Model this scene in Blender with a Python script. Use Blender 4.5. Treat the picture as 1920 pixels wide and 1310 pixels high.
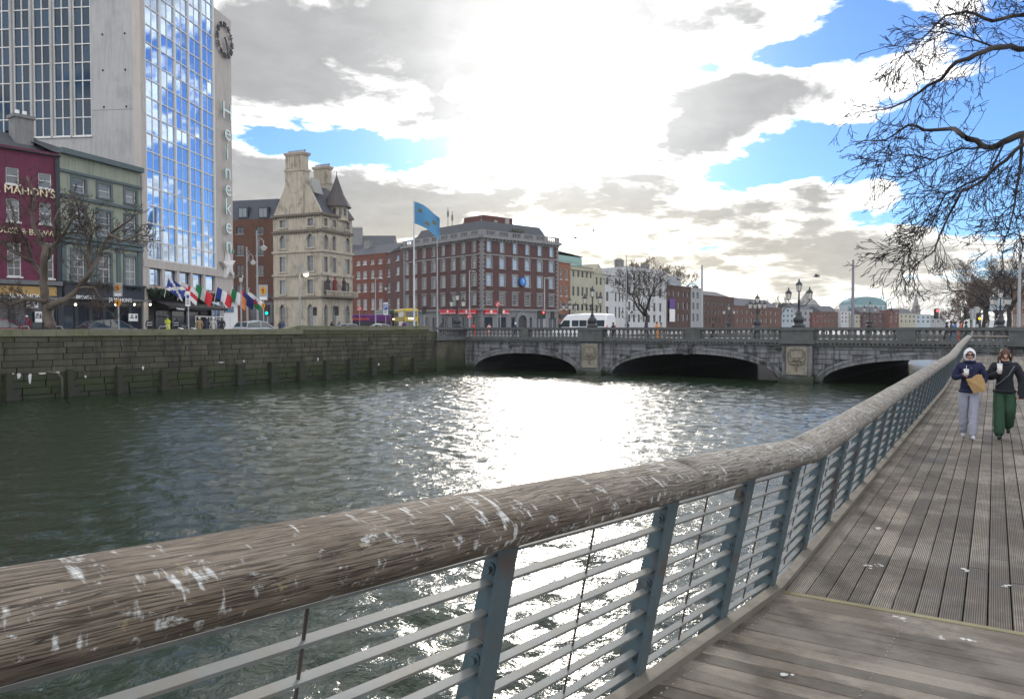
import bpy, bmesh, math, random
import numpy as np
from mathutils import Vector, Matrix
random.seed(7)
rng = np.random.default_rng(11)
R = math.radians
for o in list(bpy.data.objects): bpy.data.objects.remove(o)
scene = bpy.context.scene
COL = scene.collection

# ------------------------------------------------------------ camera
# world: x runs along the river (away), y across it to the far bank, z up from the water
CAMZ = 3.87
YAW = R(35.5); PITCH = R(-1.63); FPX = 1443.0
FW = Vector((math.cos(YAW), math.sin(YAW), 0)); RT = Vector((math.sin(YAW), -math.cos(YAW), 0)); UP = Vector((0, 0, 1))
camd = bpy.data.cameras.new('camera'); cam = bpy.data.objects.new('camera', camd); COL.objects.link(cam)
cam.location = (0, 0, CAMZ)
fwd = (FW * math.cos(PITCH) + UP * math.sin(PITCH)).normalized()
cam.rotation_euler = fwd.to_track_quat('-Z', 'Y').to_euler()
camd.sensor_width = 36; camd.lens = 36 * FPX / 1920; camd.clip_start = 0.05; camd.clip_end = 6000
scene.camera = cam
upv = RT.cross(fwd)

def ray(px, py):
    return fwd + RT * ((px - 960) / FPX) + upv * ((655 - py) / FPX)
def pt(px, py, d):
    """point seen at pixel (px,py) whose horizontal distance ahead is d metres"""
    r = ray(px, py); k = d / r.dot(FW)
    return Vector((r.x * k, r.y * k, CAMZ + r.z * k))
def gxy(px, d, z=0.0, py=560):
    p = pt(px, py, d); return Vector((p.x, p.y, z))
def dl(d, l, z=0.0):
    """point d metres ahead and l metres to the right"""
    p = FW * d + RT * l; return Vector((p.x, p.y, z))

# ------------------------------------------------------------ sun, sky, exposure
SUNV = ray(1045, 120).normalized()
SUN_EL = math.asin(SUNV.z); SUN_ROT = math.atan2(SUNV.x, SUNV.y)
sl = bpy.data.lights.new('sun', 'SUN'); sl.energy = .55; sl.angle = R(10.0); sl.color = (1.0, .93, .82)
so = bpy.data.objects.new('sun', sl); COL.objects.link(so)
so.rotation_euler = SUNV.to_track_quat('Z', 'Y').to_euler(); so.location = (0, 0, 60)
SKY_STRENGTH = 0.06
scene.view_settings.view_transform = 'Standard'; scene.view_settings.look = 'None'
scene.view_settings.exposure = 1.5; scene.view_settings.gamma = 1.0
scene.render.resolution_x = 1024; scene.render.resolution_y = 698

# ------------------------------------------------------------ node helper
class NT:
    def __init__(s, tree): s.t = tree; s.n = tree.nodes; s.l = tree.links
    def new(s, typ, **kw):
        n = s.n.new(typ)
        for k, v in kw.items():
            if k == 'ins':
                for a, b in v.items():
                    s.set(n, a, b)
            else: setattr(n, k, v)
        return n
    def set(s, n, a, b):
        sock = n.inputs[a]
        if isinstance(b, bpy.types.NodeSocket): s.l.new(b, sock)
        else: sock.default_value = b
    def math(s, op, a, b=0.0, c=None, clamp=False):
        n = s.n.new('ShaderNodeMath'); n.operation = op; n.use_clamp = clamp
        s.set(n, 0, a); s.set(n, 1, b)
        if c is not None: s.set(n, 2, c)
        return n.outputs[0]
    def vmath(s, op, a, b=None):
        n = s.n.new('ShaderNodeVectorMath'); n.operation = op
        s.set(n, 0, a)
        if b is not None:
            if op == 'SCALE': s.set(n, 'Scale', b)
            else: s.set(n, 1, b)
        return n
    def mix(s, f, a, b, typ='MIX'):
        n = s.n.new('ShaderNodeMix'); n.data_type = 'RGBA'; n.blend_type = typ
        s.set(n, 0, f)
        for i, v in ((6, a), (7, b)):
            if isinstance(v, (tuple, list)) and len(v) == 3: v = (*v, 1)
            s.set(n, i, v)
        return n.outputs[2]
    def smooth(s, x, a, b, lo=0.0, hi=1.0):
        n = s.n.new('ShaderNodeMapRange'); n.interpolation_type = 'SMOOTHSTEP'
        s.set(n, 0, x); s.set(n, 1, a); s.set(n, 2, b); s.set(n, 3, lo); s.set(n, 4, hi)
        return n.outputs[0]
    def noise(s, vec, scale, detail=4, rough=.55, dist=0.0, out=0):
        n = s.n.new('ShaderNodeTexNoise'); s.set(n, 'Vector', vec); s.set(n, 'Scale', scale)
        s.set(n, 'Detail', detail); s.set(n, 'Roughness', rough); s.set(n, 'Distortion', dist)
        return n.outputs[out]

# ------------------------------------------------------------ world: sky with broken cloud
def azel(px, py):
    r = ray(px, py).normalized(); return math.atan2(r.y, r.x), math.asin(r.z)
world = bpy.data.worlds.new('World'); scene.world = world; world.use_nodes = True
W = NT(world.node_tree); W.n.clear()
sky = W.new('ShaderNodeTexSky'); sky.sky_type = 'NISHITA'; sky.sun_disc = False
sky.sun_elevation = SUN_EL; sky.sun_rotation = SUN_ROT; sky.altitude = 10; sky.air_density = 1.0; sky.dust_density = .15; sky.ozone_density = 3.0
gen = W.new('ShaderNodeTexCoord').outputs['Generated']
sx = W.new('ShaderNodeSeparateXYZ', ins={0: gen})
az = W.math('ARCTAN2', sx.outputs[1], sx.outputs[0]); el = W.math('ARCSINE', W.math('MINIMUM', sx.outputs[2], .999))
# cloud layer coordinates: direction projected on a curved layer
den = W.math('ADD', W.math('MAXIMUM', sx.outputs[2], 0.0), .16)
cp = W.new('ShaderNodeCombineXYZ', ins={0: W.math('DIVIDE', sx.outputs[0], den), 1: W.math('DIVIDE', sx.outputs[1], den), 2: 3.7}).outputs[0]
n1 = W.noise(cp, 1.9, 10, .62, .25)
n2 = W.noise(cp, 6.5, 7, .62, .3)
field = W.math('ADD', W.math('MULTIPLY', n1, 1.25), W.math('MULTIPLY_ADD', n2, .55, -.25))
# individual cloud banks and gaps of this afternoon: azimuth, elevation, half-widths (deg), gain
BANKS = [
 (640, 80, 300, 105, .22, .30), (860, 20, 150, 80, .15, .20), (470, 100, 130, 80, .12, .20),
 (600, 375, 190, 85, .22, .34), (520, 330, 110, 50, .06, .1), (760, 400, 130, 60, .14, .24),
 (1385, 205, 135, 72, .22, .42), (1300, 260, 70, 32, .10, .2), (1470, 165, 80, 35, .10, .2),
 (1240, 405, 330, 38, .12, .20), (1420, 455, 240, 34, .12, .18), (1650, 490, 220, 40, .12, .18), (1000, 365, 180, 32, .10, .16),
 (1230, 20, 190, 55, .16, .3), (1560, 370, 130, 42, .17, .0), (1530, 345, 55, 30, .06, .16), (1655, 357, 34, 18, .16, .0),
 (1620, 170, 150, 80, .13, .0), (1800, 110, 150, 60, .12, .0), (1560, 40, 130, 35, .08, .0), (1700, 500, 160, 60, .06, .1),
 (1000, 150, 240, 170, .20, .0), (1150, 330, 300, 60, .08, .0),
 # gaps
 (690, 275, 190, 30, -.34, 0), (560, 262, 90, 26, -.16, 0), (1630, 70, 105, 50, -.36, 0), (1470, 105, 80, 32, -.28, 0), (1330, 130, 45, 22, -.30, 0), (1500, 275, 120, 36, -.34, 0),
 (1640, 290, 150, 50, -.34, 0), (1400, 330, 120, 26, -.16, 0), (1690, 330, 70, 60, -.16, 0), (1860, 290, 150, 140, -.42, 0), (1900, 40, 120, 50, -.3, 0),
 (1740, 400, 110, 24, -.12, 0), (1740, 200, 90, 35, -.1, 0),
]
bias = None; shade = None
for (px, py, wx, wy, g, gs) in BANKS:
    a0, e0 = azel(px, py); a1, _ = azel(px + wx, py); _, e1 = azel(px, py - wy)
    wa = abs(a1 - a0); we = abs(e1 - e0)
    da = W.math('DIVIDE', W.math('SUBTRACT', az, a0), wa); de = W.math('DIVIDE', W.math('SUBTRACT', el, e0), we)
    q = W.math('ADD', W.math('MULTIPLY', da, da), W.math('MULTIPLY', de, de))
    e = W.math('POWER', 2.7183, W.math('MULTIPLY', q, -0.9))
    b = W.math('MULTIPLY', e, g); bias = b if bias is None else W.math('ADD', bias, b)
    if gs:
        b = W.math('MULTIPLY', e, gs); shade = b if shade is None else W.math('ADD', shade, b)
dens = W.math('ADD', W.math('ADD', field, bias), W.smooth(el, R(0), R(9), .11, 0.0))
alpha = W.smooth(dens, .56, .68)
n3 = W.noise(W.vmath('ADD', cp, (5.3, 2.1, 7.0)).outputs[0], 3.6, 7, .62, .4)
thick = W.smooth(W.math('ADD', W.math('MULTIPLY_ADD', n3, .62, -.31), W.math('ADD', dens, W.math('MULTIPLY', shade, .60))), .68, .98)
# light scattered forward round the sun
sdot = W.vmath('DOT_PRODUCT', gen, tuple(SUNV)).outputs['Value']
ang = W.math('ARCCOSINE', W.math('MINIMUM', sdot, .99999))
g1 = W.math('POWER', 2.7183, W.math('MULTIPLY', W.math('POWER', W.math('DIVIDE', ang, R(8.5)), 2.0), -1.0))
g2 = W.math('POWER', 2.7183, W.math('MULTIPLY', W.math('DIVIDE', ang, R(24)), -1.0))
low = W.smooth(el, R(1), R(13), 1.0, 0.0)
lit = W.math('ADD', W.math('MULTIPLY_ADD', low, -2.2, 8.0), W.math('ADD', W.math('MULTIPLY', g2, 12.0), W.math('MULTIPLY', g1, 12.0)))
litc = W.mix(W.math('MULTIPLY', low, W.math('MULTIPLY', g2, 1.2, clamp=True)), (1.0, .985, .96), (1.0, .90, .66))
litcol = W.vmath('SCALE', litc, W.math('MULTIPLY', lit, W.smooth(ang, R(45), R(115), 1.0, 1.7))).outputs[0]
gry = W.math('ADD', W.math('MULTIPLY_ADD', low, .9, 2.35), W.math('ADD', W.math('MULTIPLY', g2, 1.7), W.math('MULTIPLY', g1, 4.5)))
gryv = W.math('MULTIPLY', gry, W.math('ADD', .72, W.math('MULTIPLY', n2, .56)))
gryc = W.mix(W.math('MULTIPLY', W.math('MULTIPLY', g2, 2.4), W.math('MULTIPLY_ADD', low, .85, .15), clamp=True), (.94, .97, 1.02), (1.0, .93, .76))
anti = W.smooth(ang, R(45), R(115), 1.0, 5.0)   # clouds away from the sun are lit from the front
grycol = W.vmath('SCALE', gryc, W.math('MULTIPLY', gryv, anti)).outputs[0]
cloud = W.mix(thick, litcol, grycol)
glow = W.vmath('SCALE', (1.0, .98, .94), W.math('ADD', W.math('MULTIPLY', g1, 9.0), W.math('MULTIPLY', g2, .6))).outputs[0]
skyg = W.vmath('ADD', W.vmath('MULTIPLY', sky.outputs[0], (.40, .62, .95)).outputs[0], glow).outputs[0]
final = W.mix(alpha, skyg, cloud)
bg = W.new('ShaderNodeBackground', ins={'Color': final, 'Strength': SKY_STRENGTH})
wo = W.new('ShaderNodeOutputWorld'); W.l.new(bg.outputs[0], wo.inputs[0])
world.cycles.sampling_method = 'MANUAL'; world.cycles.sample_map_resolution = 1024

# ------------------------------------------------------------ materials
MATS = {}
def pm(name, col, rough=.8, var=.25, scale=2.0, bump=0.0, bscale=18.0, metal=0.0, objvar=0.0, spec=.5, streak=0.0, coat=0.0, dirt=None, emit=None, stretch=None):
    if name in MATS: return MATS[name]
    m = bpy.data.materials.new(name); m.use_nodes = True; N = NT(m.node_tree)
    b = N.n['Principled BSDF']
    pos = N.new('ShaderNodeNewGeometry').outputs['Position']
    if stretch: pos = N.vmath('MULTIPLY', pos, stretch).outputs[0]
    c = (*col, 1)
    if var or objvar:
        f = N.noise(pos, scale, 5, .6)
        v = N.math('ADD', 1 - var, N.math('MULTIPLY', f, 2 * var))
        if objvar:
            oi = N.new('ShaderNodeObjectInfo').outputs['Random']
            v = N.math('MULTIPLY', v, N.math('ADD', 1 - objvar, N.math('MULTIPLY', oi, 2 * objvar)))
        if streak:
            sp = N.vmath('MULTIPLY', pos, (3.0, 3.0, .22)).outputs[0]
            sn = N.smooth(N.noise(sp, 1.6, 5, .65), .45, .72)
            v = N.math('MULTIPLY', v, N.math('SUBTRACT', 1.0, N.math('MULTIPLY', sn, streak)))
        c = N.vmath('SCALE', col, v).outputs[0]
    if dirt:
        dcol, amt, dsc = dirt
        dn = N.smooth(N.noise(pos, dsc, 6, .65), .5, .68)
        c = N.mix(N.math('MULTIPLY', dn, amt), c, dcol)
    N.set(b, 'Base Color', c); N.set(b, 'Roughness', rough); N.set(b, 'Metallic', metal)
    b.inputs['Specular IOR Level'].default_value = spec
    if coat: b.inputs['Coat Weight'].default_value = coat; b.inputs['Coat Roughness'].default_value = .05
    if bump:
        bn = N.new('ShaderNodeBump', ins={'Height': N.noise(pos, bscale, 6, .6), 'Strength': bump, 'Distance': .02}); N.set(b, 'Normal', bn.outputs[0])
    if emit:
        b.inputs['Emission Color'].default_value = (*emit[0], 1); b.inputs['Emission Strength'].default_value = emit[1]
    MATS[name] = m; return m

def glass(name, col=(.02, .03, .04), rough=.03, spec=.9, objvar=.5, wob=.0, metal=0.0):
    if name in MATS: return MATS[name]
    m = bpy.data.materials.new(name); m.use_nodes = True; N = NT(m.node_tree); b = N.n['Principled BSDF']
    oi = N.new('ShaderNodeObjectInfo').outputs['Random']
    c = N.vmath('SCALE', col, N.math('ADD', 1 - objvar, N.math('MULTIPLY', oi, 2 * objvar))).outputs[0]
    N.set(b, 'Base Color', c); N.set(b, 'Roughness', rough); b.inputs['Specular IOR Level'].default_value = spec; N.set(b, 'Metallic', metal)
    if wob:
        pos = N.new('ShaderNodeNewGeometry').outputs['Position']
        bn = N.new('ShaderNodeBump', ins={'Height': N.noise(pos, .45, 2, .5), 'Strength': wob, 'Distance': .15}); N.set(b, 'Normal', bn.outputs[0])
    MATS[name] = m; return m

# ------------------------------------------------------------ objects
def link(o, parent=None):
    COL.objects.link(o)
    if parent is not None: o.parent = parent
    return o
def tag(o, label, cat, group=None, kind=None):
    if label: o['label'] = label
    if cat: o['category'] = cat
    if group: o['group'] = group
    if kind: o['kind'] = kind
    return o
def thing(name, label, cat, loc=(0, 0, 0), rz=0.0, group=None):
    o = bpy.data.objects.new(name, None); o.empty_display_size = .3; COL.objects.link(o)
    o.location = loc; o.rotation_euler = (0, 0, rz)
    return tag(o, label, cat, group)
def ob(name, mesh, parent=None, loc=(0, 0, 0), rot=(0, 0, 0), scale=(1, 1, 1)):
    o = bpy.data.objects.new(name, mesh); link(o, parent)
    o.location = loc; o.rotation_euler = rot; o.scale = scale
    return o
def copy_tree(o, parent=None):
    c = o.copy(); COL.objects.link(c); c.parent = parent
    for ch in list(o.children):
        copy_tree(ch, c)
    return c

class MB:
    """collects shapes and builds one mesh"""
    def __init__(s): s.v = []; s.f = []; s.mi = []; s.uv = None
    def add(s, vs, fs, mi=0):
        k = len(s.v); s.v += [tuple(p) for p in vs]; s.f += [tuple(i + k for i in f) for f in fs]; s.mi += [mi] * len(fs); return s
    def box(s, x0, x1, y0, y1, z0, z1, mi=0, M=None):
        vs = [Vector((x, y, z)) for z in (z0, z1) for y in (y0, y1) for x in (x0, x1)]
        if M is not None: vs = [M @ v for v in vs]
        return s.add(vs, [(0, 2, 3, 1), (4, 5, 7, 6), (0, 1, 5, 4), (2, 6, 7, 3), (0, 4, 6, 2), (1, 3, 7, 5)], mi)
    def prism(s, poly, z0, z1, mi=0, top=True, bottom=True, M=None):
        n = len(poly); vs = [Vector((p[0], p[1], z0)) for p in poly] + [Vector((p[0], p[1], z1)) for p in poly]
        if M is not None: vs = [M @ v for v in vs]
        fs = [(i, (i + 1) % n, n + (i + 1) % n, n + i) for i in range(n)]
        if top: fs.append(tuple(range(n, 2 * n)))
        if bottom: fs.append(tuple(range(n - 1, -1, -1)))
        return s.add(vs, fs, mi)
    def tube(s, pts, rad, n=8, mi=0, cap=True, sq=1.0):
        """rings along a polyline; rad a number or a list"""
        P = [Vector(p) for p in pts]; k0 = len(s.v)
        if not isinstance(rad, (list, tuple)): rad = [rad] * len(P)
        ref = None
        for i, p in enumerate(P):
            t = (P[min(i + 1, len(P) - 1)] - P[max(i - 1, 0)]).normalized()
            if ref is None:
                ref = Vector((0, 0, 1)) if abs(t.z) < .9 else Vector((1, 0, 0))
            a = t.cross(ref)
            if a.length < 1e-4: a = t.cross(Vector((0, 1, 0)))
            a.normalize(); b = a.cross(t).normalized(); ref = b
            for j in range(n):
                th = 2 * math.pi * j / n
                s.v.append(tuple(p + a * (rad[i] * math.cos(th)) + b * (rad[i] * sq * math.sin(th))))
        for i in range(len(P) - 1):
            for j in range(n):
                s.f.append((k0 + i * n + j, k0 + i * n + (j + 1) % n, k0 + (i + 1) * n + (j + 1) % n, k0 + (i + 1) * n + j)); s.mi.append(mi)
        if cap:
            s.f.append(tuple(k0 + j for j in range(n - 1, -1, -1))); s.mi.append(mi)
            e = k0 + (len(P) - 1) * n; s.f.append(tuple(e + j for j in range(n))); s.mi.append(mi)
        return s
    def lathe(s, prof, n=12, mi=0, c=(0, 0, 0), sx=1.0, sy=1.0):
        """prof: list of (r, z)"""
        k0 = len(s.v); m = len(prof)
        for r, z in prof:
            for j in range(n):
                th = 2 * math.pi * (j + .5) / n
                s.v.append((c[0] + r * sx * math.cos(th), c[1] + r * sy * math.sin(th), c[2] + z))
        for i in range(m - 1):
            for j in range(n):
                s.f.append((k0 + i * n + j, k0 + i * n + (j + 1) % n, k0 + (i + 1) * n + (j + 1) % n, k0 + (i + 1) * n + j)); s.mi.append(mi)
        s.f.append(tuple(k0 + j for j in range(n - 1, -1, -1))); s.mi.append(mi)
        s.f.append(tuple(k0 + (m - 1) * n + j for j in range(n))); s.mi.append(mi)
        return s
    def ball(s, c, r, n=8, mi=0, sc=(1, 1, 1)):
        prof = [(max(.001, math.sin(math.pi * i / n)) * r, -math.cos(math.pi * i / n) * r * sc[2]) for i in range(n + 1)]
        return s.lathe(prof, n + 2, mi, c, sc[0], sc[1])
    def mesh(s, name, mats, smooth=False):
        me = bpy.data.meshes.new(name); me.from_pydata(s.v, [], s.f)
        if not isinstance(mats, (list, tuple)): mats = [mats]
        for m in mats: me.materials.append(m)
        if len(mats) > 1: me.polygons.foreach_set('material_index', s.mi)
        if smooth: me.polygons.foreach_set('use_smooth', [True] * len(me.polygons))
        me.update(); return me
    def obj(s, name, mats, parent=None, smooth=False, **kw):
        return ob(name, s.mesh(name, mats, smooth), parent, **kw)

_unit = {}
def unit_cube(mat):
    k = mat.name
    if k not in _unit:
        _unit[k] = MB().box(0, 1, 0, 1, 0, 1).mesh('box_' + k, mat)
    return _unit[k]
def bx(name, x0, x1, y0, y1, z0, z1, mat, parent):
    return ob(name, unit_cube(mat), parent, (min(x0, x1), min(y0, y1), min(z0, z1)), (0, 0, 0), (abs(x1 - x0), abs(y1 - y0), abs(z1 - z0)))

_stone = {}
def stone_mesh(mat, k):
    """unit block with knocked-off edges and a slightly uneven face"""
    key = (mat.name, k)
    if key not in _stone:
        r = random.Random(100 + k); e = .014; ez = .032
        def j(a): return a + r.uniform(-.008, .008)
        vs = []
        for (y, i) in ((0, 0), (.5, 1), (1, 1)):
            ex, eez = (e, ez) if i == 0 else (0.004, .01)
            vs += [(j(ex), y + (r.uniform(0, .12) if i == 0 else 0), j(eez)), (j(1 - ex), y + (r.uniform(0, .12) if i == 0 else 0), j(eez)),
                   (j(1 - ex), y + (r.uniform(0, .12) if i == 0 else 0), j(1 - eez)), (j(ex), y + (r.uniform(0, .12) if i == 0 else 0), j(1 - eez))]
        fs = [(0, 1, 2, 3)]
        for a in (0, 4):
            fs += [(a + 1, a, a + 4, a + 5), (a + 2, a + 1, a + 5, a + 6), (a + 3, a + 2, a + 6, a + 7), (a, a + 3, a + 7, a + 4)]
        _stone[key] = MB().add(vs, fs).mesh('stone', mat)
    return _stone[key]

def text_mesh(s, size, depth, mat, name='lettering', xs=1.0, align='CENTER', side=None):
    cu = bpy.data.curves.new('txt', 'FONT'); cu.body = s; cu.size = size; cu.extrude = depth; cu.align_x = align; cu.align_y = 'CENTER'
    cu.resolution_u = 3
    to = bpy.data.objects.new('txt', cu); COL.objects.link(to)
    dg = bpy.context.evaluated_depsgraph_get(); me = bpy.data.meshes.new_from_object(to.evaluated_get(dg)); me.name = name
    bpy.data.objects.remove(to); bpy.data.curves.remove(cu)
    me.materials.clear(); me.materials.append(mat)
    if side:
        me.materials.append(side)
        for p in me.polygons: p.material_index = 0 if abs(p.normal.z) > .5 else 1
    me.transform(Matrix.Scale(xs, 4, (1, 0, 0)))
    return me
# ============================================================ THE SETTING
GZ = 2.9        # street level on the far quay
BZ = 2.62       # footway on the bridge
# ---------------- water
def water_mat():
    m = bpy.data.materials.new('river_water'); m.use_nodes = True; N = NT(m.node_tree); b = N.n['Principled BSDF']
    pos = N.new('ShaderNodeNewGeometry').outputs['Position']
    murk = N.noise(pos, .12, 3, .5)
    N.set(b, 'Base Color', N.mix(murk, (.009, .019, .009), (.016, .030, .014)))
    N.set(b, 'Roughness', .045); b.inputs['IOR'].default_value = 1.333
    p1 = N.vmath('MULTIPLY', pos, (1.0, 1.0, 0)).outputs[0]
    h = N.math('ADD', N.math('MULTIPLY', N.noise(p1, 7.0, 4, .6, .6), .7), N.math('MULTIPLY', N.noise(p1, 2.2, 3, .5, .8), 1.3))
    bn = N.new('ShaderNodeBump', ins={'Height': h, 'Strength': .55, 'Distance': .05}); N.set(b, 'Normal', bn.outputs[0])
    return m
def axis(segs):
    a = [np.arange(x0, x1, st) for x0, x1, st in segs]; return np.concatenate(a + [[segs[-1][1]]])
wx_ = axis([(-400, -40, 40), (-40, -4, 3), (-4, 30, .13), (30, 57.5, .17), (57.5, 104, 1.2), (104, 300, 6), (300, 1700, 70)])
wy_ = axis([(-400, -20, 40), (-20, -2, 2), (-2, 46, .15), (46, 60, 2), (60, 700, 40)])
GX, GY = np.meshgrid(wx_, wy_, indexing='ij')
H = np.zeros_like(GX)
wind = R(200)
for k in range(46):
    lam = .40 * (1.052 ** k) if k < 30 else rng.uniform(.4, 1.0)
    th = wind + rng.normal(0, .75); kk = 2 * math.pi / lam
    amp = .0105 * lam ** 0.8 * rng.uniform(.5, 1.2) * .66
    ph = (GX * math.cos(th) + GY * math.sin(th)) * kk + rng.uniform(0, 6.28)
    H += amp * (np.sin(ph) + .22 * np.cos(2 * ph))
calm = .75 + .35 * np.sin(GX * .21 + 1.3 * np.sin(GY * .13)) * np.sin(GY * .17 + .6)
inside = ((GX > -3.9) & (GX < 57) & (GY > -1.9) & (GY < 45.9)).astype(float)
H *= calm * inside
nx, ny = GX.shape
co = np.stack([GX, GY, H], -1).reshape(-1, 3)
idx = np.arange(nx * ny).reshape(nx, ny)
quads = np.stack([idx[:-1, :-1], idx[1:, :-1], idx[1:, 1:], idx[:-1, 1:]], -1).reshape(-1, 4)
me = bpy.data.meshes.new('river'); me.vertices.add(len(co)); me.vertices.foreach_set('co', co.ravel())
me.loops.add(quads.size); me.loops.foreach_set('vertex_index', quads.ravel().astype(np.int32))
me.polygons.add(len(quads)); me.polygons.foreach_set('loop_start', np.arange(0, quads.size, 4, dtype=np.int32)); me.polygons.foreach_set('loop_total', np.full(len(quads), 4, np.int32))
me.polygons.foreach_set('use_smooth', [True] * len(quads)); me.update(); me.validate()
me.materials.append(water_mat())
river = ob('river', me); tag(river, 'rippled dark green river glinting under the sun', None, kind='structure')

# ---------------- land
m_land = pm('land_paving', (.20, .20, .19), .9, .2, .3)
m_asph = pm('asphalt', (.055, .055, .058), .9, .3, 1.5, .15, 30)
m_pave = pm('pavement_stone', (.26, .25, .24), .85, .2, 1.2)
m_granite = pm('kerb_granite', (.34, .33, .31), .8, .2, 3)
def sheet(name, poly, z, mat, base=-1.0):
    b = MB(); b.prism(poly, base, z, bottom=False)
    o = b.obj(name, mat); o['kind'] = 'structure'; return o
SB = [(-300, 46.0), (101, 46.4), (160, 55), (420, 120), (1600, 420)]
sheet('ground', SB + [(1600, 1800), (-300, 1800)], GZ, m_land)
NB = [(-300, -3.2), (20, -2.6), (56, -1.6), (101, -1.6), (165, 1.0), (260, 16), (420, 52), (1600, 330)]
sheet('ground', NB[::-1] + [(-300, -1800), (1600, -1800)], 2.45, m_land)
def flat(name, poly, z, mat, h=.0):
    b = MB()
    if h: b.prism(poly, z - h, z, bottom=False)
    else: b.add([(p[0], p[1], z) for p in poly], [tuple(range(len(poly)))])
    o = b.obj(name, mat); o['kind'] = 'structure'; return o
flat('road', [(-60, 49.2), (52, 49.2), (60, 60), (60, 46.6), (104, 46.6), (104, 74), (175, 150), (120, 170), (70, 88), (52, 57.6), (-60, 57.0)], GZ + .004, m_asph)
flat('pavement', [(-60, 46.7), (52, 46.7), (52, 49.0), (-60, 49.0)], GZ + .12, m_pave, .13)
flat('pavement', [(-60, 57.4), (30, 57.8), (47, 60.5), (47, 64), (-60, 64)], GZ + .12, m_pave, .13)

# ---------------- far quay wall, stone by stone
def wall_mat(name, col, objvar, algae):
    m = bpy.data.materials.new(name); m.use_nodes = True; N = NT(m.node_tree); b = N.n['Principled BSDF']
    pos = N.new('ShaderNodeNewGeometry').outputs['Position']; z = N.new('ShaderNodeSeparateXYZ', ins={0: pos}).outputs[2]
    oi = N.new('ShaderNodeObjectInfo').outputs['Random']
    v = N.math('MULTIPLY', N.math('ADD', .45, N.math('MULTIPLY', N.noise(pos, 1.1, 7, .7), 1.1)), N.math('ADD', 1 - objvar, N.math('MULTIPLY', oi, 2 * objvar)))
    c = N.vmath('SCALE', col, v).outputs[0]
    sp = N.vmath('MULTIPLY', pos, (1.0, 1.0, .14)).outputs[0]
    st = N.smooth(N.noise(sp, 2.3, 5, .65), .46, .66)
    c = N.mix(N.math('MULTIPLY', st, .75), c, (.018, .018, .020))
    lim = N.smooth(N.noise(N.vmath('MULTIPLY', pos, (1, 1, .25)).outputs[0], 1.7, 5, .7), .60, .72)
    c = N.mix(N.math('MULTIPLY', lim, .35), c, (.20, .20, .185))
    # moss along the top, weed below the tide line
    wob = N.math('MULTIPLY', N.noise(pos, .9, 5, .7), 1.5)
    mz = N.smooth(N.math('ADD', z, N.math('SUBTRACT', wob, .75)), 2.9, 3.7)
    c = N.mix(N.math('MULTIPLY', mz, .65), c, (.075, .085, .028))
    al = N.smooth(N.math('ADD', z, N.math('SUBTRACT', wob, .75)), algae - .5, algae + .35, 1.0, 0.0)
    c = N.mix(N.math('MULTIPLY', al, .85), c, (.030, .044, .013))
    wet = N.smooth(z, .1, .6, 1.0, 0.0)
    N.set(b, 'Base Color', N.mix(N.math('MULTIPLY', wet, .6), c, (.010, .013, .007)))
    N.set(b, 'Roughness', N.math('SUBTRACT', .85, N.math('MULTIPLY', wet, .35)))
    bn = N.new('ShaderNodeBump', ins={'Height': N.noise(pos, 11, 6, .65), 'Strength': .5, 'Distance': .03}); N.set(b, 'Normal', bn.outputs[0])
    MATS[name] = m; return m
m_quay = wall_mat('quay_stone', (.070, .066, .047), .30, 1.25)
m_quayj = wall_mat('quay_joint', (.052, .05, .038), 0, 1.0)
m_cope = pm('mossy_coping', (.155, .155, .105), .9, .35, 2.5, .4, 14, dirt=((.085, .10, .03), .8, 1.1))
qw = thing('quay_wall', 'long dark stone quay wall with mossy coping below the far street', 'wall', (0, 45.5, 0))
MB().box(-60, 52.5, .18, .6, -1.5, 3.55).obj('wall_core', m_quayj, qw)
r = random.Random(5)
courses = [-.3, .22, .60, .98, 1.36, 1.72, 2.08, 2.42, 2.76, 3.08, 3.38]
def joints(x0, x1, a, b):
    xs = [x0]
    while xs[-1] < x1 - b: xs.append(xs[-1] + r.uniform(a, b))
    xs.append(x1); return xs
for ci in range(len(courses) - 1):
    z0, z1 = courses[ci], courses[ci + 1]
    off = r.uniform(0, .5); xs = joints(13.5 - off, 51.5, .95, 1.9)
    for i in range(len(xs) - 1):
        s = ob('stone', stone_mesh(m_quay, r.randrange(6)), qw, (xs[i] + .007, r.uniform(.0, .03), z0 + .006), (0, 0, 0), (xs[i + 1] - xs[i] - .014, .24, z1 - z0 - .012))
for (x0, x1) in ((-60, 13.5),):
    MB().box(x0, x1, .02, .2, -1.2, 3.38).obj('wall_face', m_quay, qw)
# coping blocks: low run, raised run
xs = joints(8, 35.6, 1.5, 2.4)
for i in range(len(xs) - 1):
    bx('coping_stone', xs[i] + .006, xs[i + 1] - .006, -.10 + r.uniform(0, .02), .62, 3.39, 3.77 + r.uniform(-.01, .012), m_cope, qw)
bx('coping_stone', -60, 8, -.09, .62, 3.39, 3.77, m_cope, qw)
MB().add([(35.6, -.1, 3.39), (37.2, -.1, 3.39), (37.2, -.1, 4.02), (36.8, -.1, 4.02), (35.6, -.1, 3.77), (35.6, .62, 3.39), (37.2, .62, 3.39), (37.2, .62, 4.02), (36.8, .62, 4.02), (35.6, .62, 3.77)],
         [(0, 1, 2, 3, 4), (9, 8, 7, 6, 5), (0, 5, 6, 1), (1, 6, 7, 2), (2, 7, 8, 3), (3, 8, 9, 4), (4, 9, 5, 0)]).obj('coping_stone', m_cope, qw)
xs = joints(37.2, 51.2, 1.6, 2.4)
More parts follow.
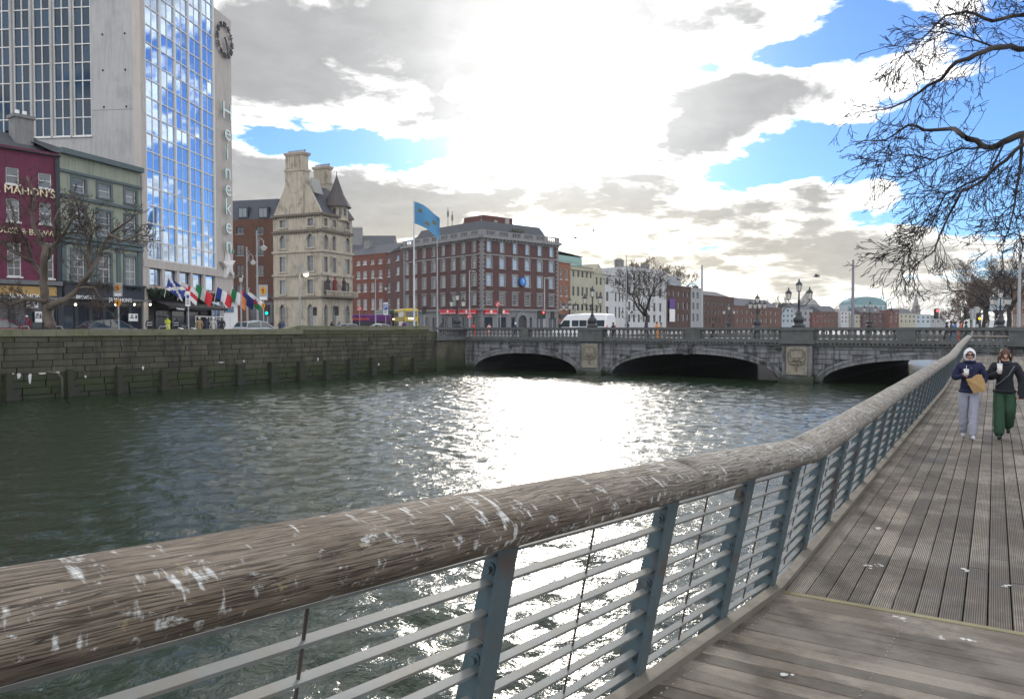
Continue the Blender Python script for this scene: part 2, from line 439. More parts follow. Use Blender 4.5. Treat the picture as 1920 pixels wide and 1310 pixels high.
for i in range(len(xs) - 1):
    bx('coping_stone', xs[i] + .006, xs[i + 1] - .006, -.10 + r.uniform(0, .02), .62, 3.70, 4.0 + r.uniform(-.01, .012), m_cope, qw)
    bx('stone', xs[i] + .012, xs[i + 1] - .012, .0, .3, 3.39, 3.69, m_quay, qw)
# timber fenders bolted to the wall
m_fend = pm('weedy_fender_timber', (.030, .032, .020), .8, .5, 6, .5, 20)
m_bracket = pm('rusted_bracket', (.035, .032, .030), .8, .4, 8)
for (px, py) in ((15, 712), (130, 712), (222, 705), (305, 700), (380, 695), (447, 690), (509, 684), (562, 682), (611, 680), (656, 676), (697, 674), (738, 672), (775, 670)):
    rr = ray(px, py); k = (45.4) / rr.y; x = rr.x * k; zt = CAMZ + rr.z * k
    zt = 1.32 + r.uniform(-.12, .15)
    b = MB().box(x - .17, x + .17, -.34, .01, -1, zt); b.box(x - .13, x + .13, -.30, .0, zt, zt + .07)
    f = b.obj('fender_post', m_fend, qw)
    MB().box(x + .17, x + .46, -.24, .01, -.6, .42 + r.uniform(0, .2)).box(x + .17, x + .36, -.30, -.02, .62, .92).obj('fender_bracket', m_bracket, f)
m_dropp = pm('bird_lime', (.62, .63, .62), .9, .2, 8)
def splat(x, z, w, h, parent, seed):
    rr = random.Random(seed); n = 9; vs = []
    for i in range(n):
        a = 2 * math.pi * i / n; k = rr.uniform(.6, 1.1)
        vs.append((x + math.cos(a) * w * k, -.03, z + math.sin(a) * h * k * (1.5 if math.sin(a) < 0 else .5)))
    vs2 = [(v[0], v[1] + .06, v[2]) for v in vs]
    MB().add(vs + vs2, [tuple(range(n))] + [(i, n + i, n + (i + 1) % n, (i + 1) % n) for i in range(n)]).obj('lime_streak', m_dropp, parent)
for i, (px, py, w, h) in enumerate(((35, 702, .10, .18), (56, 705, .10, .30), (80, 699, .22, .06), (108, 698, .12, .12), (20, 700, .2, .05), (160, 705, .05, .09), (268, 688, .06, .13), (415, 679, .28, .04), (457, 676, .07, .07), (596, 672, .05, .16), (710, 682, .09, .12))):
    rr = ray(px, py); k = 45.5 / rr.y; splat(rr.x * k, CAMZ + rr.z * k, w, h, qw, i)
# outfall pipe drooping into the water
rr = ray(100, 705); k = 45.4 / rr.y; x0 = rr.x * k
MB().tube([(x0 - .35, .05, 1.42), (x0 - .25, -.2, 1.42), (x0 + .1, -.35, 1.34), (x0 + .3, -.4, 1.1), (x0 + .33, -.42, -.6)], .06, 8).obj('outfall_pipe', pm('pale_pipe', (.09, .085, .065), .7), qw, smooth=True)

# ============================================================ THE BRIDGE
BX = 56.0; BXW = 93.0
m_bstone = wall_mat('bridge_granite', (.20, .205, .215), .16, .55)
m_bjoint = wall_mat('bridge_joint', (.085, .088, .092), 0, .55)
m_bcap = pm('bridge_weathered_stone', (.10, .105, .105), .85, .35, 2, .3, 14, dirt=((.05, .06, .035), .6, 1.6))
m_bal = pm('baluster_stone', (.125, .127, .127), .85, .25, 4, .2, 20, objvar=.15)
m_panel = pm('carved_limestone', (.27, .245, .195), .85, .25, 3, .3, 15, dirt=((.10, .10, .08), .6, 2.0))
br = thing('bridge', 'wide grey stone bridge of three low arches with balustrade over the river', 'bridge', (BX, 0, 0))
def yb(px, py=620):
    rr = ray(px, py); return rr.y / rr.x * BX
Y_ARCH = [(yb(1081), yb(891), 1.62), (yb(1460), yb(1148), 1.86), (-1.2, yb(1543), 1.80)]   # y0,y1, crown height
ZS = .10
RING = .50
def arch_z(y, a, grow=0.0):
    y0, y1, zc = a; c = (y0 + y1) / 2; hw = (y1 - y0) / 2 + grow; t = (y - c) / hw
    if abs(t) >= 1: return None
    return ZS + (zc + grow - ZS) * (1 - abs(t) ** 2.15) ** .5
ZCORN = 2.58
L = W_ = None
YL, YR = yb(868), -2.4
# solid spandrel face with arch cut-outs (joint colour), set back behind the stones
def face_profile(x):
    b = MB(); ys = sorted(set([YR, YL] + [a[0] for a in Y_ARCH] + [a[1] for a in Y_ARCH] + list(np.linspace(YR, YL, 260))))
    for i in range(len(ys) - 1):
        ym = (ys[i] + ys[i + 1]) / 2; za = zb = -1.2
        for a in Y_ARCH:
            if a[0] <= ym <= a[1]:
                za = arch_z(ys[i], a) or ZS; zb = arch_z(ys[i + 1], a) or ZS
        b.add([(x, ys[i], za), (x, ys[i + 1], zb), (x, ys[i + 1], ZCORN), (x, ys[i], ZCORN)], [(0, 1, 2, 3)])
    return b
fp = face_profile(.06)
k0 = len(fp.f)
fp2 = face_profile(BXW - BX)
fp.add(fp2.v, fp2.f)
fp.box(.06, BXW - BX, YR, YL, ZCORN - .01, ZCORN)
fp.obj('spandrel_wall', m_bjoint, br)
# barrels
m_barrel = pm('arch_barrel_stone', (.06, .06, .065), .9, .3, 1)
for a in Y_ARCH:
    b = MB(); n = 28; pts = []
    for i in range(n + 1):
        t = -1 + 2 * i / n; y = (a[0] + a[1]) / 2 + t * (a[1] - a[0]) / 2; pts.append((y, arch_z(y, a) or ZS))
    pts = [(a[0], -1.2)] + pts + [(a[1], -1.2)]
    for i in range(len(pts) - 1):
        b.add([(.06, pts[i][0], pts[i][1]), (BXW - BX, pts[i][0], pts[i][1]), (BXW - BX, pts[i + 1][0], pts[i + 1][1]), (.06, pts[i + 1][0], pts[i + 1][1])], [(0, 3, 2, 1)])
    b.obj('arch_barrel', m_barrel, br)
    # voussoirs
    nv = 27
    ya = []
    c = (a[0] + a[1]) / 2; hw = (a[1] - a[0]) / 2
    for i in range(nv + 1):
        th = math.pi * (1 - i / nv); ct = math.cos(th); e = 2 / 2.15
        y = c + hw * math.copysign(abs(ct) ** e, ct); yo = c + (hw + RING) * math.copysign(abs(ct) ** e, ct)
        z = ZS + (a[2] - ZS) * math.sin(th) ** (1.0); z = ZS + (a[2] - ZS) * max(0, 1 - abs((y - c) / hw) ** 2.15) ** .5
        zo = ZS + (a[2] + RING - ZS) * max(0, 1 - abs((yo - c) / (hw + RING)) ** 2.15) ** .5
        ya.append(((y, z), (yo, zo)))
    for i in range(nv):
        (p, q), (p2, q2) = ya[i], ya[i + 1]
        def lerp(u, v, t): return (u[0] + (v[0] - u[0]) * t, u[1] + (v[1] - u[1]) * t)
        e = .012
        P = [lerp(p, p2, e), lerp(p, p2, 1 - e), lerp(q, q2, 1 - e), lerp(q, q2, e)]
        mid1 = lerp(P[0], P[3], .62); mid2 = lerp(P[1], P[2], .62)
        b = MB()
        for (A, B_, C_, D_, xf) in ((P[0], P[1], mid2, mid1, -.03), (mid1, mid2, P[2], P[3], -.10)):
            vs = [(xf, *A), (xf, *B_), (xf, *C_), (xf, *D_), (.3, *A), (.3, *B_), (.3, *C_), (.3, *D_)]
            b.add(vs, [(0, 1, 2, 3), (0, 4, 5, 1), (1, 5, 6, 2), (2, 6, 7, 3), (3, 7, 4, 0)])
        b.obj('voussoir', m_bstone, br)
# spandrel courses
PIERS = [(yb(1110), 1.75), (yb(1497), 1.55)]
zc_list = [.12, .55, .95, 1.32, 1.68, 2.02, 2.34, ZCORN]
PH = 1.02
for ci in range(len(zc_list) - 1):
    z0, z1 = zc_list[ci], zc_list[ci + 1]; zm = (z0 + z1) / 2
    y = YR + .3 + r.uniform(0, .5)
    segs = []
    # clear spans at this height
    free = [(YR, YL)]
    def cut(free, a, b):
        out = []
        for (u, v) in free:
            if b <= u or a >= v: out.append((u, v)); continue
            if a > u: out.append((u, a))
            if b < v: out.append((b, v))
        return out
    for a in Y_ARCH:
        zt = max(z0, .0)
        lo = hi = None
        c = (a[0] + a[1]) / 2; hw = (a[1] - a[0]) / 2 + RING; zz = (zt + .05 - ZS) / (a[2] + RING - ZS)
        if zz < 1:
            t = (1 - max(0, zz) ** 2) ** (1 / 2.15); free = cut(free, c - hw * t, c + hw * t)
    for (pc, pw) in PIERS: free = cut(free, pc - PH, pc + PH)
    for (u, v) in free:
        if v - u < .25: continue
        ys = [u]
        while ys[-1] < v - 1.5: ys.append(ys[-1] + r.uniform(.9, 1.6))
        ys.append(v)
        for i in range(len(ys) - 1):
            if ys[i + 1] - ys[i] < .1: continue
            o = ob('stone', stone_mesh(m_bstone, r.randrange(6)), br, (-.0 - r.uniform(0, .012), ys[i + 1] - .008, z0 + .012), (0, 0, R(-90)), (ys[i + 1] - ys[i] - .016, .2, z1 - z0 - .024))
# weeds sprouting on the ring
m_weed = pm('dry_weed', (.045, .055, .025), .9, .4, 10)
for (px, py) in ((1040, 668), (1178, 668), (1240, 650), (1430, 680), (1460, 655), (958, 650), (1770, 668)):
    rr = ray(px, py); k = (BX - .1) / rr.x; b = MB()
    for i in range(60):
        a = r.uniform(0, 6.28); l = r.uniform(.1, .32); q = Vector((-.1, rr.y * k + r.uniform(-.18, .18), CAMZ + rr.z * k + r.uniform(-.1, .1)))
        d = Vector((-r.uniform(.1, .6), math.cos(a), math.sin(a) - .25)).normalized() * l; s = Vector((0, .025, .03))
        b.add([q, q + s, q + d], [(0, 1, 2)])
    b.obj('weed_tuft', m_weed, br)
# cornice, dentils, plinth, coping, pedestals, balusters
b = MB(); b.box(-.16, .4, YR, YL, ZCORN, 2.70); b.obj('string_course', m_bcap, br)
b = MB(); b.box(-.28, .5, YR, YL, 2.79, 3.0); b.obj('cornice', m_bcap, br)
dm = MB().box(-.24, .1, 0, .13, 2.70, 2.79).mesh('dentil', m_bstone)
ys = np.arange(YR + .1, YL - .2, .27)
for y in ys: ob('dentil', dm, br, (0, float(y), 0))
MB().box(.1, .4, YR, YL, 2.69, 2.80).obj('dentil_backing', m_bjoint, br)
MB().box(-.20, .34, YR, YL, 3.0, 3.06).obj('balustrade_plinth', m_bcap, br)
MB().box(-.24, .36, YR, YL, 3.70, 3.88).box(-.18, .30, YR, YL, 3.66, 3.70).obj('coping', m_bcap, br)
bal_prof = [(.11, 0), (.11, .06), (.075, .07), (.07, .10), (.125, .19), (.13, .25), (.10, .34), (.06, .44), (.055, .50), (.085, .53), (.085, .55), (.11, .55), (.11, .60)]
balm = MB().lathe(bal_prof, 10).mesh('baluster', m_bal, smooth=True)
ped = [(yb(857), .85), (yb(1110), 1.12), (yb(1497), 1.1), (yb(1930), 1.0)]
mids = [(yb(985), .42), (yb(1300), .62), (yb(1700), .55)]
ped_spans = []
for (y, hw) in ped:
    b = MB().box(-.42, .5, y - hw, y + hw, 3.0, 3.66).box(-.50, .58, y - hw - .07, y + hw + .07, 3.66, 3.90); b.box(-.48, .5, y - hw - .06, y + hw + .06, 2.72, 3.04)
    b.obj('pedestal', m_bcap, br); ped_spans.append((y - hw, y + hw))
for (y, hw) in mids:
    MB().box(-.22, .32, y - hw, y + hw, 3.055, 3.665).obj('balustrade_block', m_bcap, br); ped_spans.append((y - hw, y + hw))
y = YL - .2; BALY = []
edges = sorted(ped_spans)
gaps = [(edges[i][1], edges[i + 1][0]) for i in range(len(edges) - 1)]
for (u, v) in gaps:
    n = max(2, round((v - u) / .40))
    for i in range(n):
        yy = u + (i + .5) * (v - u) / n; ob('baluster', balm, br, (.07, yy, 3.06))
# piers with carved panels and cutwater feet
for (pc, pw) in PIERS:
    b = MB().box(-.30, .3, pc - PH, pc + PH, -.9, 2.585); b.obj('pier', m_bstone, br)
    b = MB().box(-.40, -.28, pc - .72, pc + .72, .55, 2.50)
    pnl = b.obj('carved_panel', m_panel, br)
    m_carv = pm('carved_relief', (.17, .15, .12), .9, .3, 5)
    c = MB()
    c.box(-.45, -.39, pc - .42, pc + .42, 1.72, 1.77).box(-.45, -.39, pc - .42, pc + .42, 2.30, 2.35).box(-.45, -.39, pc - .45, pc - .40, 1.74, 2.33).box(-.45, -.39, pc + .40, pc + .45, 1.74, 2.33)
    c.tube([(-.42, pc - .58, 2.2), (-.43, pc - .6, 1.7), (-.44, pc - .45, 1.35), (-.45, pc - .2, 1.25), (-.45, pc, 1.42), (-.45, pc + .2, 1.25), (-.44, pc + .45, 1.35), (-.43, pc + .6, 1.7), (-.42, pc + .58, 2.2)], .055, 6)
    c.tube([(-.43, pc, 1.4), (-.44, pc, 1.0), (-.42, pc, .78)], [.09, .07, .03], 6)
    for q in (-.3, .3): c.ball((-.42, pc + q, 1.5), .09, 5)
    c.ball((-.42, pc, 1.58), .15, 6); c.ball((-.42, pc - .2, 1.6), .08, 5); c.ball((-.42, pc + .2, 1.6), .08, 5)
    c.obj('relief', m_carv, pnl)
    b = MB(); b.prism([(.1, pc - PH - .15), (-.55, pc - PH - .15), (-.95, pc), (-.55, pc + PH + .15), (.1, pc + PH + .15)][::-1], -.9, .42); b.obj('cutwater', m_bstone, br)
# carved head keystone over the middle arch, plainer ones over the others
for i, a in enumerate(Y_ARCH):
    c = (a[0] + a[1]) / 2; zc = a[2]
    if i == 1:
        c = yb(1291); k = MB().box(-.30, .1, c - .36, c + .36, zc + .02, 2.60).ball((-.38, c, zc + .36), .27, 8, sc=(.8, 1, 1.15)).ball((-.62, c, zc + .34), .06, 5)
        k.box(-.55, -.3, c - .2, c + .2, zc - .06, zc + .1); k.ball((-.45, c - .25, zc + .42), .12, 5).ball((-.45, c + .25, zc + .42), .12, 5).box(-.42, .1, c - .44, c + .44, 2.5, 2.72)
        k.obj('keystone', m_bjoint, br)
    else:
        MB().box(-.16, .1, c - .22, c + .22, zc - .04, zc + RING + .12).obj('keystone', m_bstone, br)
# south wing: short curved balustrade between quay wall and bridge
y0 = YL
wing = [(52.4 - BX, 45.6), (53.0 - BX, 45.1), (54.2 - BX, 45.0 + .4), (-.1, y0 + .1)]
b = MB(); b.prism([(-3.8, 45.55), (-2.9, 45.25), (-1.4, 45.3), (.3, y0 - .3), (.3, y0 + 3), (-3.8, y0 + 3)], -1.2, 2.72); b.obj('wing_wall', m_quay, br)
b = MB(); b.prism([(-3.95, 45.35), (-2.95, 45.05), (-1.5, 45.1), (.2, y0 - .45), (.3, y0 + .3), (-1.4, 45.9), (-2.8, 45.8), (-3.7, 46.1)], 2.72, 3.05); b.prism([(-3.95, 45.35), (-2.95, 45.05), (-1.5, 45.1), (.2, y0 - .45), (.3, y0 + .3), (-1.4, 45.9), (-2.8, 45.8), (-3.7, 46.1)], 3.68, 3.90); b.obj('wing_coping', m_bcap, br)
for i in range(10):
    t = (i + .5) / 10; x = -3.6 + t * 2.6; ob('baluster', balm, br, (x, 45.35 + .25 * abs(t - .35) * 2, 3.06))
# deck of the bridge, far parapet
b = MB(); b.box(.5, BXW - BX - .4, YR - 1, YL + 2, 2.50, BZ); o = b.obj('bridge_footway', m_pave, br)
b = MB(); b.box(6, BXW - BX - 6, YR - 1, YL + 2, BZ - .1, BZ + .004); b.obj('bridge_roadway', m_asph, br)
xw = BXW - BX
MB().box(xw - .4, xw + .3, YR, YL, 2.5, 3.06).box(xw - .36, xw + .24, YR, YL, 3.70, 3.88).obj('far_parapet', m_bcap, br)
yy = YR + .4
while yy < YL: ob('baluster', balm, br, (xw - .05, yy, 3.06)); yy += .52
# ============================================================ BOARDWALK AND RAILING
BA = YAW - R(32.1)
Bd = Vector((math.cos(BA), math.sin(BA), 0)); Bp = Vector((math.sin(BA), -math.cos(BA), 0))    # along, and right (towards the bank)
PROF = [(-8, .96), (6.30, 2.10), (31, 2.12), (38.2, 1.89), (50, 1.66), (60, 1.64)]    # the near ramp falls to a level run, then rises to the bridge
def deck_z(s):
    return CAMZ - float(np.interp(s, [p[0] for p in PROF], [p[1] for p in PROF]))
def sp_of(p): return p.dot(Bd), p.dot(Bp)
def plank_mat():
    m = bpy.data.materials.new('weathered_plank'); m.use_nodes = True; N = NT(m.node_tree); b = N.n['Principled BSDF']
    oc = N.new('ShaderNodeTexCoord').outputs['Object']; pos = N.new('ShaderNodeNewGeometry').outputs['Position']
    oi = N.new('ShaderNodeObjectInfo').outputs['Random']
    sy = N.new('ShaderNodeSeparateXYZ', ins={0: oc}).outputs[1]
    groove = N.math('SINE', N.math('MULTIPLY', sy, 2 * math.pi / .0145))
    gv = N.smooth(groove, -.75, .1)
    gr = N.vmath('ADD', N.vmath('MULTIPLY', oc, (1.3, 60, 20)).outputs[0], N.vmath('SCALE', (37.0, 11.0, 5.0), oi).outputs[0]).outputs[0]
    grain = N.noise(gr, 1.0, 6, .65)
    worn = N.noise(pos, 1.3, 5, .65)
    v = N.math('MULTIPLY', N.math('ADD', .55, N.math('MULTIPLY', grain, .9)), N.math('ADD', .62, N.math('MULTIPLY', oi, .76)))
    c = N.vmath('SCALE', N.mix(N.smooth(worn, .4, .62), (.160, .132, .102), (.315, .28, .232)), v).outputs[0]
    damp = N.smooth(N.noise(N.vmath('ADD', pos, (3.1, 7.7, 0)).outputs[0], .55, 6, .7), .53, .66)
    c = N.mix(N.math('MULTIPLY', damp, .62), c, (.045, .038, .029))
    c = N.mix(N.math('MULTIPLY', N.math('SUBTRACT', 1.0, gv), .75), c, (.012, .010, .008))
    spots = N.smooth(N.noise(pos, 9.0, 3, .5), .765, .79)
    c = N.mix(N.math('MULTIPLY', spots, .7), c, (.42, .41, .38))
    N.set(b, 'Base Color', c); N.set(b, 'Roughness', N.math('SUBTRACT', .72, N.math('MULTIPLY', damp, .2)))
    h = N.math('ADD', N.math('MULTIPLY', gv, .8), N.math('MULTIPLY', grain, .35))
    bn = N.new('ShaderNodeBump', ins={'Height': h, 'Strength': .9, 'Distance': .006}); N.set(b, 'Normal', bn.outputs[0])
    return m
m_plank = plank_mat()
PW = .142
_pk = {}
def plank_mesh(L):
    k = round(L, 2)
    if k not in _pk:
        b = MB(); e = .004; w = PW / 2; h = .03
        pr = [(-w, -h), (-w, -e), (-w + e, 0), (w - e, 0), (w, -e), (w, -h)]
        b.add([(0, y, z) for y, z in pr] + [(L, y, z) for y, z in pr], [(i, i + 6, (i + 1) % 6 + 6, (i + 1) % 6) for i in range(6)] + [tuple(range(5, -1, -1)), tuple(range(6, 12))])
        _pk[k] = b.mesh('plank', m_plank)
    return _pk[k]
bw = thing('boardwalk', None, None, (0, 0, 0)); bw['kind'] = 'structure'; bw['label'] = 'weathered grooved timber boardwalk along the near bank'
def place_plank(p0, p1, jit=.002, along=None):
    d = p1 - p0; L = d.length; x = d.normalized(); y = UP.cross(x).normalized()
    if along is not None: y = along if along.dot(y) > 0 else -along
    z = x.cross(y)
    M = Matrix((x, y, z)).transposed().to_4x4(); M.translation = p0 + Vector((0, 0, r.uniform(-jit, jit)))
    o = ob('plank', plank_mesh(L), bw); o.matrix_local = M; return o
# strip between the two plank fields
S0 = dl(6.10, 2.12); s0, p0_ = sp_of(S0)       # left end of the metal strip at the deck edge
EDGE = p0_                                     # perpendicular offset of the deck's river edge (far run)
def bp(s, p, dz=0): 
    v = Bd * s + Bp * p; return Vector((v.x, v.y, deck_z(s) + dz))
NCOL = 25
S_END = 53.0
for c in range(NCOL):
    p = EDGE + .06 + PW / 2 + c * (PW + .011)
    s = s0 + .02; first = True
    while s < S_END:
        L = (1.25 + .9 * ((c * 7) % 5) / 4) * 1.0 if first else 3.6
        first = False
        e = min(s + L, S_END)
        if e - s < .3: break
        e2 = round(e - s, 1) + s
        place_plank(bp(s, p), bp(e2 - .006, p)); s = e2
# near field: planks laid across
def edge_near(s):
    # river edge of the deck behind the strip bends outwards
    pts = [(-3.0, EDGE - .50), (2.2, EDGE - .20), (3.8, EDGE - .11), (5.1, EDGE - .05), (s0, EDGE), (60, EDGE)]
    return float(np.interp(s, [q[0] for q in pts], [q[1] for q in pts]))
RAMP = (bp(5, 0) - bp(2, 0)).normalized()
s = s0 - .13
while s > -3.5:
    a = edge_near(s); place_plank(bp(s, round(a - .02, 1)), bp(s, round(a - .02, 1) + 5.6), .0025, RAMP); s -= PW + .016
m_strip = pm('yellowed_metal_strip', (.26, .235, .12), .55, .35, 8, .2, 40, metal=.3)
M = Matrix.Translation(bp(s0, EDGE)) @ Matrix.Rotation(BA, 4, 'Z')
o = MB().box(-.05, .014, -4.2, .04, -.02, .006, M=M).obj('threshold_strip', m_strip, bw)
# screw heads along the joists
m_screw = pm('screw_head', (.32, .31, .29), .4, .2, 5, metal=.7)
scm = MB().lathe([(.0045, -.002), (.0045, .0015), (.002, .002)], 6).mesh('screw', m_screw)
s = s0 - .13
nscr = 0
while s > 1.5 and nscr < 280:
    for q in (.12, .95, 1.75):
        for e in (-.04, .04):
            ob('screw', scm, bw, bp(s + e + r.uniform(-.004, .004), edge_near(s) + q + r.uniform(-.008, .008), .001), scale=(1.5, 1.5, 1)); nscr += 1
    s -= PW + .016
# white droppings on the near planks
for (px, py) in ((1774, 1197), (1818, 1196), (1475, 1262), (1650, 1060), (1630, 1062), (1686, 1160), (1640, 990), (1815, 1069), (1890, 1100)):
    rr = ray(px, py); k = 1.9 / -rr.z
    P = rr * k
    sv = P.dot(Bd); zz = deck_z(sv); k = (CAMZ - zz) / -rr.z; P = rr * k; rr2 = random.Random(px)
    b = MB()
    for j in range(4):
        n = 8; cx, cy = rr2.uniform(-.05, .05), rr2.uniform(-.04, .04); ra = rr2.uniform(.007, .024)
        b.add([(cx + math.cos(6.28 * i / n) * ra * rr2.uniform(.5, 1.3), cy + math.sin(6.28 * i / n) * ra * rr2.uniform(.5, 1.3), .003) for i in range(n)] + [(cx, cy, .006)], [(i, (i + 1) % n, n) for i in range(n)])
    b.obj('bird_dropping', m_dropp, bw, loc=(P.x, P.y, zz))
# kerb beam and fascia along the river edge
m_kerb = pm('kerb_timber', (.21, .19, .155), .75, .3, 3, .3, 30, dirt=((.10, .09, .07), .7, 2.5))
def edge_beam(name, o0, o1, z0, z1, mat, ss):
    b = MB(); vs = []
    for s in ss:
        a = edge_near(s)
        for (o_, z_) in ((o0, z0), (o1, z0), (o1, z1), (o0, z1)): vs.append(bp(s, a + o_, z_))
    fs = [(4 * i + j, 4 * i + (j + 1) % 4, 4 * i + 4 + (j + 1) % 4, 4 * i + 4 + j) for i in range(len(ss) - 1) for j in range(4)]
    n = 4 * (len(ss) - 1); fs += [(3, 2, 1, 0), (n, n + 1, n + 2, n + 3)]
    return b.add(vs, fs).obj(name, mat, bw)
ssl = [-3, 2.2, 3.8, 5.1, s0, 8, 11, 15, 22, 31, 38.2, 50, S_END]
edge_beam('edge_kerb', -.03, .055, -.03, .045, m_kerb, ssl)
m_steel = pm('painted_grey_steel', (.088, .130, .148), .42, .22, 5, .08, 30, dirt=((.13, .065, .035), .6, 4.5), spec=.5)
edge_beam('fascia_beam', -.13, -.035, -.34, -.05, m_steel, ssl)
m_under = pm('under_deck_steel', (.06, .06, .06), .8)
for s in np.arange(2, 53, 3.0):
    a = edge_near(float(s)); b = MB(); 
    M = Matrix.Translation(bp(float(s), a, 0)) @ Matrix.Rotation(BA, 4, 'Z')
    b.box(-.06, .06, -4.4, .05, -.30, -.06, M=M); b.obj('cross_joist', m_under, bw)

# ---------------- railing
m_barpaint = pm('bar_paint', (.215, .23, .225), .6, .25, 6, .05, 35, dirt=((.22, .19, .14), .5, 5.0), spec=.6)
def rail_wood():
    m = bpy.data.materials.new('weathered_handrail'); m.use_nodes = True; N = NT(m.node_tree); b = N.n['Principled BSDF']
    uv = N.new('ShaderNodeTexCoord').outputs['UV']
    warp = N.noise(N.vmath('MULTIPLY', uv, (2.2, 5.0, 0)).outputs[0], 1.0, 3, .5, out=1)
    wv = N.vmath('ADD', uv, N.vmath('SCALE', N.vmath('SUBTRACT', warp, (.5, .5, .5)).outputs[0], .038).outputs[0]).outputs[0]
    g1_ = N.noise(N.vmath('MULTIPLY', wv, (5.5, 190, 1)).outputs[0], 1.0, 5, .6)
    g2_ = N.noise(N.vmath('MULTIPLY', wv, (9, 240, 1)).outputs[0], 1.0, 3, .6)
    big = N.noise(N.vmath('MULTIPLY', uv, (3.0, 6, 1)).outputs[0], 1.0, 4, .6)
    c = N.mix(N.smooth(big, .35, .65), (.112, .084, .058), (.190, .156, .119))
    vu = N.new('ShaderNodeSeparateXYZ', ins={0: uv})
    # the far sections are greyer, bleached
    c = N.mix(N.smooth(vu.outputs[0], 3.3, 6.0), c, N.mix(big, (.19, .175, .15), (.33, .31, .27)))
    cr = N.smooth(g1_, .36, .50)
    c = N.mix(N.math('MULTIPLY', N.math('SUBTRACT', 1.0, cr), .8), c, (.055, .037, .026))
    crack = N.smooth(N.math('ABSOLUTE', N.math('SUBTRACT', N.noise(N.vmath('MULTIPLY', wv, (1.1, 22, 1)).outputs[0], 1.0, 3, .5), .5)), .0, .010)
    c = N.mix(N.math('MULTIPLY', N.math('SUBTRACT', 1.0, crack), .8), c, (.018, .012, .009))
    c = N.mix(N.math('MULTIPLY', N.smooth(g2_, .5, .7), .35), c, (.36, .30, .24))
    # bird lime: streaks running down across the rail
    su = N.vmath('ADD', uv, N.vmath('SCALE', N.noise(uv, 9.0, 2, .5, out=1), .03).outputs[0]).outputs[0]
    st = N.noise(N.vmath('MULTIPLY', su, (30, 11, 1)).outputs[0], 1.0, 3, .5)
    patch = N.noise(N.vmath('MULTIPLY', uv, (2.6, 2.0, 1)).outputs[0], 1.0, 2, .5)
    lim = N.smooth(N.math('ADD', st, N.math('MULTIPLY', patch, .50)), .855, .97)
    sp = N.smooth(N.noise(N.vmath('MULTIPLY', uv, (20, 24, 1)).outputs[0], 1.0, 4, .65), .645, .74)
    bl = N.math('MULTIPLY', N.smooth(N.noise(N.vmath('MULTIPLY', uv, (9, 12, 1)).outputs[0], 1.0, 4, .6), .585, .66), N.smooth(N.noise(N.vmath('MULTIPLY', uv, (50, 70, 1)).outputs[0], 1.0, 3, .6), .42, .58))
    lm = N.math('MAXIMUM', N.math('MAXIMUM', lim, sp), bl)
    lm = N.math('MULTIPLY', lm, N.smooth(g2_, .25, .42, .25, .92))
    c = N.mix(lm, c, (.66, .67, .65))
    yl = N.smooth(N.noise(N.vmath('MULTIPLY', uv, (8, 9, 1)).outputs[0], 1.7, 3, .6), .66, .72)
    c = N.mix(N.math('MULTIPLY', yl, .5), c, (.42, .34, .17))
    # the underside gets no tone of its own
    N.set(b, 'Base Color', c); N.set(b, 'Roughness', .78)
    h = N.math('ADD', N.math('ADD', N.math('MULTIPLY', cr, .8), N.math('MULTIPLY', crack, 1.2)), N.math('ADD', N.math('MULTIPLY', g2_, .3), N.math('MULTIPLY', lm, .5)))
    bn = N.new('ShaderNodeBump', ins={'Height': h, 'Strength': .85, 'Distance': .006}); N.set(b, 'Normal', bn.outputs[0])
    return m
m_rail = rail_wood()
LEAN = .215; RH = .985
rl = thing('boardwalk_railing', 'leaning grey steel railing with thick weathered timber handrail beside the boardwalk', 'railing', (0, 0, 0))
# post heads (ahead, right) measured; further posts follow the straight run
heads = [dl(-.05, -2.02), dl(1.34, -1.0), dl(2.75, .0), dl(3.97, .855), dl(5.05, 1.60), dl(5.97, 2.25)]
hdz = [1.045, 1.05, 1.057, 1.065, 1.075, 1.08]
last = heads[-1]
PERP = sp_of(last)[1]
s = sp_of(last)[0]
while s < 52.5:
    s += 1.22; heads.append(Bd * s + Bp * PERP); hdz.append(1.07)
def rail_pt(i): 
    h = heads[i]; s, p = sp_of(h); return Vector((h.x, h.y, deck_z(s) + hdz[i]))
HP = [rail_pt(i) for i in range(len(heads))]
def dirs(i):
    a = HP[max(0, i - 1)]; b = HP[min(len(HP) - 1, i + 1)]; t = (b - a); t.z = 0; return t.normalized()
# post: flange towards the deck, web towards the river, bolts on the web
def post_mesh():
    b = MB(); Lz = 1.095
    b.box(-.052, .052, -.008, .008, -.22, Lz)                       # flange
    b.add([(-.007, .006, -.22), (.007, .006, -.22), (.007, .15, -.22), (-.007, .15, -.22), (-.007, .006, Lz), (.007, .006, Lz), (.007, .085, Lz), (-.007, .085, Lz)],
          [(0, 3, 2, 1), (4, 5, 6, 7), (0, 1, 5, 4), (1, 2, 6, 5), (2, 3, 7, 6), (3, 0, 4, 7)])
    b.box(-.05, .05, -.01, .1, Lz, Lz + .012)
    return b.mesh('post', m_steel)
pmesh = post_mesh()
bolt = MB()
for sgn in (-1,):
    bolt.tube([(-.007, .06, 0), (-.016, .06, 0)], .026, 12); bolt.tube([(-.016, .06, 0), (-.034, .06, 0)], .016, 6); bolt.tube([(.007, .06, 0), (.02, .06, 0)], .016, 6)
bmesh_ = bolt.mesh('bolt', m_steel)
NB_ = 9
BZS = [.055 + .1175 * k for k in range(NB_)]
frames = []
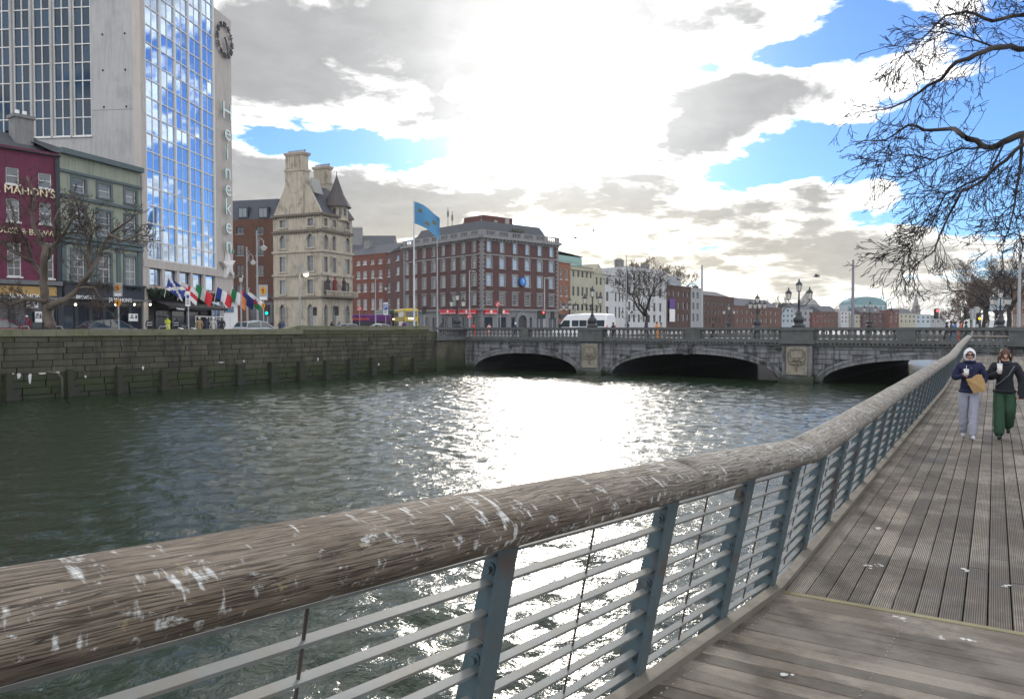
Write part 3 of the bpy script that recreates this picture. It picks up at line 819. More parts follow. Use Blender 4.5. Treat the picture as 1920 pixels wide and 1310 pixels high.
for i, hp in enumerate(HP):
    t = dirs(i); n = Vector((t.y, -t.x, 0))                          # n: towards deck
    top = hp; base = hp - n * LEAN; s, _ = sp_of(base); base.z = deck_z(s) - .02
    a = (top - base); Lp = a.length; a.normalize()
    yv = a.cross(t).normalized()                                     # towards the river
    if yv.dot(n) > 0: yv = -yv
    xv = yv.cross(a).normalized()
    Mx = Matrix((xv, yv, a)).transposed().to_4x4(); Mx.translation = base
    frames.append((Mx, Lp, t, n))
    o = ob('post', pmesh, rl); o.matrix_local = Mx
    if i < 22:
        for zb in (.14, .57, .93):
            c = ob('bolt', bmesh_, o, (0, 0, zb))
# flat bars between posts
def bar_geo(b, A, B_, wv, nv, wid=.040, th=.012):
    x = (B_ - A).normalized(); 
    vs = []
    for P in (A, B_):
        for (cw, ct) in ((-.5, -.5), (.5, -.5), (.5, .5), (-.5, .5)):
            vs.append(P + wv * (cw * wid) + nv * (ct * th))
    b.add(vs, [(0, 1, 5, 4), (1, 2, 6, 5), (2, 3, 7, 6), (3, 0, 4, 7), (3, 2, 1, 0), (4, 5, 6, 7)])
m_rod = pm('rusty_rod', (.07, .055, .05), .6, .5, 9)
for i in range(len(HP) - 1):
    (Ma, La, ta, na), (Mb, Lb, tb, nb) = frames[i], frames[i + 1]
    t = (HP[i + 1] - HP[i]).normalized()
    rod_pts = []
    allb = MB()
    for k, zb in enumerate(BZS):
        A = Ma @ Vector((0, .052, zb)); B_ = Mb @ Vector((0, .052, zb))
        x = (B_ - A).normalized(); wv = (na * -1.0); wv = (wv - x * wv.dot(x)).normalized()
        wv = (wv * math.cos(R(14)) + UP * math.sin(R(14))).normalized(); wv = (wv - x * wv.dot(x)).normalized(); nv = x.cross(wv)
        b = MB(); bar_geo(b, A, B_, wv, nv)
        if i < 24: b.obj('bar', m_barpaint, rl)
        else: allb.add(b.v, b.f)
        rod_pts.append((A + B_) / 2)
    if i >= 24:
        o = allb.obj('bars', m_barpaint, rl); o['kind'] = 'stuff'
    MB().tube([rod_pts[0] , rod_pts[-1]], .0055, 6).obj('rod', m_rod, rl)
# handrail: shaped baulks butted at the posts
def rail_section(pts, us, name='handrail', r0=1.0):
    b = MB(); n = 20; vs = []; uvs = []
    WID, THK, TILT = .134, .076, R(18)
    for i, (p, u) in enumerate(zip(pts, us)):
        t = (pts[min(i + 1, len(pts) - 1)] - pts[max(i - 1, 0)]).normalized()
        nn = Vector((t.y, -t.x, 0)).normalized(); up_ = nn.cross(t) if nn.cross(t).z > 0 else t.cross(nn)
        wv = nn * math.cos(TILT) - up_ * math.sin(TILT); hv = up_ * math.cos(TILT) + nn * math.sin(TILT)
        for j in range(n):
            th = 2 * math.pi * j / n; c, s_ = math.cos(th), math.sin(th)
            q = 1 + .012 * math.sin(u * 2.3 + 1.3) + .008 * math.sin(u * 5.1)
            cx = math.copysign(abs(c) ** .82, c) * WID * q; cy = math.copysign(abs(s_) ** .82, s_) * THK * q
            vs.append(p + wv * (cx + .0) + hv * (cy + THK * .82))
            uvs.append((u, j / n * .74))
    m = len(pts)
    fs = []; fuv = []
    for i in range(m - 1):
        for j in range(n):
            j2 = (j + 1) % n
            fs.append((i * n + j, i * n + j2, (i + 1) * n + j2, (i + 1) * n + j))
            e = lambda ii, jj: (us[ii], (jj) / n * .74)
            fuv += [e(i, j), e(i, j + 1), e(i + 1, j + 1), e(i + 1, j)]
    fs.append(tuple(range(n - 1, -1, -1))); fuv += [(us[0] + .02 * math.cos(j), .3 + .05 * math.sin(j)) for j in range(n)]
    fs.append(tuple((m - 1) * n + j for j in range(n))); fuv += [(us[-1] + .02 * math.cos(j), .3 + .05 * math.sin(j)) for j in range(n)]
    b.add(vs, fs); me = b.mesh(name, m_rail, True); me.polygons[-1].use_smooth = False; me.polygons[-2].use_smooth = False
    ul = me.uv_layers.new(name='UVMap'); ul.data.foreach_set('uv', [c for q in fuv for c in q])
    return ob(name, me, rl)
# dense path
path = []; ulen = []
u = 0.0
for i in range(len(HP) - 1):
    nseg = 6
    for k in range(nseg):
        path.append(HP[i].lerp(HP[i + 1], k / nseg))
path.append(HP[-1])
us = [0.0]
for i in range(1, len(path)): us.append(us[-1] + (path[i] - path[i - 1]).length)
# smooth the path lightly between joints so that baulks read as sawn curves
joints_i = [0, 6 * 3, 6 * 5] + [6 * k for k in range(8, len(HP) - 1, 3)] + [len(path) - 1]
for a, b_ in zip(joints_i[:-1], joints_i[1:]):
    seg = [p.copy() for p in path[a:b_ + 1]]
    for it in range(5):
        seg = [seg[0]] + [(seg[k - 1] + seg[k] * 2 + seg[k + 1]) / 4 for k in range(1, len(seg) - 1)] + [seg[-1]]
    d0 = (seg[1] - seg[0]).normalized(); d1 = (seg[-1] - seg[-2]).normalized()
    seg[0] = seg[0] + d0 * .0015; seg[-1] = seg[-1] - d1 * .0015
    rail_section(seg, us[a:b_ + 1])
# at the far end the railing turns towards the bank
turn = thing('landing_railing', 'pale topped railing of horizontal bars across the far end of the boardwalk', 'railing', (0, 0, 0))
A = HP[-1]; Bq = A + Bp * 1.9
MB().tube([A + UP * .06, Bq + UP * .06], .09, 10, sq=.6).obj('handrail', m_kerb, turn, smooth=True)
for k in range(3):
    P = A.lerp(Bq, (k + .5) / 3); MB().box(-.02, .02, -.04, .04, -1.0, .04, M=Matrix.Translation(P) @ Matrix.Rotation(BA, 4, 'Z')).obj('post', m_steel, turn)
for k in range(6):
    z = -.12 - .14 * k; MB().tube([A + UP * z, Bq + UP * z], .012, 6).obj('bar', m_barpaint, turn)
# near bank wall behind the boardwalk
nq = thing('near_quay_wall', 'grey stone quay wall behind the boardwalk on the near bank', 'wall', (0, 0, 0))
b = MB(); pl = [bp(s_, EDGE + 4.3) for s_ in (-12, 20, 52)]
for i in range(2):
    a, c = pl[i], pl[i + 1]; b.prism([(a.x, a.y), (c.x, c.y), (c.x - .1, c.y - .5), (a.x - .1, a.y - .5)][::-1], -1, 3.35)
b.obj('wall_body', m_quay, nq)
m_blk = pm('black_metal', (.012, .012, .013), .5, .1, 3)
# ============================================================ BUILDINGS
class Face:
    """one straight front: A is its left end seen from the river, B its right end"""
    def __init__(s, parent, A, B, mat=None):
        s.parent = parent; s.A = Vector((A[0], A[1])); s.B = Vector((B[0], B[1])); d = s.B - s.A
        s.L = d.length; s.ang = math.atan2(d.y, d.x); s.d = d.normalized(); s.base = Vector(parent.location)
        s.M = Matrix.Translation(Vector((s.A.x, s.A.y, s.base.z)) - s.base) @ Matrix.Rotation(s.ang, 4, 'Z'); s.mat = mat
    def uv(s, px, py):
        q = ray(px, py); n = Vector((-s.d.y, s.d.x)); k = s.A.dot(n) / (q.x * n.x + q.y * n.y)
        P = Vector((q.x * k, q.y * k)); return (P - s.A).dot(s.d), CAMZ + q.z * k - s.base.z
    def rect(s, x0, y0, x1, y1):
        xm = (x0 + x1) / 2
        u0, _ = s.uv(x0, (y0 + y1) / 2); u1, _ = s.uv(x1, (y0 + y1) / 2); _, z1 = s.uv(xm, y0); _, z0 = s.uv(xm, y1)
        return (u0, u1, z0, z1)
    def put(s, o):
        o.parent = s.parent; o.matrix_local = s.M @ o.matrix_basis.copy(); return o
    def add(s, name, mb, mats, smooth=False):
        return s.put(mb.obj(name, mats, None, smooth))
    def box(s, name, u0, u1, y0, y1, z0, z1, mat):
        o = ob(name, unit_cube(mat), None); o.parent = s.parent
        o.matrix_local = s.M @ Matrix.Translation((min(u0, u1), min(y0, y1), min(z0, z1))) @ Matrix.Diagonal((abs(u1 - u0), abs(y1 - y0), abs(z1 - z0), 1)); return o
    def wall_geo(s, H, ops, dep=.22, u0=0.0, u1=None, z0=0.0):
        u1 = s.L if u1 is None else u1; b = MB()
        us = sorted(set([u0, u1] + [round(v, 3) for o in ops for v in o[:2]])); zs = sorted(set([z0, H] + [round(v, 3) for o in ops for v in o[2:4]]))
        us = [u for u in us if u0 <= u <= u1]; zs = [z for z in zs if z0 <= z <= H]
        for i in range(len(us) - 1):
            for j in range(len(zs) - 1):
                um, zm = (us[i] + us[i + 1]) / 2, (zs[j] + zs[j + 1]) / 2
                if any(o[0] < um < o[1] and o[2] < zm < o[3] for o in ops): continue
                b.add([(us[i], 0, zs[j]), (us[i + 1], 0, zs[j]), (us[i + 1], 0, zs[j + 1]), (us[i], 0, zs[j + 1])], [(0, 1, 2, 3)])
        for o in ops:
            a, c, e, f = o[:4]
            b.add([(a, 0, e), (c, 0, e), (c, 0, f), (a, 0, f), (a, dep, e), (c, dep, e), (c, dep, f), (a, dep, f)], [(0, 4, 5, 1), (1, 5, 6, 2), (2, 6, 7, 3), (3, 7, 4, 0)])
        return b
    def window(s, o, style, name='window'):
        """style: frame mat, pane mat, columns, rows, border, surround(mat,width,head)"""
        a, c, e, f = o[:4]; w, h = c - a, f - e
        me, pe = win_mesh(w, h, style)
        q = ob(name, me, None); q.parent = s.parent; q.matrix_local = s.M @ Matrix.Translation((a, style.get('inset', .10), e))
        p = ob('pane', pe, q)
        if style.get('sur'):
            sm, sw, head = style['sur']; b = MB(); yo = -.05 - style.get('inset', .10)
            b.box(-sw, 0, yo, .0, -.02, h); b.box(w, w + sw, yo, .0, -.02, h); b.box(-sw, w + sw, yo, .0, h, h + sw)
            if head == 'cap': b.box(-sw * 1.8, w + sw * 1.8, yo - .12, .0, h + sw + .12, h + sw + .34); b.box(-sw, w + sw, yo - .0, .0, h + sw, h + sw + .12)
            if head == 'key':
                for i in range(7):
                    t0 = math.pi * i / 7; t1 = math.pi * (i + 1) / 7; cx = w / 2
                    def P(t, rr, k=1): return (cx - math.cos(t) * (w / 2 + rr), h + math.sin(t) * (w * .22 + rr * 1.2))
                    A_, B_, C_, D_ = P(t0, 0), P(t1, 0), P(t1, sw), P(t0, sw)
                    b.add([(A_[0], yo - .01, A_[1]), (B_[0], yo - .01, B_[1]), (C_[0], yo - .01, C_[1]), (D_[0], yo - .01, D_[1])], [(0, 1, 2, 3)])
                b.box(cx - .13, cx + .13, yo - .08, 0, h + sw * .6, h + w * .22 + sw * 1.4 + .22)
            b.box(-sw * 1.1, w + sw * 1.1, yo - .08, .0, -.18, -.0)
            b.obj('surround', sm, q)
        elif style.get('sill'):
            MB().box(-.08, w + .08, -.10 - style.get('inset', .1), .02, -.12, 0).obj('sill', style['sill'], q)
        return q
_wm = {}
def win_mesh(w, h, st):
    k = (round(w, 2), round(h, 2), st['key'])
    if k not in _wm:
        b = MB(); bd = st.get('bd', .07); d = .06; c, rws = st.get('c', 1), st.get('r', 2); t = st.get('t', .03)
        b.box(0, bd, 0, d, 0, h).box(w - bd, w, 0, d, 0, h).box(bd, w - bd, 0, d, 0, bd).box(bd, w - bd, 0, d, h - bd, h)
        for i in range(1, c): x = w * i / c; b.box(x - t / 2, x + t / 2, .005, d - .01, bd, h - bd)
        for j in range(1, rws):
            z = h * j / rws; tt = t * (1.8 if (rws % 2 == 0 and j == rws // 2) else 1); b.box(bd, w - bd, .002, d - .008, z - tt / 2, z + tt / 2)
        p = MB().box(bd * .5, w - bd * .5, .035, .05, bd * .5, h - bd * .5)
        _wm[k] = (b.mesh('window', st['f']), p.mesh('pane', st['p']))
    return _wm[k]
g_blue = glass('sash_glass_sky', (.10, .14, .19), .04, .8, .45)
g_dark = glass('sash_glass_dark', (.020, .024, .030), .04, .7, .5)
g_grey = glass('sash_glass_pale', (.15, .17, .19), .08, .7, .45)
f_white = pm('white_joinery', (.62, .62, .60), .6, .12, 5)
f_dark = pm('dark_joinery', (.035, .038, .045), .5, .2, 5)
f_grey = pm('grey_joinery', (.28, .28, .27), .6, .15, 5)
m_slate = pm('slate_roof', (.055, .060, .072), .65, .3, 4, .4, 12)
m_lead = pm('lead_flashing', (.13, .14, .15), .6, .3, 2)
ST_w = dict(key='w', f=f_white, p=g_grey, c=2, r=4)
ST_sky = dict(key='sky', f=f_white, p=g_blue, c=2, r=4)
ST_d = dict(key='d', f=f_dark, p=g_dark, c=2, r=2)
ST_plain = dict(key='pl', f=f_grey, p=g_dark, c=1, r=2)
def bld(name, label, A, B, cat='building'):
    m = (Vector(A) + Vector(B)) / 2; t = thing(name, label, cat, (A[0], A[1], GZ)); return t
def xy(px, d): 
    p = gxy(px, d); return Vector((p.x, p.y))
def backbox(F, t, H, depth, mat, roofmat=None, z0=0.0):
    """sides, back and roof behind a front"""
    b = MB(); L = F.L; y = .3
    b.add([(0, 0, z0), (0, depth, z0), (0, depth, H), (0, 0, H), (L, 0, z0), (L, depth, z0), (L, depth, H), (L, 0, H)], [(1, 0, 3, 2), (4, 5, 6, 7), (5, 1, 2, 6)])
    F.add('side_wall', b, mat)
    F.add('roof', MB().add([(0, 0, H), (L, 0, H), (L, depth, H), (0, depth, H)], [(0, 1, 2, 3)]), roofmat or m_lead)
def chimney(F, u, y, z, w, d, h, mat, pots=4, potmat=None):
    b = MB().box(u - w / 2, u + w / 2, y - d / 2, y + d / 2, z - 1.5, z + h).box(u - w / 2 - .08, u + w / 2 + .08, y - d / 2 - .08, y + d / 2 + .08, z + h, z + h + .18)
    o = F.add('chimney', b, mat)
    pmh = MB().lathe([(.12, 0), (.10, .35), (.13, .38), (.13, .45)], 8).mesh('chimney_pot', potmat or m_pot)
    for i in range(pots):
        q = ob('chimney_pot', pmh, o, (u - w / 2 + (i + .5) * w / pots, y, z + h + .18))
    return o
m_pot = pm('clay_pot', (.22, .17, .13), .85, .3, 4)

# ------------------------------------------------ plum-coloured pub
m_plum = pm('plum_render', (.125, .018, .052), .75, .22, 1.2, .25, 10, streak=.35)
m_navy = pm('navy_paint', (.016, .024, .040), .45, .25, 2)
m_gold = pm('gilt_fascia', (.42, .27, .09), .5, .3, 4)
m_goldtxt = pm('gilt_lettering', (.75, .66, .45), .5, .1, 4)
m_white = pm('white_paint', (.75, .76, .76), .6, .08, 3)
A, B = xy(-190, 49.6), xy(115, 57.4)
t = bld('pub', 'four storey plum red pub with gilt lettering at the left edge', A, B)
F = Face(t, A, B)
HT = F.uv(110, 292)[1]
wr = [F.rect(*q) for q in ((11, 314, 36, 345), (72, 325, 97, 353), (12, 372, 37, 415), (74, 381, 97, 420), (14, 455, 40, 518), (79, 455, 101, 522))]
wd = wr[1][0] - wr[0][0]
wr += [(a - wd, b_ - wd, c, d) for (a, b_, c, d) in (wr[0], wr[2], wr[4])]
z_f = F.uv(60, 527)[1]
F.add('wall', F.wall_geo(HT, wr, z0=z_f), m_plum); backbox(F, t, HT - .3, 12, m_plum)
for i, w in enumerate(wr): F.window(w, dict(key='pw' + str(i // 2 == 2), f=f_white, p=g_grey if i < 4 else g_dark, c=2 if i >= 4 else 1, r=4 if i >= 4 else 2, sill=f_white))
F.box('parapet_cap', -.1, F.L, -.12, .3, HT, HT + .12, m_plum)
F.add('slate_slope', MB().add([(0, .6, HT - .4), (F.L, .6, HT - .4), (F.L, 4.0, HT + 1.9), (0, 4.0, HT + 1.9), (F.L, 8, HT - .4), (0, 8, HT - .4)], [(0, 1, 2, 3), (3, 2, 4, 5), (1, 4, 2), (0, 3, 5)]), m_slate)
u, z = F.uv(74, 250)
m_chim = pm('grey_render', (.20, .20, .20), .85, .3, 2, streak=.4)
F.add('chimney', MB().box(u - .62, u + .62, 2.6, 3.8, HT - 1, HT + 2.9).box(u - .74, u + .74, 2.5, 3.9, HT + 2.9, HT + 3.15), m_chim)
F.add('chimney_pots', MB().lathe([(.16, 0), (.15, .4)], 8, c=(u - .25, 3.2, HT + 3.15)).lathe([(.16, 0), (.15, .4)], 8, c=(u + .25, 3.2, HT + 3.15)), m_white)
# quoin strip between the two pubs
u0, _ = F.uv(106, 400); F.box('corner_pilaster', u0, F.L, -.10, .2, 0, HT - .2, m_navy)
def sign(F, s, px, py, size, mat, depth=.04, xs=1.0, off=-.08, name='lettering', parent=None, side=None):
    me = text_mesh(s, size, depth, mat, name, xs, side=side); u, z = F.uv(px, py)
    o = ob(name, me, None); o.parent = F.parent; o.matrix_local = F.M @ Matrix.Translation((u, off, z)) @ Matrix.Rotation(R(90), 4, 'X'); return o
u_ = F.uv(104, 400)[0]; F.add('downpipe', MB().tube([(u_, -.16, 1), (u_, -.16, HT - .3)], .06, 6), m_blk); F.add('gutter', MB().tube([(.1, -.22, HT - .1), (F.L, -.22, HT - .1)], .08, 6), m_blk)
sign(F, "JR MAHON'S", 43, 359, .80, m_goldtxt, .05, .95)
sign(F, 'PUBLIC HOUSE & BREWERY', 24, 433, .60, m_goldtxt, .04, .95)
F.box('sign_panel', 0, u0, -.14, .02, F.uv(40, 553)[1], F.uv(40, 536)[1], m_gold)
F.box('cornice', 0, F.L, -.35, .02, F.uv(60, 534)[1], F.uv(60, 526)[1], m_lead)
def shopfront(F, u0, u1, H, n, mat, gl, frame):
    ops = []; w = (u1 - u0) / n
    for i in range(n): ops.append((u0 + w * i + .16, u0 + w * (i + 1) - .16, .75, H - .55))
    F.add('shopfront', F.wall_geo(H, ops, .12, u0=u0, u1=u1), mat)
    for o in ops: F.window(o, dict(key='sf' + mat.name, f=frame, p=gl, c=1, r=1, bd=.06, inset=.06), 'shop_window')
g_shop = glass('shop_glass', (.020, .030, .045), .05, .5, .4)
shopfront(F, 0, F.L, z_f - .05, 9, m_navy, g_shop, f_dark)
F.box('shop_canopy', 0, F.L, -.9, 0, F.uv(40, 560)[1], F.uv(40, 556)[1], m_lead)
m_bulb = pm('lit_bulb', (1, .9, .7), .5, 0, emit=((1, .85, .6), 6.0))
def poster(F, x0, y0, x1, y1, yoff=-.16, txt='JR'):
    a, c, e, f = F.rect(x0, y0, x1, y1); p = F.box('poster', a, c, yoff, yoff + .04, e, f, m_white)
    sign(F, txt, x0 + (x1 - x0) * .36, y0 + (y1 - y0) * .32, (f - e) * .42, m_navy, .01, 1, yoff - .012, 'poster_lettering')
    sign(F, "MAHON'S", x0 + (x1 - x0) * .36, y0 + (y1 - y0) * .58, (f - e) * .16, m_navy, .01, 1, yoff - .012, 'poster_lettering')
    F.box('poster_mark', a + (c - a) * .72, a + (c - a) * .9, yoff - .014, yoff, e + (f - e) * .35, e + (f - e) * .8, m_navy)
poster(F, 48, 562, 70, 577); poster(F, 64, 584, 77, 604)
sign(F, "JR MAHON'S", 42, 556, .42, m_white, .02, 1, -.95)
sign(F, "JR MAHON'S", -60, 552, .42, m_white, .02, 1, -.95)
for px in (33, -20, 100): F.add('lamp_bulb', MB().ball((*[F.uv(px, 566)[0]], -.5, F.uv(px, 566)[1]), .09, 6), m_bulb)

# ------------------------------------------------ pale green house
m_green = pm('pale_green_render', (.27, .30, .24), .8, .18, 1.0, .2, 8, streak=.3)
m_gtrim = pm('slate_green_trim', (.085, .12, .13), .7, .25, 2)
A, B = xy(115.5, 57.45), xy(266, 65.0)
t = bld('townhouse', 'pale green four storey house with slate trim beside the plum pub', A, B)
F = Face(t, A, B); HT = F.uv(190, 303)[1]
cols = [(136, 159), (184, 207), (235, 255)]
rows = [((337, 362), (346, 371), (357, 381)), ((390, 436), (398, 443), (405, 448)), ((468, 528), (476, 533), (486, 536))]
wr = []
for rw in rows:
    for (x0, x1), (y0, y1) in zip(cols, rw): wr.append(F.rect(x0, y0, x1, y1))
for j in range(3):
    z0 = sum(w[2] for w in wr[3 * j:3 * j + 3]) / 3; z1 = sum(w[3] for w in wr[3 * j:3 * j + 3]) / 3
    for k in range(3): wr[3 * j + k] = (wr[3 * j + k][0], wr[3 * j + k][1], z0, z1)
z_f = F.uv(200, 536)[1]
F.add('wall', F.wall_geo(HT, wr, z0=z_f), m_green); backbox(F, t, HT - .2, 12, m_green, m_slate)
for i, w in enumerate(wr):
    F.window(w, dict(key='gh' + str(i // 3), f=f_white, p=g_grey, c=1 if i < 6 else 2, r=2 if i < 3 else 4, sur=(m_gtrim, .22, None)))
for (z0, z1, pj) in ((HT - .15, HT + .25, .4), (wr[0][3] + .3, wr[0][3] + .5, .15), (wr[0][2] - .55, wr[0][2] - .32, .2), (wr[3][2] - .55, wr[3][2] - .3, .3), (wr[6][3] + .55, wr[6][3] + .8, .25)):
    F.box('string_course', -.05, F.L + .05, -pj, .05, z0, z1, m_gtrim)
for u in (0.02, F.L * .335, F.L * .66, F.L - .45): F.box('pilaster', u, u + .4, -.09, .02, z_f, wr[3][2] - .55, m_gtrim)
F.add('slate_slope', MB().add([(0, .6, HT), (F.L * .8, .6, HT), (F.L * .62, 5.0, HT + 1.6), (0, 5.0, HT + 1.9), (0, 9, HT), (F.L, 9, HT)], [(0, 1, 2, 3), (3, 2, 5, 4), (1, 5, 2)]), m_slate)
shopfront(F, 0, F.L, z_f - 1.0, 6, m_navy, g_shop, f_dark)
F.box('fascia', 0, F.L, -.30, .02, z_f - 1.0, z_f, m_navy); F.box('fascia_cap', 0, F.L, -.5, .02, z_f, z_f + .16, m_navy)
F.box('shop_canopy', 0, F.L, -1.0, 0, z_f - 1.16, z_f - 1.02, m_lead)
sign(F, "JR MAHON'S", 207, 563, .42, m_white, .02, 1, -1.03); sign(F, 'BREWERY', 140, 558, .38, m_white, .02, 1, -1.03)
poster(F, 236, 588, 253, 602, -.3)
for px in (130, 206, 241, 271): F.add('lamp_bulb', MB().ball((F.uv(px, 572)[0], -.6, F.uv(px, 571)[1]), .08, 6), m_bulb)
# flower boxes
m_fol = pm('dark_garland', (.018, .040, .018), .8, .6, 6)
def foliage(F, name, u0, u1, y0, y1, z0, z1, n, size, mat, seed=1):
    rr = random.Random(seed); b = MB()
    for i in range(n):
        c = Vector((rr.uniform(u0, u1), rr.uniform(y0, y1), rr.uniform(z0, z1))); a = Vector((rr.gauss(0, 1), rr.gauss(0, 1), rr.gauss(0, 1))).normalized(); d = a.orthogonal().normalized() * size * rr.uniform(.5, 1.2); a = a * size * rr.uniform(.3, .6)
        b.add([c - d, c + a, c + d, c - a], [(0, 1, 2, 3)])
    return F.add(name, b, mat)
for w in wr[6:9]: foliage(F, 'window_box', w[0] - .2, w[1] + .2, -.45, -.1, w[2] - .45, w[2] - .1, 90, .12, m_fol, int(w[0] * 10))

# ------------------------------------------------ office tower
m_conc = pm('pale_concrete', (.40, .40, .395), .85, .16, .35, .15, 5, streak=.22, dirt=((.27, .27, .27), .5, .5))
m_mosaic = pm('mosaic_cladding', (.47, .43, .40), .8, .10, 1.0, .1, 20, streak=.2)
m_mull = pm('white_mullion', (.66, .655, .64), .5, .08, 3)
g_mir = glass('mirror_glass', (.42, .54, .72), .015, .6, .10, .03, .92)
g_navy = glass('navy_glass', (.014, .045, .085), .04, .30, .4, .02, 0)
A, B = xy(267, 65.2), xy(437, 81.2)
t = bld('office_tower', 'tall concrete office tower with mirrored glass front, clock and vertical lettering', A, B)
F = Face(t, A, B)
uG0, _ = F.uv(272, 300); uG1, _ = F.uv(401, 300); zb = F.uv(340, 497)[1]; ztop = 42.0; zstrip = F.uv(432, 40)[1]
uS = uG1 + .25
# glazed front
_, zr0 = F.uv(280, 488); _, zr1 = F.uv(280, 455.2); rh = (zr0 - F.uv(280, 488 + 33)[1])
F.add('front_core', MB().box(.5, uS, .16, 8.9, 0, ztop), m_mosaic)
F.add('corner_pier', MB().box(-.02, uG0, -.12, .6, 0, ztop), m_mosaic)
nb = 5; bw_ = (uG1 - uG0) / nb
pane_m = None
for i in range(nb + 1):
    u = uG0 + bw_ * i; F.box('mullion', u - .09, u + .09, -.12, .1, zb, ztop, m_mull)
for i in range(nb): 
    u = uG0 + bw_ * (i + .5); F.box('mullion', u - .03, u + .03, -.02, .09, zb, ztop, m_mull)
nrow = 20; rh = 1.53
for j in range(nrow):
    z = zb + .15 + j * rh; F.box('transom', uG0, uG1, -.035, .085, z - .05, z + .05, m_mull)
    if j < 17:
        for i in range(nb):
            for h in (0, 1):
                u0 = uG0 + bw_ * i + (.09 if h == 0 else bw_ / 2 + .03); u1 = uG0 + bw_ * i + (bw_ / 2 - .03 if h == 0 else bw_ - .09)
                o = F.box('pane', u0, u1, .03, .05, z + .05, z + rh - .05, g_mir)
                o.matrix_local = F.M @ Matrix.Translation((u0, .03, z + .05)) @ Matrix.Rotation(r.gauss(0, .004), 4, 'Z') @ Matrix.Rotation(r.gauss(0, .005), 4, 'X') @ Matrix.Diagonal((u1 - u0, .02, rh - .1, 1))
F.box('glass_head', uG0, uG1, .03, .05, zb + .15 + 17 * rh, ztop, g_mir)
F.box('front_band', 0, F.L, -.18, .3, zb - .62, zb + .06, m_mosaic)
# first floor windows
z1a, z1b = F.uv(340, 541)[1], zb - .62
for i in range(nb):
    u = uG0 + bw_ * i; F.box('first_floor_pier', u - .2, u + .22, -.14, .2, z1a - .3, z1b, m_mosaic)
    F.window((u + .22, u + bw_ - .2, z1a, z1b), dict(key='ff', f=f_dark, p=g_mir, c=1, r=1, bd=.1))
F.box('first_floor_sill', 0, F.L, -.25, .2, z1a - .3, z1a, m_mosaic)
# stair strip with clock and letters
F.add('stair_wall', MB().box(uS - .3, F.L, -.05, 9, 0, zstrip), m_mosaic)
for j in range(15): F.box('joint_line', uS - .28, F.L - .02, -.056, 0, zstrip - 2 - j * 2.0, zstrip - 1.97 - j * 2.0, m_conc)
m_tealtxt = pm('sign_letter_face', (.66, .76, .74), .5, .05, 3); m_tealside = pm('sign_letter', (.10, .26, .22), .5, .1, 3)
for (ch, px, py, sz) in (('H', 418.5, 211, 2.2), ('e', 419, 250, 2.1), ('i', 418.5, 286, 2.1), ('n', 419.5, 323, 2.1), ('e', 420, 354, 2.1), ('k', 420, 389, 2.1), ('e', 421, 425, 2.1), ('n', 421.5, 460, 2.1)):
    q = sign(F, ch, px, py, sz * 1.12, m_tealtxt, .05, 1.25, -.42, 'sign_letter', side=m_tealside)
F.add('sign_dot', MB().tube([(F.uv(429, 471)[0], -.5, F.uv(429, 471)[1]), (F.uv(429, 471)[0], -.3, F.uv(429, 471)[1])], .22, 12), m_tealside)
u, z = F.uv(422, 498); b = MB(); pts = []
for i in range(10): 
    a = math.pi / 2 + i * math.pi / 5 + .12; q = 1.5 if i % 2 == 0 else .6; pts.append((u + math.cos(a) * q * .95, z + math.sin(a) * q))
b.add([(p[0], -.5, p[1]) for p in pts] + [(p[0], -.12, p[1]) for p in pts] + [(u, -.62, z)], [(i, (i + 1) % 10, 20) for i in range(10)] + [((i + 1) % 10, i, 10 + i, 10 + (i + 1) % 10) for i in range(10)])
F.add('star_emblem', b, m_mull)
# clock: open skeleton dial
u, z = F.uv(416.5, 76); b = MB(); rc = 1.5
ring = [(u + math.cos(2 * math.pi * i / 32) * rc, -.3, z + math.sin(2 * math.pi * i / 32) * rc) for i in range(33)]
b.tube(ring, .05, 6, cap=False)
for i in range(12):
    a = 2 * math.pi * i / 12
    for da in (-.13, 0, .13) if i % 3 == 0 or i in (4, 8) else (-.08, .08):
        M = Matrix.Translation((u, -.3, z)) @ Matrix.Rotation(-a + da, 4, 'Y'); b.box(-.06, .06, -.05, .05, rc - .22, rc + .30, M=M)
F.add('clock_dial', b, m_blk)
for a, l, w in ((R(138), .95, .13), (R(158), 1.5, .09)):
    M = Matrix.Translation((u, -.38, z)) @ Matrix.Rotation(a, 4, 'Y'); F.add('clock_hand', MB().box(-w, w, -.03, .03, -.3, l, M=M), m_blk)
# ground floor: dark cafe front with garland
F.add('ground_front', MB().box(.2, F.L - 2.2, -.02, .3, 0, z1a - .3), m_blk)
u1_ = F.uv(391, 590)[0]
F.add('white_corner', MB().box(F.uv(411, 590)[0], F.L, -.5, .2, 0, z1a - .9), m_white)
m_bs_ = pm('blue_sign', (.10, .22, .32), .5)
for k_, (x_, y_, w_, h_) in enumerate(((412, 580, .12, .7), (415.5, 581, .35, .45), (419, 580, .3, .65), (423, 581.5, .35, .45), (427, 580, .45, .6))):
    u_, z_ = F.uv(x_, y_); F.add('wall_mark', MB().box(u_ - w_ / 2, u_ + w_ / 2, -.56, -.5, z_ - h_ / 2, z_ + h_ / 2), m_blk if k_ == 0 else m_bs_)
F.window((F.uv(392, 590)[0], F.uv(409, 590)[0], .1, z1a - 1.0), dict(key='ent', f=f_white, p=g_mir, c=2, r=2, bd=.08, inset=-.3))
for (x0, x1) in ((290, 318), (320, 345), (347, 372), (374, 388)):
    a, c = F.uv(x0, 595)[0], F.uv(x1, 595)[0]; F.window((a, c, .5, 2.5), dict(key='cf', f=f_dark, p=g_shop, c=1, r=1, inset=-.10))
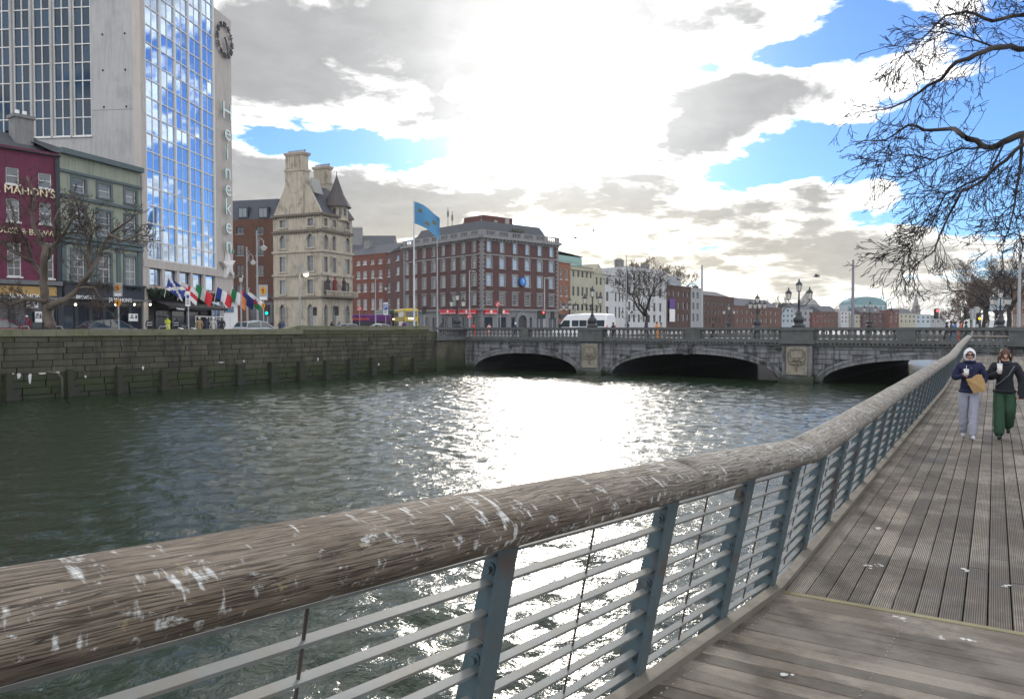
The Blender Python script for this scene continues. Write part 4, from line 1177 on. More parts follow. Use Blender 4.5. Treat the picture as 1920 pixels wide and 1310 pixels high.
aw = F.add('awning', MB().add([(.6, -.1, z1a - 1.1), (u1_, -.1, z1a - 1.1), (u1_, -2.0, z1a - 1.75), (.6, -2.0, z1a - 1.75), (.6, -2.0, z1a - 1.95), (u1_, -2.0, z1a - 1.95)], [(0, 1, 2, 3), (3, 2, 5, 4)]), m_blk)
F.add('terrace_screen', MB().box(F.uv(322, 590)[0], u1_, -2.3, -2.26, 1.95, 2.02).box(F.uv(322, 590)[0], u1_, -2.3, -2.26, .5, .55).box(F.uv(322, 590)[0], F.uv(322, 590)[0] + .06, -2.3, -2.26, 0, 2.0).box(u1_ - .06, u1_, -2.3, -2.26, 0, 2.0).box(F.uv(350, 590)[0], F.uv(350, 590)[0] + .06, -2.3, -2.26, 0, 2.0), m_mull)
foliage(F, 'garland', .3, F.L + .3, -.9, -.2, z1a - .95, z1a - .25, 2600, .15, m_fol, 3)
foliage(F, 'garland_flowers', .3, F.L, -.8, -.2, z1a - .25, z1a + .05, 120, .13, pm('terracotta_bloom', (.30, .16, .08), .8, .4, 5), 4)
sign(F, 'Heineken', 298, 579, .32, m_white, .01, 1, -2.02)
# broad side of the tower
n2 = Vector((-F.d.y, F.d.x))
A2 = F.A - F.d.orthogonal() * 0
dirL = -Vector((math.cos(F.ang + R(90)), math.sin(F.ang + R(90)))) * -1
A2 = F.A + Vector((math.cos(F.ang + R(90)), math.sin(F.ang + R(90)))) * 21.0
G = Face(t, A2, F.A)
wr = []
bot = G.uv(100, 257)[1]; top_ = 42.0
bays = [(137, 170), (100, 131), (62, 94), (25, 56), (-12, 19), (-49, -18)]
wops = []
for (x0, x1) in bays:
    u0, u1 = G.uv(x0, 130)[0], G.uv(x1, 130)[0]; wops.append((u0, u1, bot, 38.0))
G.add('side_wall', G.wall_geo(42.0, wops, .3), m_conc)
G.add('roof', MB().add([(0, 0, 42), (21, 0, 42), (21, F.L, 42), (0, F.L, 42)], [(0, 1, 2, 3)]), m_lead)
rh2 = 33.4 / FPX * 66.5
for (u0, u1, z0, z1) in wops:
    um = (u0 + u1) / 2
    b = MB().box(u0, u0 + .07, .05, .25, z0, z1).box(u1 - .07, u1, .05, .25, z0, z1).box(um - .035, um + .035, .06, .25, z0, z1)
    G.add('window_mullion', b, m_mull); G.box('window_sill', u0 - .1, u1 + .1, -.12, .2, z0 - .1, z0 + .015, m_mull)
    G.box('bay_fin', u1 + .05, u1 + .26, -.14, .02, z0 - .02, 38, m_conc) if u1 < wops[0][1] - .1 else None
    j = 0
    while z0 + j * rh2 < 38 and j < 13:
        za = z0 + j * rh2; G.box('transom', u0, u1, .055, .24, za + .02, za + .10, m_mull)
        if j < 9:
            for (a, c) in ((u0 + .1, um - .05), (um + .05, u1 - .1)):
                o = G.box('pane', a, c, .14, .16, za + .1, za + rh2, g_navy)
        else: G.box('pane', u0 + .1, u1 - .1, .14, .16, za + .1, za + rh2, g_navy)
        j += 1
for (px, py) in ((192, 65), (234, 63), (193, 132), (235, 131), (195, 201), (237, 200)):
    u, z = G.uv(px, py); G.add('anchor_bolt', MB().ball((u, -.01, z), .09, 5), m_blk)
G.box('panel_joint', G.uv(172, 206)[0], 21, -.006, .01, G.uv(200, 207)[1], G.uv(200, 207)[1] + .04, m_lead)
# flags on the garland
def flag_mesh(cells, w, h, seed, nx=14, ny=9, amp=.12, droop=.0):
    """cells(u,v)-> material index; cloth hanging from its hoist at x=0"""
    rr = random.Random(seed); p0 = rr.uniform(0, 6); b = MB(); P = {}
    for i in range(nx + 1):
        for j in range(ny + 1):
            u, v = i / nx, j / ny
            x = u * w * (1 - .12 * droop); z = v * h - droop * (u ** 1.4) * h * .9 - .05 * math.sin(u * 7 + p0) * u; y = amp * math.sin(u * 6.5 + p0 + v * 1.5) * (.2 + u)
            P[i, j] = len(b.v); b.v.append((x, y, z))
    for i in range(nx):
        for j in range(ny):
            b.f.append((P[i, j], P[i + 1, j], P[i + 1, j + 1], P[i, j + 1])); b.mi.append(cells((i + .5) / nx, (j + .5) / ny))
    return b
def cm(name, col): return pm('cloth_' + name, col, .85, .06, 3)
cW, cG, cO, cR, cB, cN, cD = cm('white', (.72, .72, .72)), cm('green', (.02, .22, .08)), cm('orange', (.65, .22, .08)), cm('red', (.58, .03, .04)), cm('royal', (.03, .06, .28)), cm('navy', (.02, .03, .16)), cm('black', (.03, .03, .03))
tri = lambda a: (lambda u, v: 0 if u < .34 else 1 if u < .67 else 2)
flags = [
 ('navy flag with white diagonal cross above the garland', 320, 541, (lambda u, v: 1 if abs(u - v) < .13 or abs(u - (1 - v)) < .13 else 0), [cB, cW]),
 ('white flag with red cross above the garland', 345, 548, (lambda u, v: 1 if abs(u - .5) < .1 or abs(v - .5) < .14 else 0), [cW, cR]),
 ('green white and red striped flag above the garland', 373, 553, tri(0), [cG, cW, cR]),
 ('blue white and red striped flag above the garland', 412, 557, tri(0), [cB, cW, cR]),
 ('green white and orange striped flag above the garland', 440, 560, tri(0), [cG, cW, cO]),
 ('navy flag hanging beside the corner of the tower', 456, 562, (lambda u, v: 1 if u < .2 and v > .5 else 0), [cN, cR]),
 ('white over green flag with red emblem beyond the tower corner', 471, 565, (lambda u, v: 2 if (u - .55) ** 2 * 2.2 + (v - .5) ** 2 < .055 else 0 if v > .5 else 1), [cW, cG, cR]),
]
for k, (lab, px, py, cells, mats) in enumerate(flags):
    dd = 64.5 + (px - 300) * .085; P = pt(px - 12, py + 16, dd); H0 = pt(px - 4, py - 24, dd)
    f = thing('flag', lab, 'flag', P, 0, 'flags over the cafe front')
    v = H0 - P; MB().tube([(0, 0, 0), v * 1.04], .03, 6).obj('flag_staff', m_mull, f)
    g_ = flag_mesh(cells, 1.8, 1.08, k, amp=.14, droop=.75)
    o = g_.obj('cloth', mats, f, smooth=True); vv = v.normalized()
    o.matrix_local = Matrix.Translation(v * .36) @ Matrix.Rotation(YAW - R(90), 4, 'Z') @ Matrix.Rotation(R(12), 4, 'Y')
# ------------------------------------------------ brown brick block behind the tower
def brick(name, col, k=.2): return pm(name, col, .85, .28, .8, .25, 30, streak=.25, dirt=((col[0] * .5, col[1] * .5, col[2] * .5), .5, .35))
m_brown = brick('brown_brick', (.105, .048, .032))
A, B = xy(405, 131), xy(517, 128)
t = bld('brick_block', 'brown brick block with dark mansard between the tower and the turreted house', A, B)
F = Face(t, A, B); HT = F.uv(470, 411)[1]; HR = F.uv(470, 373)[1]
rowsy = ((425, 439), (459, 479), (497, 517), (535, 554)); colx = ((443, 457), (480, 494))
ops = [F.rect(x0, y0, x1, y1) for (y0, y1) in rowsy for (x0, x1) in colx]
F.add('wall', F.wall_geo(HT, ops), m_brown); backbox(F, t, HT, 12, m_brown)
for o in ops: F.window(o, dict(key='bb', f=f_dark, p=g_dark, c=2, r=2, sill=f_grey))
m_navyroof = pm('navy_zinc', (.035, .045, .065), .5, .2, 1)
F.add('mansard', MB().add([(0, 0, HT), (F.L, 0, HT), (F.L, 1.0, HR), (0, 1.0, HR), (0, 12, HR), (F.L, 12, HR)], [(0, 1, 2, 3), (3, 2, 5, 4), (1, 5, 2)]), m_navyroof)
for x0, x1 in ((448, 464), (486, 502)):
    a, c, e, f = F.rect(x0, 390, x1, 408); F.add('dormer', MB().box(a - .15, c + .15, -.1, 1.2, e - .1, f + .15), m_navyroof)
    F.window((a, c, e, f), dict(key='dm', f=f_dark, p=g_grey, c=2, r=1, inset=-.16))
F.box('shop_fascia', 0, F.L, -.3, .1, F.uv(470, 560)[1], F.uv(470, 552)[1], f_dark)
F.window(F.rect(470, 566, 512, 606), dict(key='bsh', f=f_dark, p=g_shop, c=3, r=1, inset=-.1), 'shop_window')

# ------------------------------------------------ turreted stone house on the corner
m_sand = pm('sooty_limestone', (.44, .395, .32), .9, .22, 1.0, .3, 14, streak=.45, dirt=((.14, .125, .10), .6, .6))
m_sanddk = pm('carved_band_stone', (.15, .13, .105), .9, .3, 2, .4, 10)
A, K, C_ = xy(513, 122), xy(603.5, 118), xy(661, 124.7)
t = bld('corner_house', 'tall sandy stone corner house with turret, gable and tall chimneys', A, K)
F = Face(t, A, K); S = Face(t, K, C_)
HC = F.uv(575, 400)[1]
bands = [HC, F.uv(575, 430)[1], F.uv(575, 469)[1], F.uv(575, 513)[1], F.uv(575, 556)[1]]
ST_laf = dict(key='lf', f=f_grey, p=g_grey, c=2, r=2, inset=.14)
def stone_front(Fc, cols, rows, arch_rows):
    ops = []; 
    for (y0, y1, py0, py1, kind) in rows:
        for x0, x1 in cols:
            o = Fc.rect(x0, y0, x1, y1); ops.append((*o, kind))
    # common heights
    out = []
    n = len(cols)
    for k in range(len(rows)):
        grp = ops[k * n:(k + 1) * n]; z0 = sum(g[2] for g in grp) / n; z1 = sum(g[3] for g in grp) / n
        for g in grp: out.append((g[0], g[1], z0, z1, g[4]))
    Fc.add('wall', Fc.wall_geo(HC, out, .3), m_sand)
    for o in out:
        q = Fc.window(o, ST_laf); w = o[1] - o[0]; h = o[3] - o[2]
        b = MB(); 
        if o[4] == 'arch':
            # pointed hood and infilled corners
            N_ = 8
            for sgn in (0, 1):
                for i in range(N_):
                    t0, t1 = i / N_, (i + 1) / N_
                    def Pp(t_, k): 
                        x = w / 2 * t_; z = h - w * .62 * (t_ ** 1.8)
                        return (w / 2 + x * k, z)
                    k = -1 if sgn else 1
                    a_, b_ = Pp(t0, k), Pp(t1, k)
                    b.add([(a_[0], -.145, a_[1]), (b_[0], -.145, b_[1]), (b_[0], -.145, h + .02), (a_[0], -.145, h + .02)], [(0, 1, 2, 3)])
            arch = [(w / 2 + (w / 2 + .13) * s_, -.22, h + .14 - (w * .62 + .1) * abs(s_) ** 1.8) for s_ in np.linspace(-1, 1, 13)]
            b.tube(arch, .10, 5)
            b.box(-.22, -.02, -.24, 0, -.1, h - w * .6); b.box(w + .02, w + .22, -.24, 0, -.1, h - w * .6)
        else:
            b.box(-.2, 0, -.22, 0, -.05, h); b.box(w, w + .2, -.22, 0, -.05, h); b.box(-.25, w + .25, -.26, 0, h, h + .25)
        b.box(-.3, w + .3, -.34, 0, -.25, -.03)
        b.obj('surround', m_sand, q)
rowsF = ((411, 425, 0, 0, 'rect'), (440, 465, 0, 0, 'arch'), (481, 509, 0, 0, 'rect'), (525, 551, 0, 0, 'rect'), (571, 611, 0, 0, 'arch'))
stone_front(F, ((525, 536), (577, 588)), rowsF, None)
rowsS = ((413, 427, 0, 0, 'rect'), (443, 470, 0, 0, 'arch'), (484, 512, 0, 0, 'rect'), (529, 553, 0, 0, 'rect'), (573, 612, 0, 0, 'arch'))
stone_front(S, ((606.5, 613.5), (622, 629), (646.5, 654.5)), rowsS, None)
for Fc in (F, S):
    for i, z in enumerate(bands):
        Fc.box('string_course', -.12, Fc.L + .12, -.32 if i == 0 else -.24, .05, z - .32, z, m_sanddk if i in (0, 1, 4) else m_sand)
        if i in (0, 1):
            for k in range(int(Fc.L / .5)): Fc.box('corbel', k * .5 + .08, k * .5 + .3, -.22, .0, z - .62, z - .33, m_sanddk)
# red blinds glimpsed in some windows
# balcony with balustrade and three statues
zb_ = bands[4]
S.box('balcony', -.2, S.L + .1, -1.1, .0, zb_ - .15, zb_ + .12, m_sanddk)
S.box('balcony_rail', -.2, S.L + .1, -1.1, -.9, zb_ + .75, zb_ + .92, m_sand)
k = 0
while k * .35 < S.L: S.box('balcony_baluster', k * .35, k * .35 + .16, -1.08, -.94, zb_ + .12, zb_ + .75, m_sand); k += 1
# gable with chimney breast
HG = F.uv(570, 333)[1]; um = F.uv(556, 400)[0]
F.add('gable', MB().add([(0.1, 0, HC), (F.L - .05, 0, HC), (um + 2.2, 0, HG - 1.2), (um, 0, HG), (um - 1.6, 0, HG), (0.1, .5, HC), (F.L - .05, .5, HC), (um + 2.2, .5, HG - 1.2), (um, .5, HG), (um - 1.6, .5, HG)], [(0, 1, 2, 3, 4), (9, 8, 7, 6, 5), (1, 6, 7, 2), (2, 7, 8, 3), (3, 8, 9, 4), (4, 9, 5, 0)]), m_sand)
def stack(F, x0, x1, ytop, y0, y1, zbot, name='chimney', pots=7):
    u0, u1 = F.uv(x0, 330)[0], F.uv(x1, 330)[0]; zt = F.uv((x0 + x1) / 2, ytop)[1]; w = u1 - u0
    b = MB().box(u0, u1, y0, y1, zbot, zt - 2.2)
    b.box(u0 - .12, u1 + .12, y0 - .12, y1 + .12, zt - 2.5, zt - 2.2)
    b.box(u0 + .12, u1 - .12, y0 + .1, y1 - .1, zt - 2.2, zt)
    for i in range(pots):
        x = u0 + (i + .1) * w / pots; b.box(x, x + w / pots * .55, y0 + .02, y1 - .02, zt - 2.2, zt - .05)
    b.box(u0 - .08, u1 + .08, y0 - .08, y1 + .08, zt - .05, zt + .15).box(u0 - .18, u1 + .18, y0 - .18, y1 + .18, zt + .15, zt + .4)
    o = F.add(name, b, m_sand)
    pmh = MB().lathe([(.14, 0), (.12, .3), (.16, .34), (.16, .42)], 8).mesh('chimney_pot', m_pot)
    for i in range(pots): ob('chimney_pot', pmh, o, (u0 + (i + .5) * w / pots, (y0 + y1) / 2, zt + .4))
stack(F, 536.5, 570, 291, -.25, 1.3, HC - .3)
stack(F, 540, 568, 303, 6.0, 7.2, HC, pots=7)
# roof
dv = (S.B - S.A); 
cd_ = F.M.inverted() @ (S.M @ Vector((S.L, 0, 0))); K0 = F.M.inverted() @ (S.M @ Vector((0, 0, 0)))
dr = (cd_ - K0)
def rp(u, k, z): return (u + dr.x * k, dr.y * k, z)
HRG = F.uv(585, 340)[1]
F.add('roof', MB().add([rp(.2, .04, HC), rp(F.L - .15, .04, HC), rp(um + .9, .04, HRG), rp(um - .9, .04, HRG), rp(.2, 1.2, HC), rp(F.L - .15, 1.1, HC), rp(um + .9, 1.1, HRG), rp(um - .9, 1.1, HRG)], [(1, 5, 6, 2), (2, 6, 7, 3), (3, 7, 4, 0), (4, 7, 6, 5), (0, 1, 2, 3)]), m_slate)
b = MB(); b.add([rp(0, 0, 0), rp(0, 1.1, 0), rp(0, 1.1, HC), rp(0, 0, HC), rp(F.L, 1, 0), rp(F.L, 1, HC), rp(0, 1.1, HC)], [(1, 0, 3, 2), (1, 2, 5, 4)]); F.add('side_wall', b, m_sand)
F.add('roof_slab', MB().add([rp(0, 0, HC - .02), rp(F.L, 0, HC - .02), rp(F.L, 1, HC - .02), rp(0, 1.1, HC - .02)], [(0, 1, 2, 3)]), m_lead)
u = F.uv(578, 352); F.add('dormer', MB().add([(u[0] - .8, .6, HC + 3.2), (u[0] + .8, .6, HC + 3.2), (u[0], .6, HC + 5.6), (u[0] - .8, 2.6, HC + 3.2), (u[0] + .8, 2.6, HC + 3.2), (u[0], 2.6, HC + 5.6)], [(0, 1, 2), (0, 2, 5, 3), (1, 4, 5, 2)]), f_grey)
# turret on the far corner
uc, _ = S.uv(640, 400); zt0 = S.uv(640, 409)[1]; zt1 = S.uv(640, 382)[1]; zt2 = S.uv(637, 322)[1]; rt = 1.75
tc = S.M @ Vector((S.uv(643, 400)[0] + .0, 1.2, 0)); 
b = MB().lathe([(rt + .1, 0), (rt + .1, .25), (rt, .3), (rt, zt1 - zt0)], 16); o = b.obj('turret', m_sand, t, loc=(tc.x, tc.y, zt0 - .4))
MB().lathe([(rt + .55, -.1), (rt + .5, 0), (rt * .62, (zt2 - zt1) * .42), (.06, zt2 - zt1), (.05, zt2 - zt1 + .7)], 16).obj('turret_roof', pm('turret_slate', (.06, .05, .055), .6, .3, 3), t, loc=(tc.x, tc.y, zt1 - .4))
for aa in (-150, -120, -90, -60, -30):
    a_ = YAW + R(90) + R(aa + 90) + math.pi / 2; MB().box(-.22, .22, -.06, .06, .8, 1.9, M=Matrix.Rotation(a_ + R(90), 4, 'Z') @ Matrix.Translation((0, -rt - .02, 0))).obj('turret_window', g_dark, o)
# statues on the balcony
for k, px in enumerate((608, 621, 638)):
    u, z = S.uv(px, 560); c = S.M @ Vector((u, -.75, zb_ + .85)); st = thing('statue', ('dark robed statue on the balcony nearest the corner', 'dark statue in red robe in the middle of the balcony', 'dark robed statue with raised arm by the right end of the balcony')[k], 'statue', Vector(t.location) + c, 0, 'balcony statues')
    mm = pm('statue_dark' + str(k == 1), (.05, .03, .035) if k != 1 else (.16, .02, .03), .8, .3, 5)
    MB().lathe([(.42, 0), (.40, .3), (.30, .9), (.28, 1.2), (.34, 1.5), (.30, 1.72), (.12, 1.84), (.10, 1.9)], 10, sy=.75).ball((0, 0, 2.06), .17, 6).tube([(.25, 0, 1.6), (.42, -.1, 1.3), (.25, -.3, 1.25)], .08, 6).obj('figure', mm, st, smooth=True)

# ------------------------------------------------ red brick terrace in the side street
m_red = brick('red_brick', (.150, .050, .034)); m_red2 = brick('plum_brick', (.090, .042, .040))
def terrace(name, label, A, B, ytop, cols, rows, mat, style, depth=12, roofh=0, roofmat=None, cornice=None, shop=None, at=None, ridge=.5):
    t = bld(name, label, A, B); F = Face(t, A, B); xm = at
    HT = F.uv(xm, ytop)[1]
    ops = []
    for (y0, y1) in rows:
        z0 = F.uv(xm, y1)[1]; z1 = F.uv(xm, y0)[1]
        for (x0, x1) in cols:
            u0, u1 = F.uv(x0, 560)[0], F.uv(x1, 560)[0]; ops.append((u0, u1, z0, z1))
    F.add('wall', F.wall_geo(HT, ops, .2), mat); backbox(F, t, HT, depth, mat)
    for o in ops: F.window(o, style)
    F.box('parapet_cap', -.1, F.L + .1, -.15, .3, HT, HT + .15, cornice or mat)
    if cornice: F.box('cornice', -.15, F.L + .15, -.4, .05, HT - .75, HT - .45, cornice)
    if roofh: F.add('roof_slope', MB().add([(0, .6, HT), (F.L, .6, HT), (F.L, depth * ridge, HT + roofh), (0, depth * ridge, HT + roofh), (0, depth, HT), (F.L, depth, HT)], [(0, 1, 2, 3), (3, 2, 5, 4), (1, 5, 2), (0, 3, 4)]), roofmat or m_slate)
    if shop: F.box('shop_fascia', .1, F.L - .1, -.35, .02, 3.0, 3.8, shop)
    return t, F, HT
A, B = xy(652, 203), xy(726, 193)
t, F, HT = terrace('terrace_house', 'red brick terrace beyond the turreted house', A, B, 478, ((669, 676), (681, 688), (696, 702), (710, 717)), ((488, 496), (508, 522), (531, 547), (561, 580)), m_red, dict(key='tr', f=f_white, p=g_grey, c=2, r=2, sill=f_white), roofh=3.2, shop=f_dark, at=690)
chimney(F, F.L * .15, 5, HT + 2, 2.4, 1, 2.2, m_chim, 5)
A, B = xy(724.5, 190), xy(760, 175.5)
t, F, HT = terrace('terrace_house', 'narrow plum brick house joined to the dark brick hotel', A, B, 472, ((727, 732), (743, 749)), ((481, 489), (502, 516), (529, 546), (560, 581)), m_red2, dict(key='tr2', f=f_white, p=g_grey, c=2, r=2, sill=f_white), roofh=1.4, shop=f_dark, at=742)
chimney(F, F.L * .75, 4, HT, 2.6, 1, 2.6, m_chim, 5)
A, B = xy(655, 235), xy(735, 235)
t, F, HT = terrace('terrace_house', 'grey slated roof rising behind the red brick terrace', A, B, 470, (), (), m_chim, ST_plain, roofh=5.5, at=690, depth=16)
chimney(F, F.L * .1, 4, HT + 3, 4, 1.2, 4.2, m_chim, 6)

# ------------------------------------------------ dark brick hotel
m_hotel = brick('dark_plum_brick', (.092, .044, .042))
m_hst = pm('pale_grey_dressing', (.225, .225, .23), .85, .2, 2, .2, 12, streak=.25)
m_hbase = pm('grey_granite_base', (.20, .205, .215), .8, .2, 1.5, streak=.3)
A, K, C_ = xy(757, 171.5), xy(903, 150), xy(1047, 164.4)
t = bld('hotel', 'large dark plum brick hotel with white dressed windows on the street corner', A, K)
FL_, FR = Face(t, A, K), Face(t, K, C_)
HW = FR.uv(906, 446)[1]
hz = [(FR.uv(917, y1)[1], FR.uv(917, y0)[1]) for (y0, y1) in ((452.5, 471), (483, 502), (514, 535), (550.5, 571))]
zbase = FR.uv(917, 579)[1]
stys = [dict(key='h0', f=f_white, p=None, c=2, r=4, sur=(m_hst, .12, None)), dict(key='h1', f=f_white, p=None, c=2, r=4, sur=(m_hst, .26, 'key')), dict(key='h2', f=f_white, p=None, c=2, r=4, sur=(m_hst, .28, None)), dict(key='h3', f=f_white, p=None, c=3, r=4, sur=(m_hst, .24, 'cap'))]
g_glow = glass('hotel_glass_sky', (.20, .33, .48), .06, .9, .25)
for (Fc, cx, gl, tagk) in ((FL_, (888.9, 868.9, 850.4, 831, 813.3, 795.4, 778.5, 763), g_grey, 'L'), (FR, (916.8, 941.5, 965.6, 988.9, 1011.8, 1033.8), g_glow, 'R')):
    ops = []
    for j, (z0, z1) in enumerate(hz):
        for x in cx:
            u = Fc.uv(x, 500)[0]; hwid = .60 if j else .52; ops.append((u - hwid, u + hwid, z0, z1, j))
    Fc.add('wall', Fc.wall_geo(HW, ops, .22, z0=zbase), m_hotel)
    for o in ops:
        s_ = dict(stys[o[4]]); s_['p'] = gl if not (tagk == 'R' and o[4] == 3) else g_dark; s_['key'] += tagk; Fc.window(o, s_)
    Fc.box('string_course', 0, Fc.L, -.12, .02, hz[0][0] - .75, hz[0][0] - .5, m_hst)
    Fc.box('base_cornice', -.1, Fc.L + .1, -.35, .05, zbase - .3, zbase + .1, m_hst)
    Fc.box('cornice', -.3, Fc.L + .3, -.7, .05, HW, HW + .55, m_hst); Fc.box('frieze', -.05, Fc.L + .05, -.1, .05, HW - .45, HW - .02, m_hst)
    k = 0
    while k * .95 < Fc.L: Fc.box('modillion', k * .95, k * .95 + .3, -.55, .02, HW - .28, HW - .02 + .02 - .01, m_hst); k += 1
    Fc.box('parapet_rail', -.1, Fc.L + .1, -.1, .15, HW + 1.45, HW + 1.65, m_hst); Fc.box('parapet_plinth', -.1, Fc.L + .1, -.1, .15, HW + .55, HW + .7, m_hst)
    k = 0
    while k * 3.4 < Fc.L + 1: Fc.box('parapet_pier', min(k * 3.4, Fc.L - 1) - .0, min(k * 3.4, Fc.L - 1) + 1.1, -.14, .19, HW + .7, HW + 1.46, m_hst); k += 1
    bm_ = MB().lathe([(.09, 0), (.12, .2), (.06, .5), (.09, .75)], 6); bme = bm_.mesh('parapet_baluster', m_hst)
    x = 1.3
    while x < Fc.L:
        if (x % 3.4) > 1.2:
            q = ob('parapet_baluster', bme, None); q.parent = t; q.matrix_local = Fc.M @ Matrix.Translation((x, .02, HW + .7))
        x += .62
# quoins
for j in range(int((HW - zbase) / .42)):
    z = zbase + .1 + j * .42; w = .75 if j % 2 else .45
    FR.box('quoin', 0, w, -.06, .05, z, z + .38, m_hst); FL_.box('quoin', FL_.L - w, FL_.L, -.06, .05, z, z + .38, m_hst)
    FR.box('quoin', FR.L - w, FR.L, -.06, .05, z, z + .38, m_hst); FL_.box('quoin', 0, w, -.06, .05, z, z + .38, m_hst)
# ground floor
m_redsign = pm('red_shop_sign', (.62, .02, .03), .5, .08, 2)
for Fc, n in ((FL_, 8), (FR, 6)):
    ops = []
    w = Fc.L / n
    for i in range(n): ops.append((w * i + .7, w * (i + 1) - .7, .4, zbase - 1.6))
    Fc.add('ground_storey', Fc.wall_geo(zbase - .3, ops, .3), m_hbase)
    for o in ops: Fc.window(o, dict(key='hg' + str(n), f=f_dark, p=g_shop, c=2, r=1, inset=.15), 'shop_window')
for (Fc, x0, x1, y0, y1) in ((FL_, 828.5, 858, 580.5, 588.5), (FL_, 861, 896, 580.5, 588.5), (FR, 907, 929, 581, 588.5), (FR, 932, 951, 581, 588.5)):
    a, c, e, f = Fc.rect(x0, y0, x1, y1); Fc.box('shop_sign', a, c, -.5, .0, e, f, m_redsign); 
    Fc.box('shop_sign_band', a, c, -.505, .0, e + .06, e + .16, m_white)
    Fc.add('sign_roundel', MB().tube([((a + c) / 2, -.505, (e + f) / 2 + .06), ((a + c) / 2, -.52, (e + f) / 2 + .06)], .3, 12), m_white)
    Fc.add('awning_lights', MB().box(a, c, -.52, -.5, f, f + .05), m_lead)
a, c, e, f = FR.rect(964, 584, 990, 609)
rc = (c - a) / 2; b = MB()
for i in range(10):
    t0, t1 = math.pi * i / 10, math.pi * (i + 1) / 10; mx = (a + c) / 2; zz = f - rc
    q = lambda tt, rr: (mx - math.cos(tt) * rr, zz + math.sin(tt) * rr)
    A1, B1, C1, D1 = q(t0, rc * .62), q(t1, rc * .62), q(t1, rc), q(t0, rc)
    b.add([(A1[0], -.5, A1[1]), (B1[0], -.5, B1[1]), (C1[0], -.5, C1[1]), (D1[0], -.5, D1[1]), (A1[0], 0, A1[1]), (B1[0], 0, B1[1]), (C1[0], 0, C1[1]), (D1[0], 0, D1[1])], [(0, 1, 2, 3), (3, 2, 6, 7), (0, 4, 5, 1)])
b.box(a, a + rc * .38, -.5, 0, 0, f - rc).box(c - rc * .38, c, -.5, 0, 0, f - rc)
FR.add('arched_doorway', b, m_hbase); FR.box('door', a + rc * .4, c - rc * .4, -.1, .05, 0, f - rc * .5, f_dark)
u, z = FR.uv(977, 528); FR.add('blue_clock', MB().tube([(u, -.15, z), (u, -.6, z)], .92, 20), pm('blue_clock_rim', (.02, .07, .22), .5)); FR.add('clock_face', MB().tube([(u, -.6, z), (u, -.63, z)], .72, 20), pm('blue_clock_face', (.03, .22, .62), .4, 0))
FR.add('clock_hand', MB().box(u - .05, u + .05, -.66, -.64, z, z + .55).box(u, u + .4, -.66, -.64, z - .05, z + .05), m_white)
# roof, penthouse, masts
P3 = [FL_.M @ Vector((0, 0, HW + .3)), FL_.M @ Vector((FL_.L, 0, HW + .3)), FR.M @ Vector((FR.L, 0, HW + .3))]; P3.append(P3[0] + P3[2] - P3[1])
MB().add(P3, [(0, 1, 2, 3)]).obj('roof', m_lead, t)
MB().add([P3[0], P3[3], P3[3] - UP * (HW + .3), P3[0] - UP * (HW + .3), P3[2], P3[2] - UP * (HW + .3)], [(0, 1, 2, 3), (1, 4, 5, 2)]).obj('rear_wall', m_hotel, t)
ce = (P3[0] + P3[1] + P3[2] + P3[3]) / 4
def inner(k, kz): return [p.lerp(ce, k) + UP * kz for p in P3]
a1, a2 = inner(.10, .2), inner(.24, 3.6); MB().add(a1 + a2, [(i, (i + 1) % 4, 4 + (i + 1) % 4, 4 + i) for i in range(4)] + [(4, 5, 6, 7)]).obj('attic_roof', m_slate, t)
m_pent = pm('penthouse_cladding', (.10, .035, .03), .8, .3, 2)
u0, u1, z0, z1 = FR.rect(936, 407, 992, 424); FR.add('penthouse', MB().box(u0, u1, 5, 11, HW + 1, z1 + .6), m_pent); FR.add('penthouse_vents', MB().box(u0 + 3, u0 + 3.8, 4.9, 5, z1 - 1.2, z1 - .2).box(u0 + 6, u0 + 7, 4.8, 5, z0, z1 + .5), f_grey)
for (px, h) in ((818, 6), (826, 5), (880, 3), (848, 3)):
    u = FL_.uv(px, 430)[0]; FL_.add('aerial_mast', MB().tube([(u, 3, HW), (u, 3, HW + 2 + h)], .07, 5).box(u - .2, u + .2, 2.9, 3.1, HW + h, HW + h + 1.2), m_lead)
foliage(FR, 'roof_weeds', FR.uv(962, 430)[0], FR.uv(986, 430)[0], .3, 1.5, HW + 1.6, HW + 2.6, 260, .25, m_weed, 9)

# ------------------------------------------------ quay row beyond the hotel
m_or = brick('orange_brick', (.24, .105, .065)); m_cream = pm('cream_render', (.40, .385, .30), .85, .15, .6, streak=.35); m_wht = pm('off_white_render', (.52, .53, .54), .85, .12, .5, streak=.3)
m_dkbr = brick('umber_brick', (.085, .042, .034)); m_br = brick('russet_brick', (.13, .060, .042)); m_greyr = pm('grey_render_far', (.30, .31, .32), .85, .15, .4)
def dq(px): return 168.0 * 971 / (2040 - px)
def quay(px0, px1): return xy(px0, dq(px0)), xy(px1, dq(px1))
def row(name, label, px0, px1, ytop, cols, rows, mat, style, **kw):
    A, B = quay(px0, px1); return terrace(name, label, A, B, ytop, cols, rows, mat, style, at=(px0 + px1) / 2, **kw)
SW = dict(key='qw', f=f_white, p=g_dark, c=2, r=2, sill=f_white); SD = dict(key='qd', f=f_dark, p=g_dark, c=1, r=2)
row('terrace_house', 'narrow orange brick house squeezed beside the dark brick hotel', 1047.5, 1069, 493.5, ((1050, 1054), (1060, 1064.5)), ((504, 524), (536, 555), (566, 580)), m_or, SW, shop=f_dark)
t, F, HT = row('terrace_house', 'cream rendered house with green glass rooftop storey', 1069.5, 1112, 501, ((1073, 1077), (1082, 1086), (1090, 1094), (1098, 1102), (1106, 1109)), ((509, 520), (538, 555), (570, 582)), m_cream, SD, shop=f_dark, cornice=m_cream)
gt = glass('green_glass', (.14, .27, .26), .05, .9, .1, 0, .3)
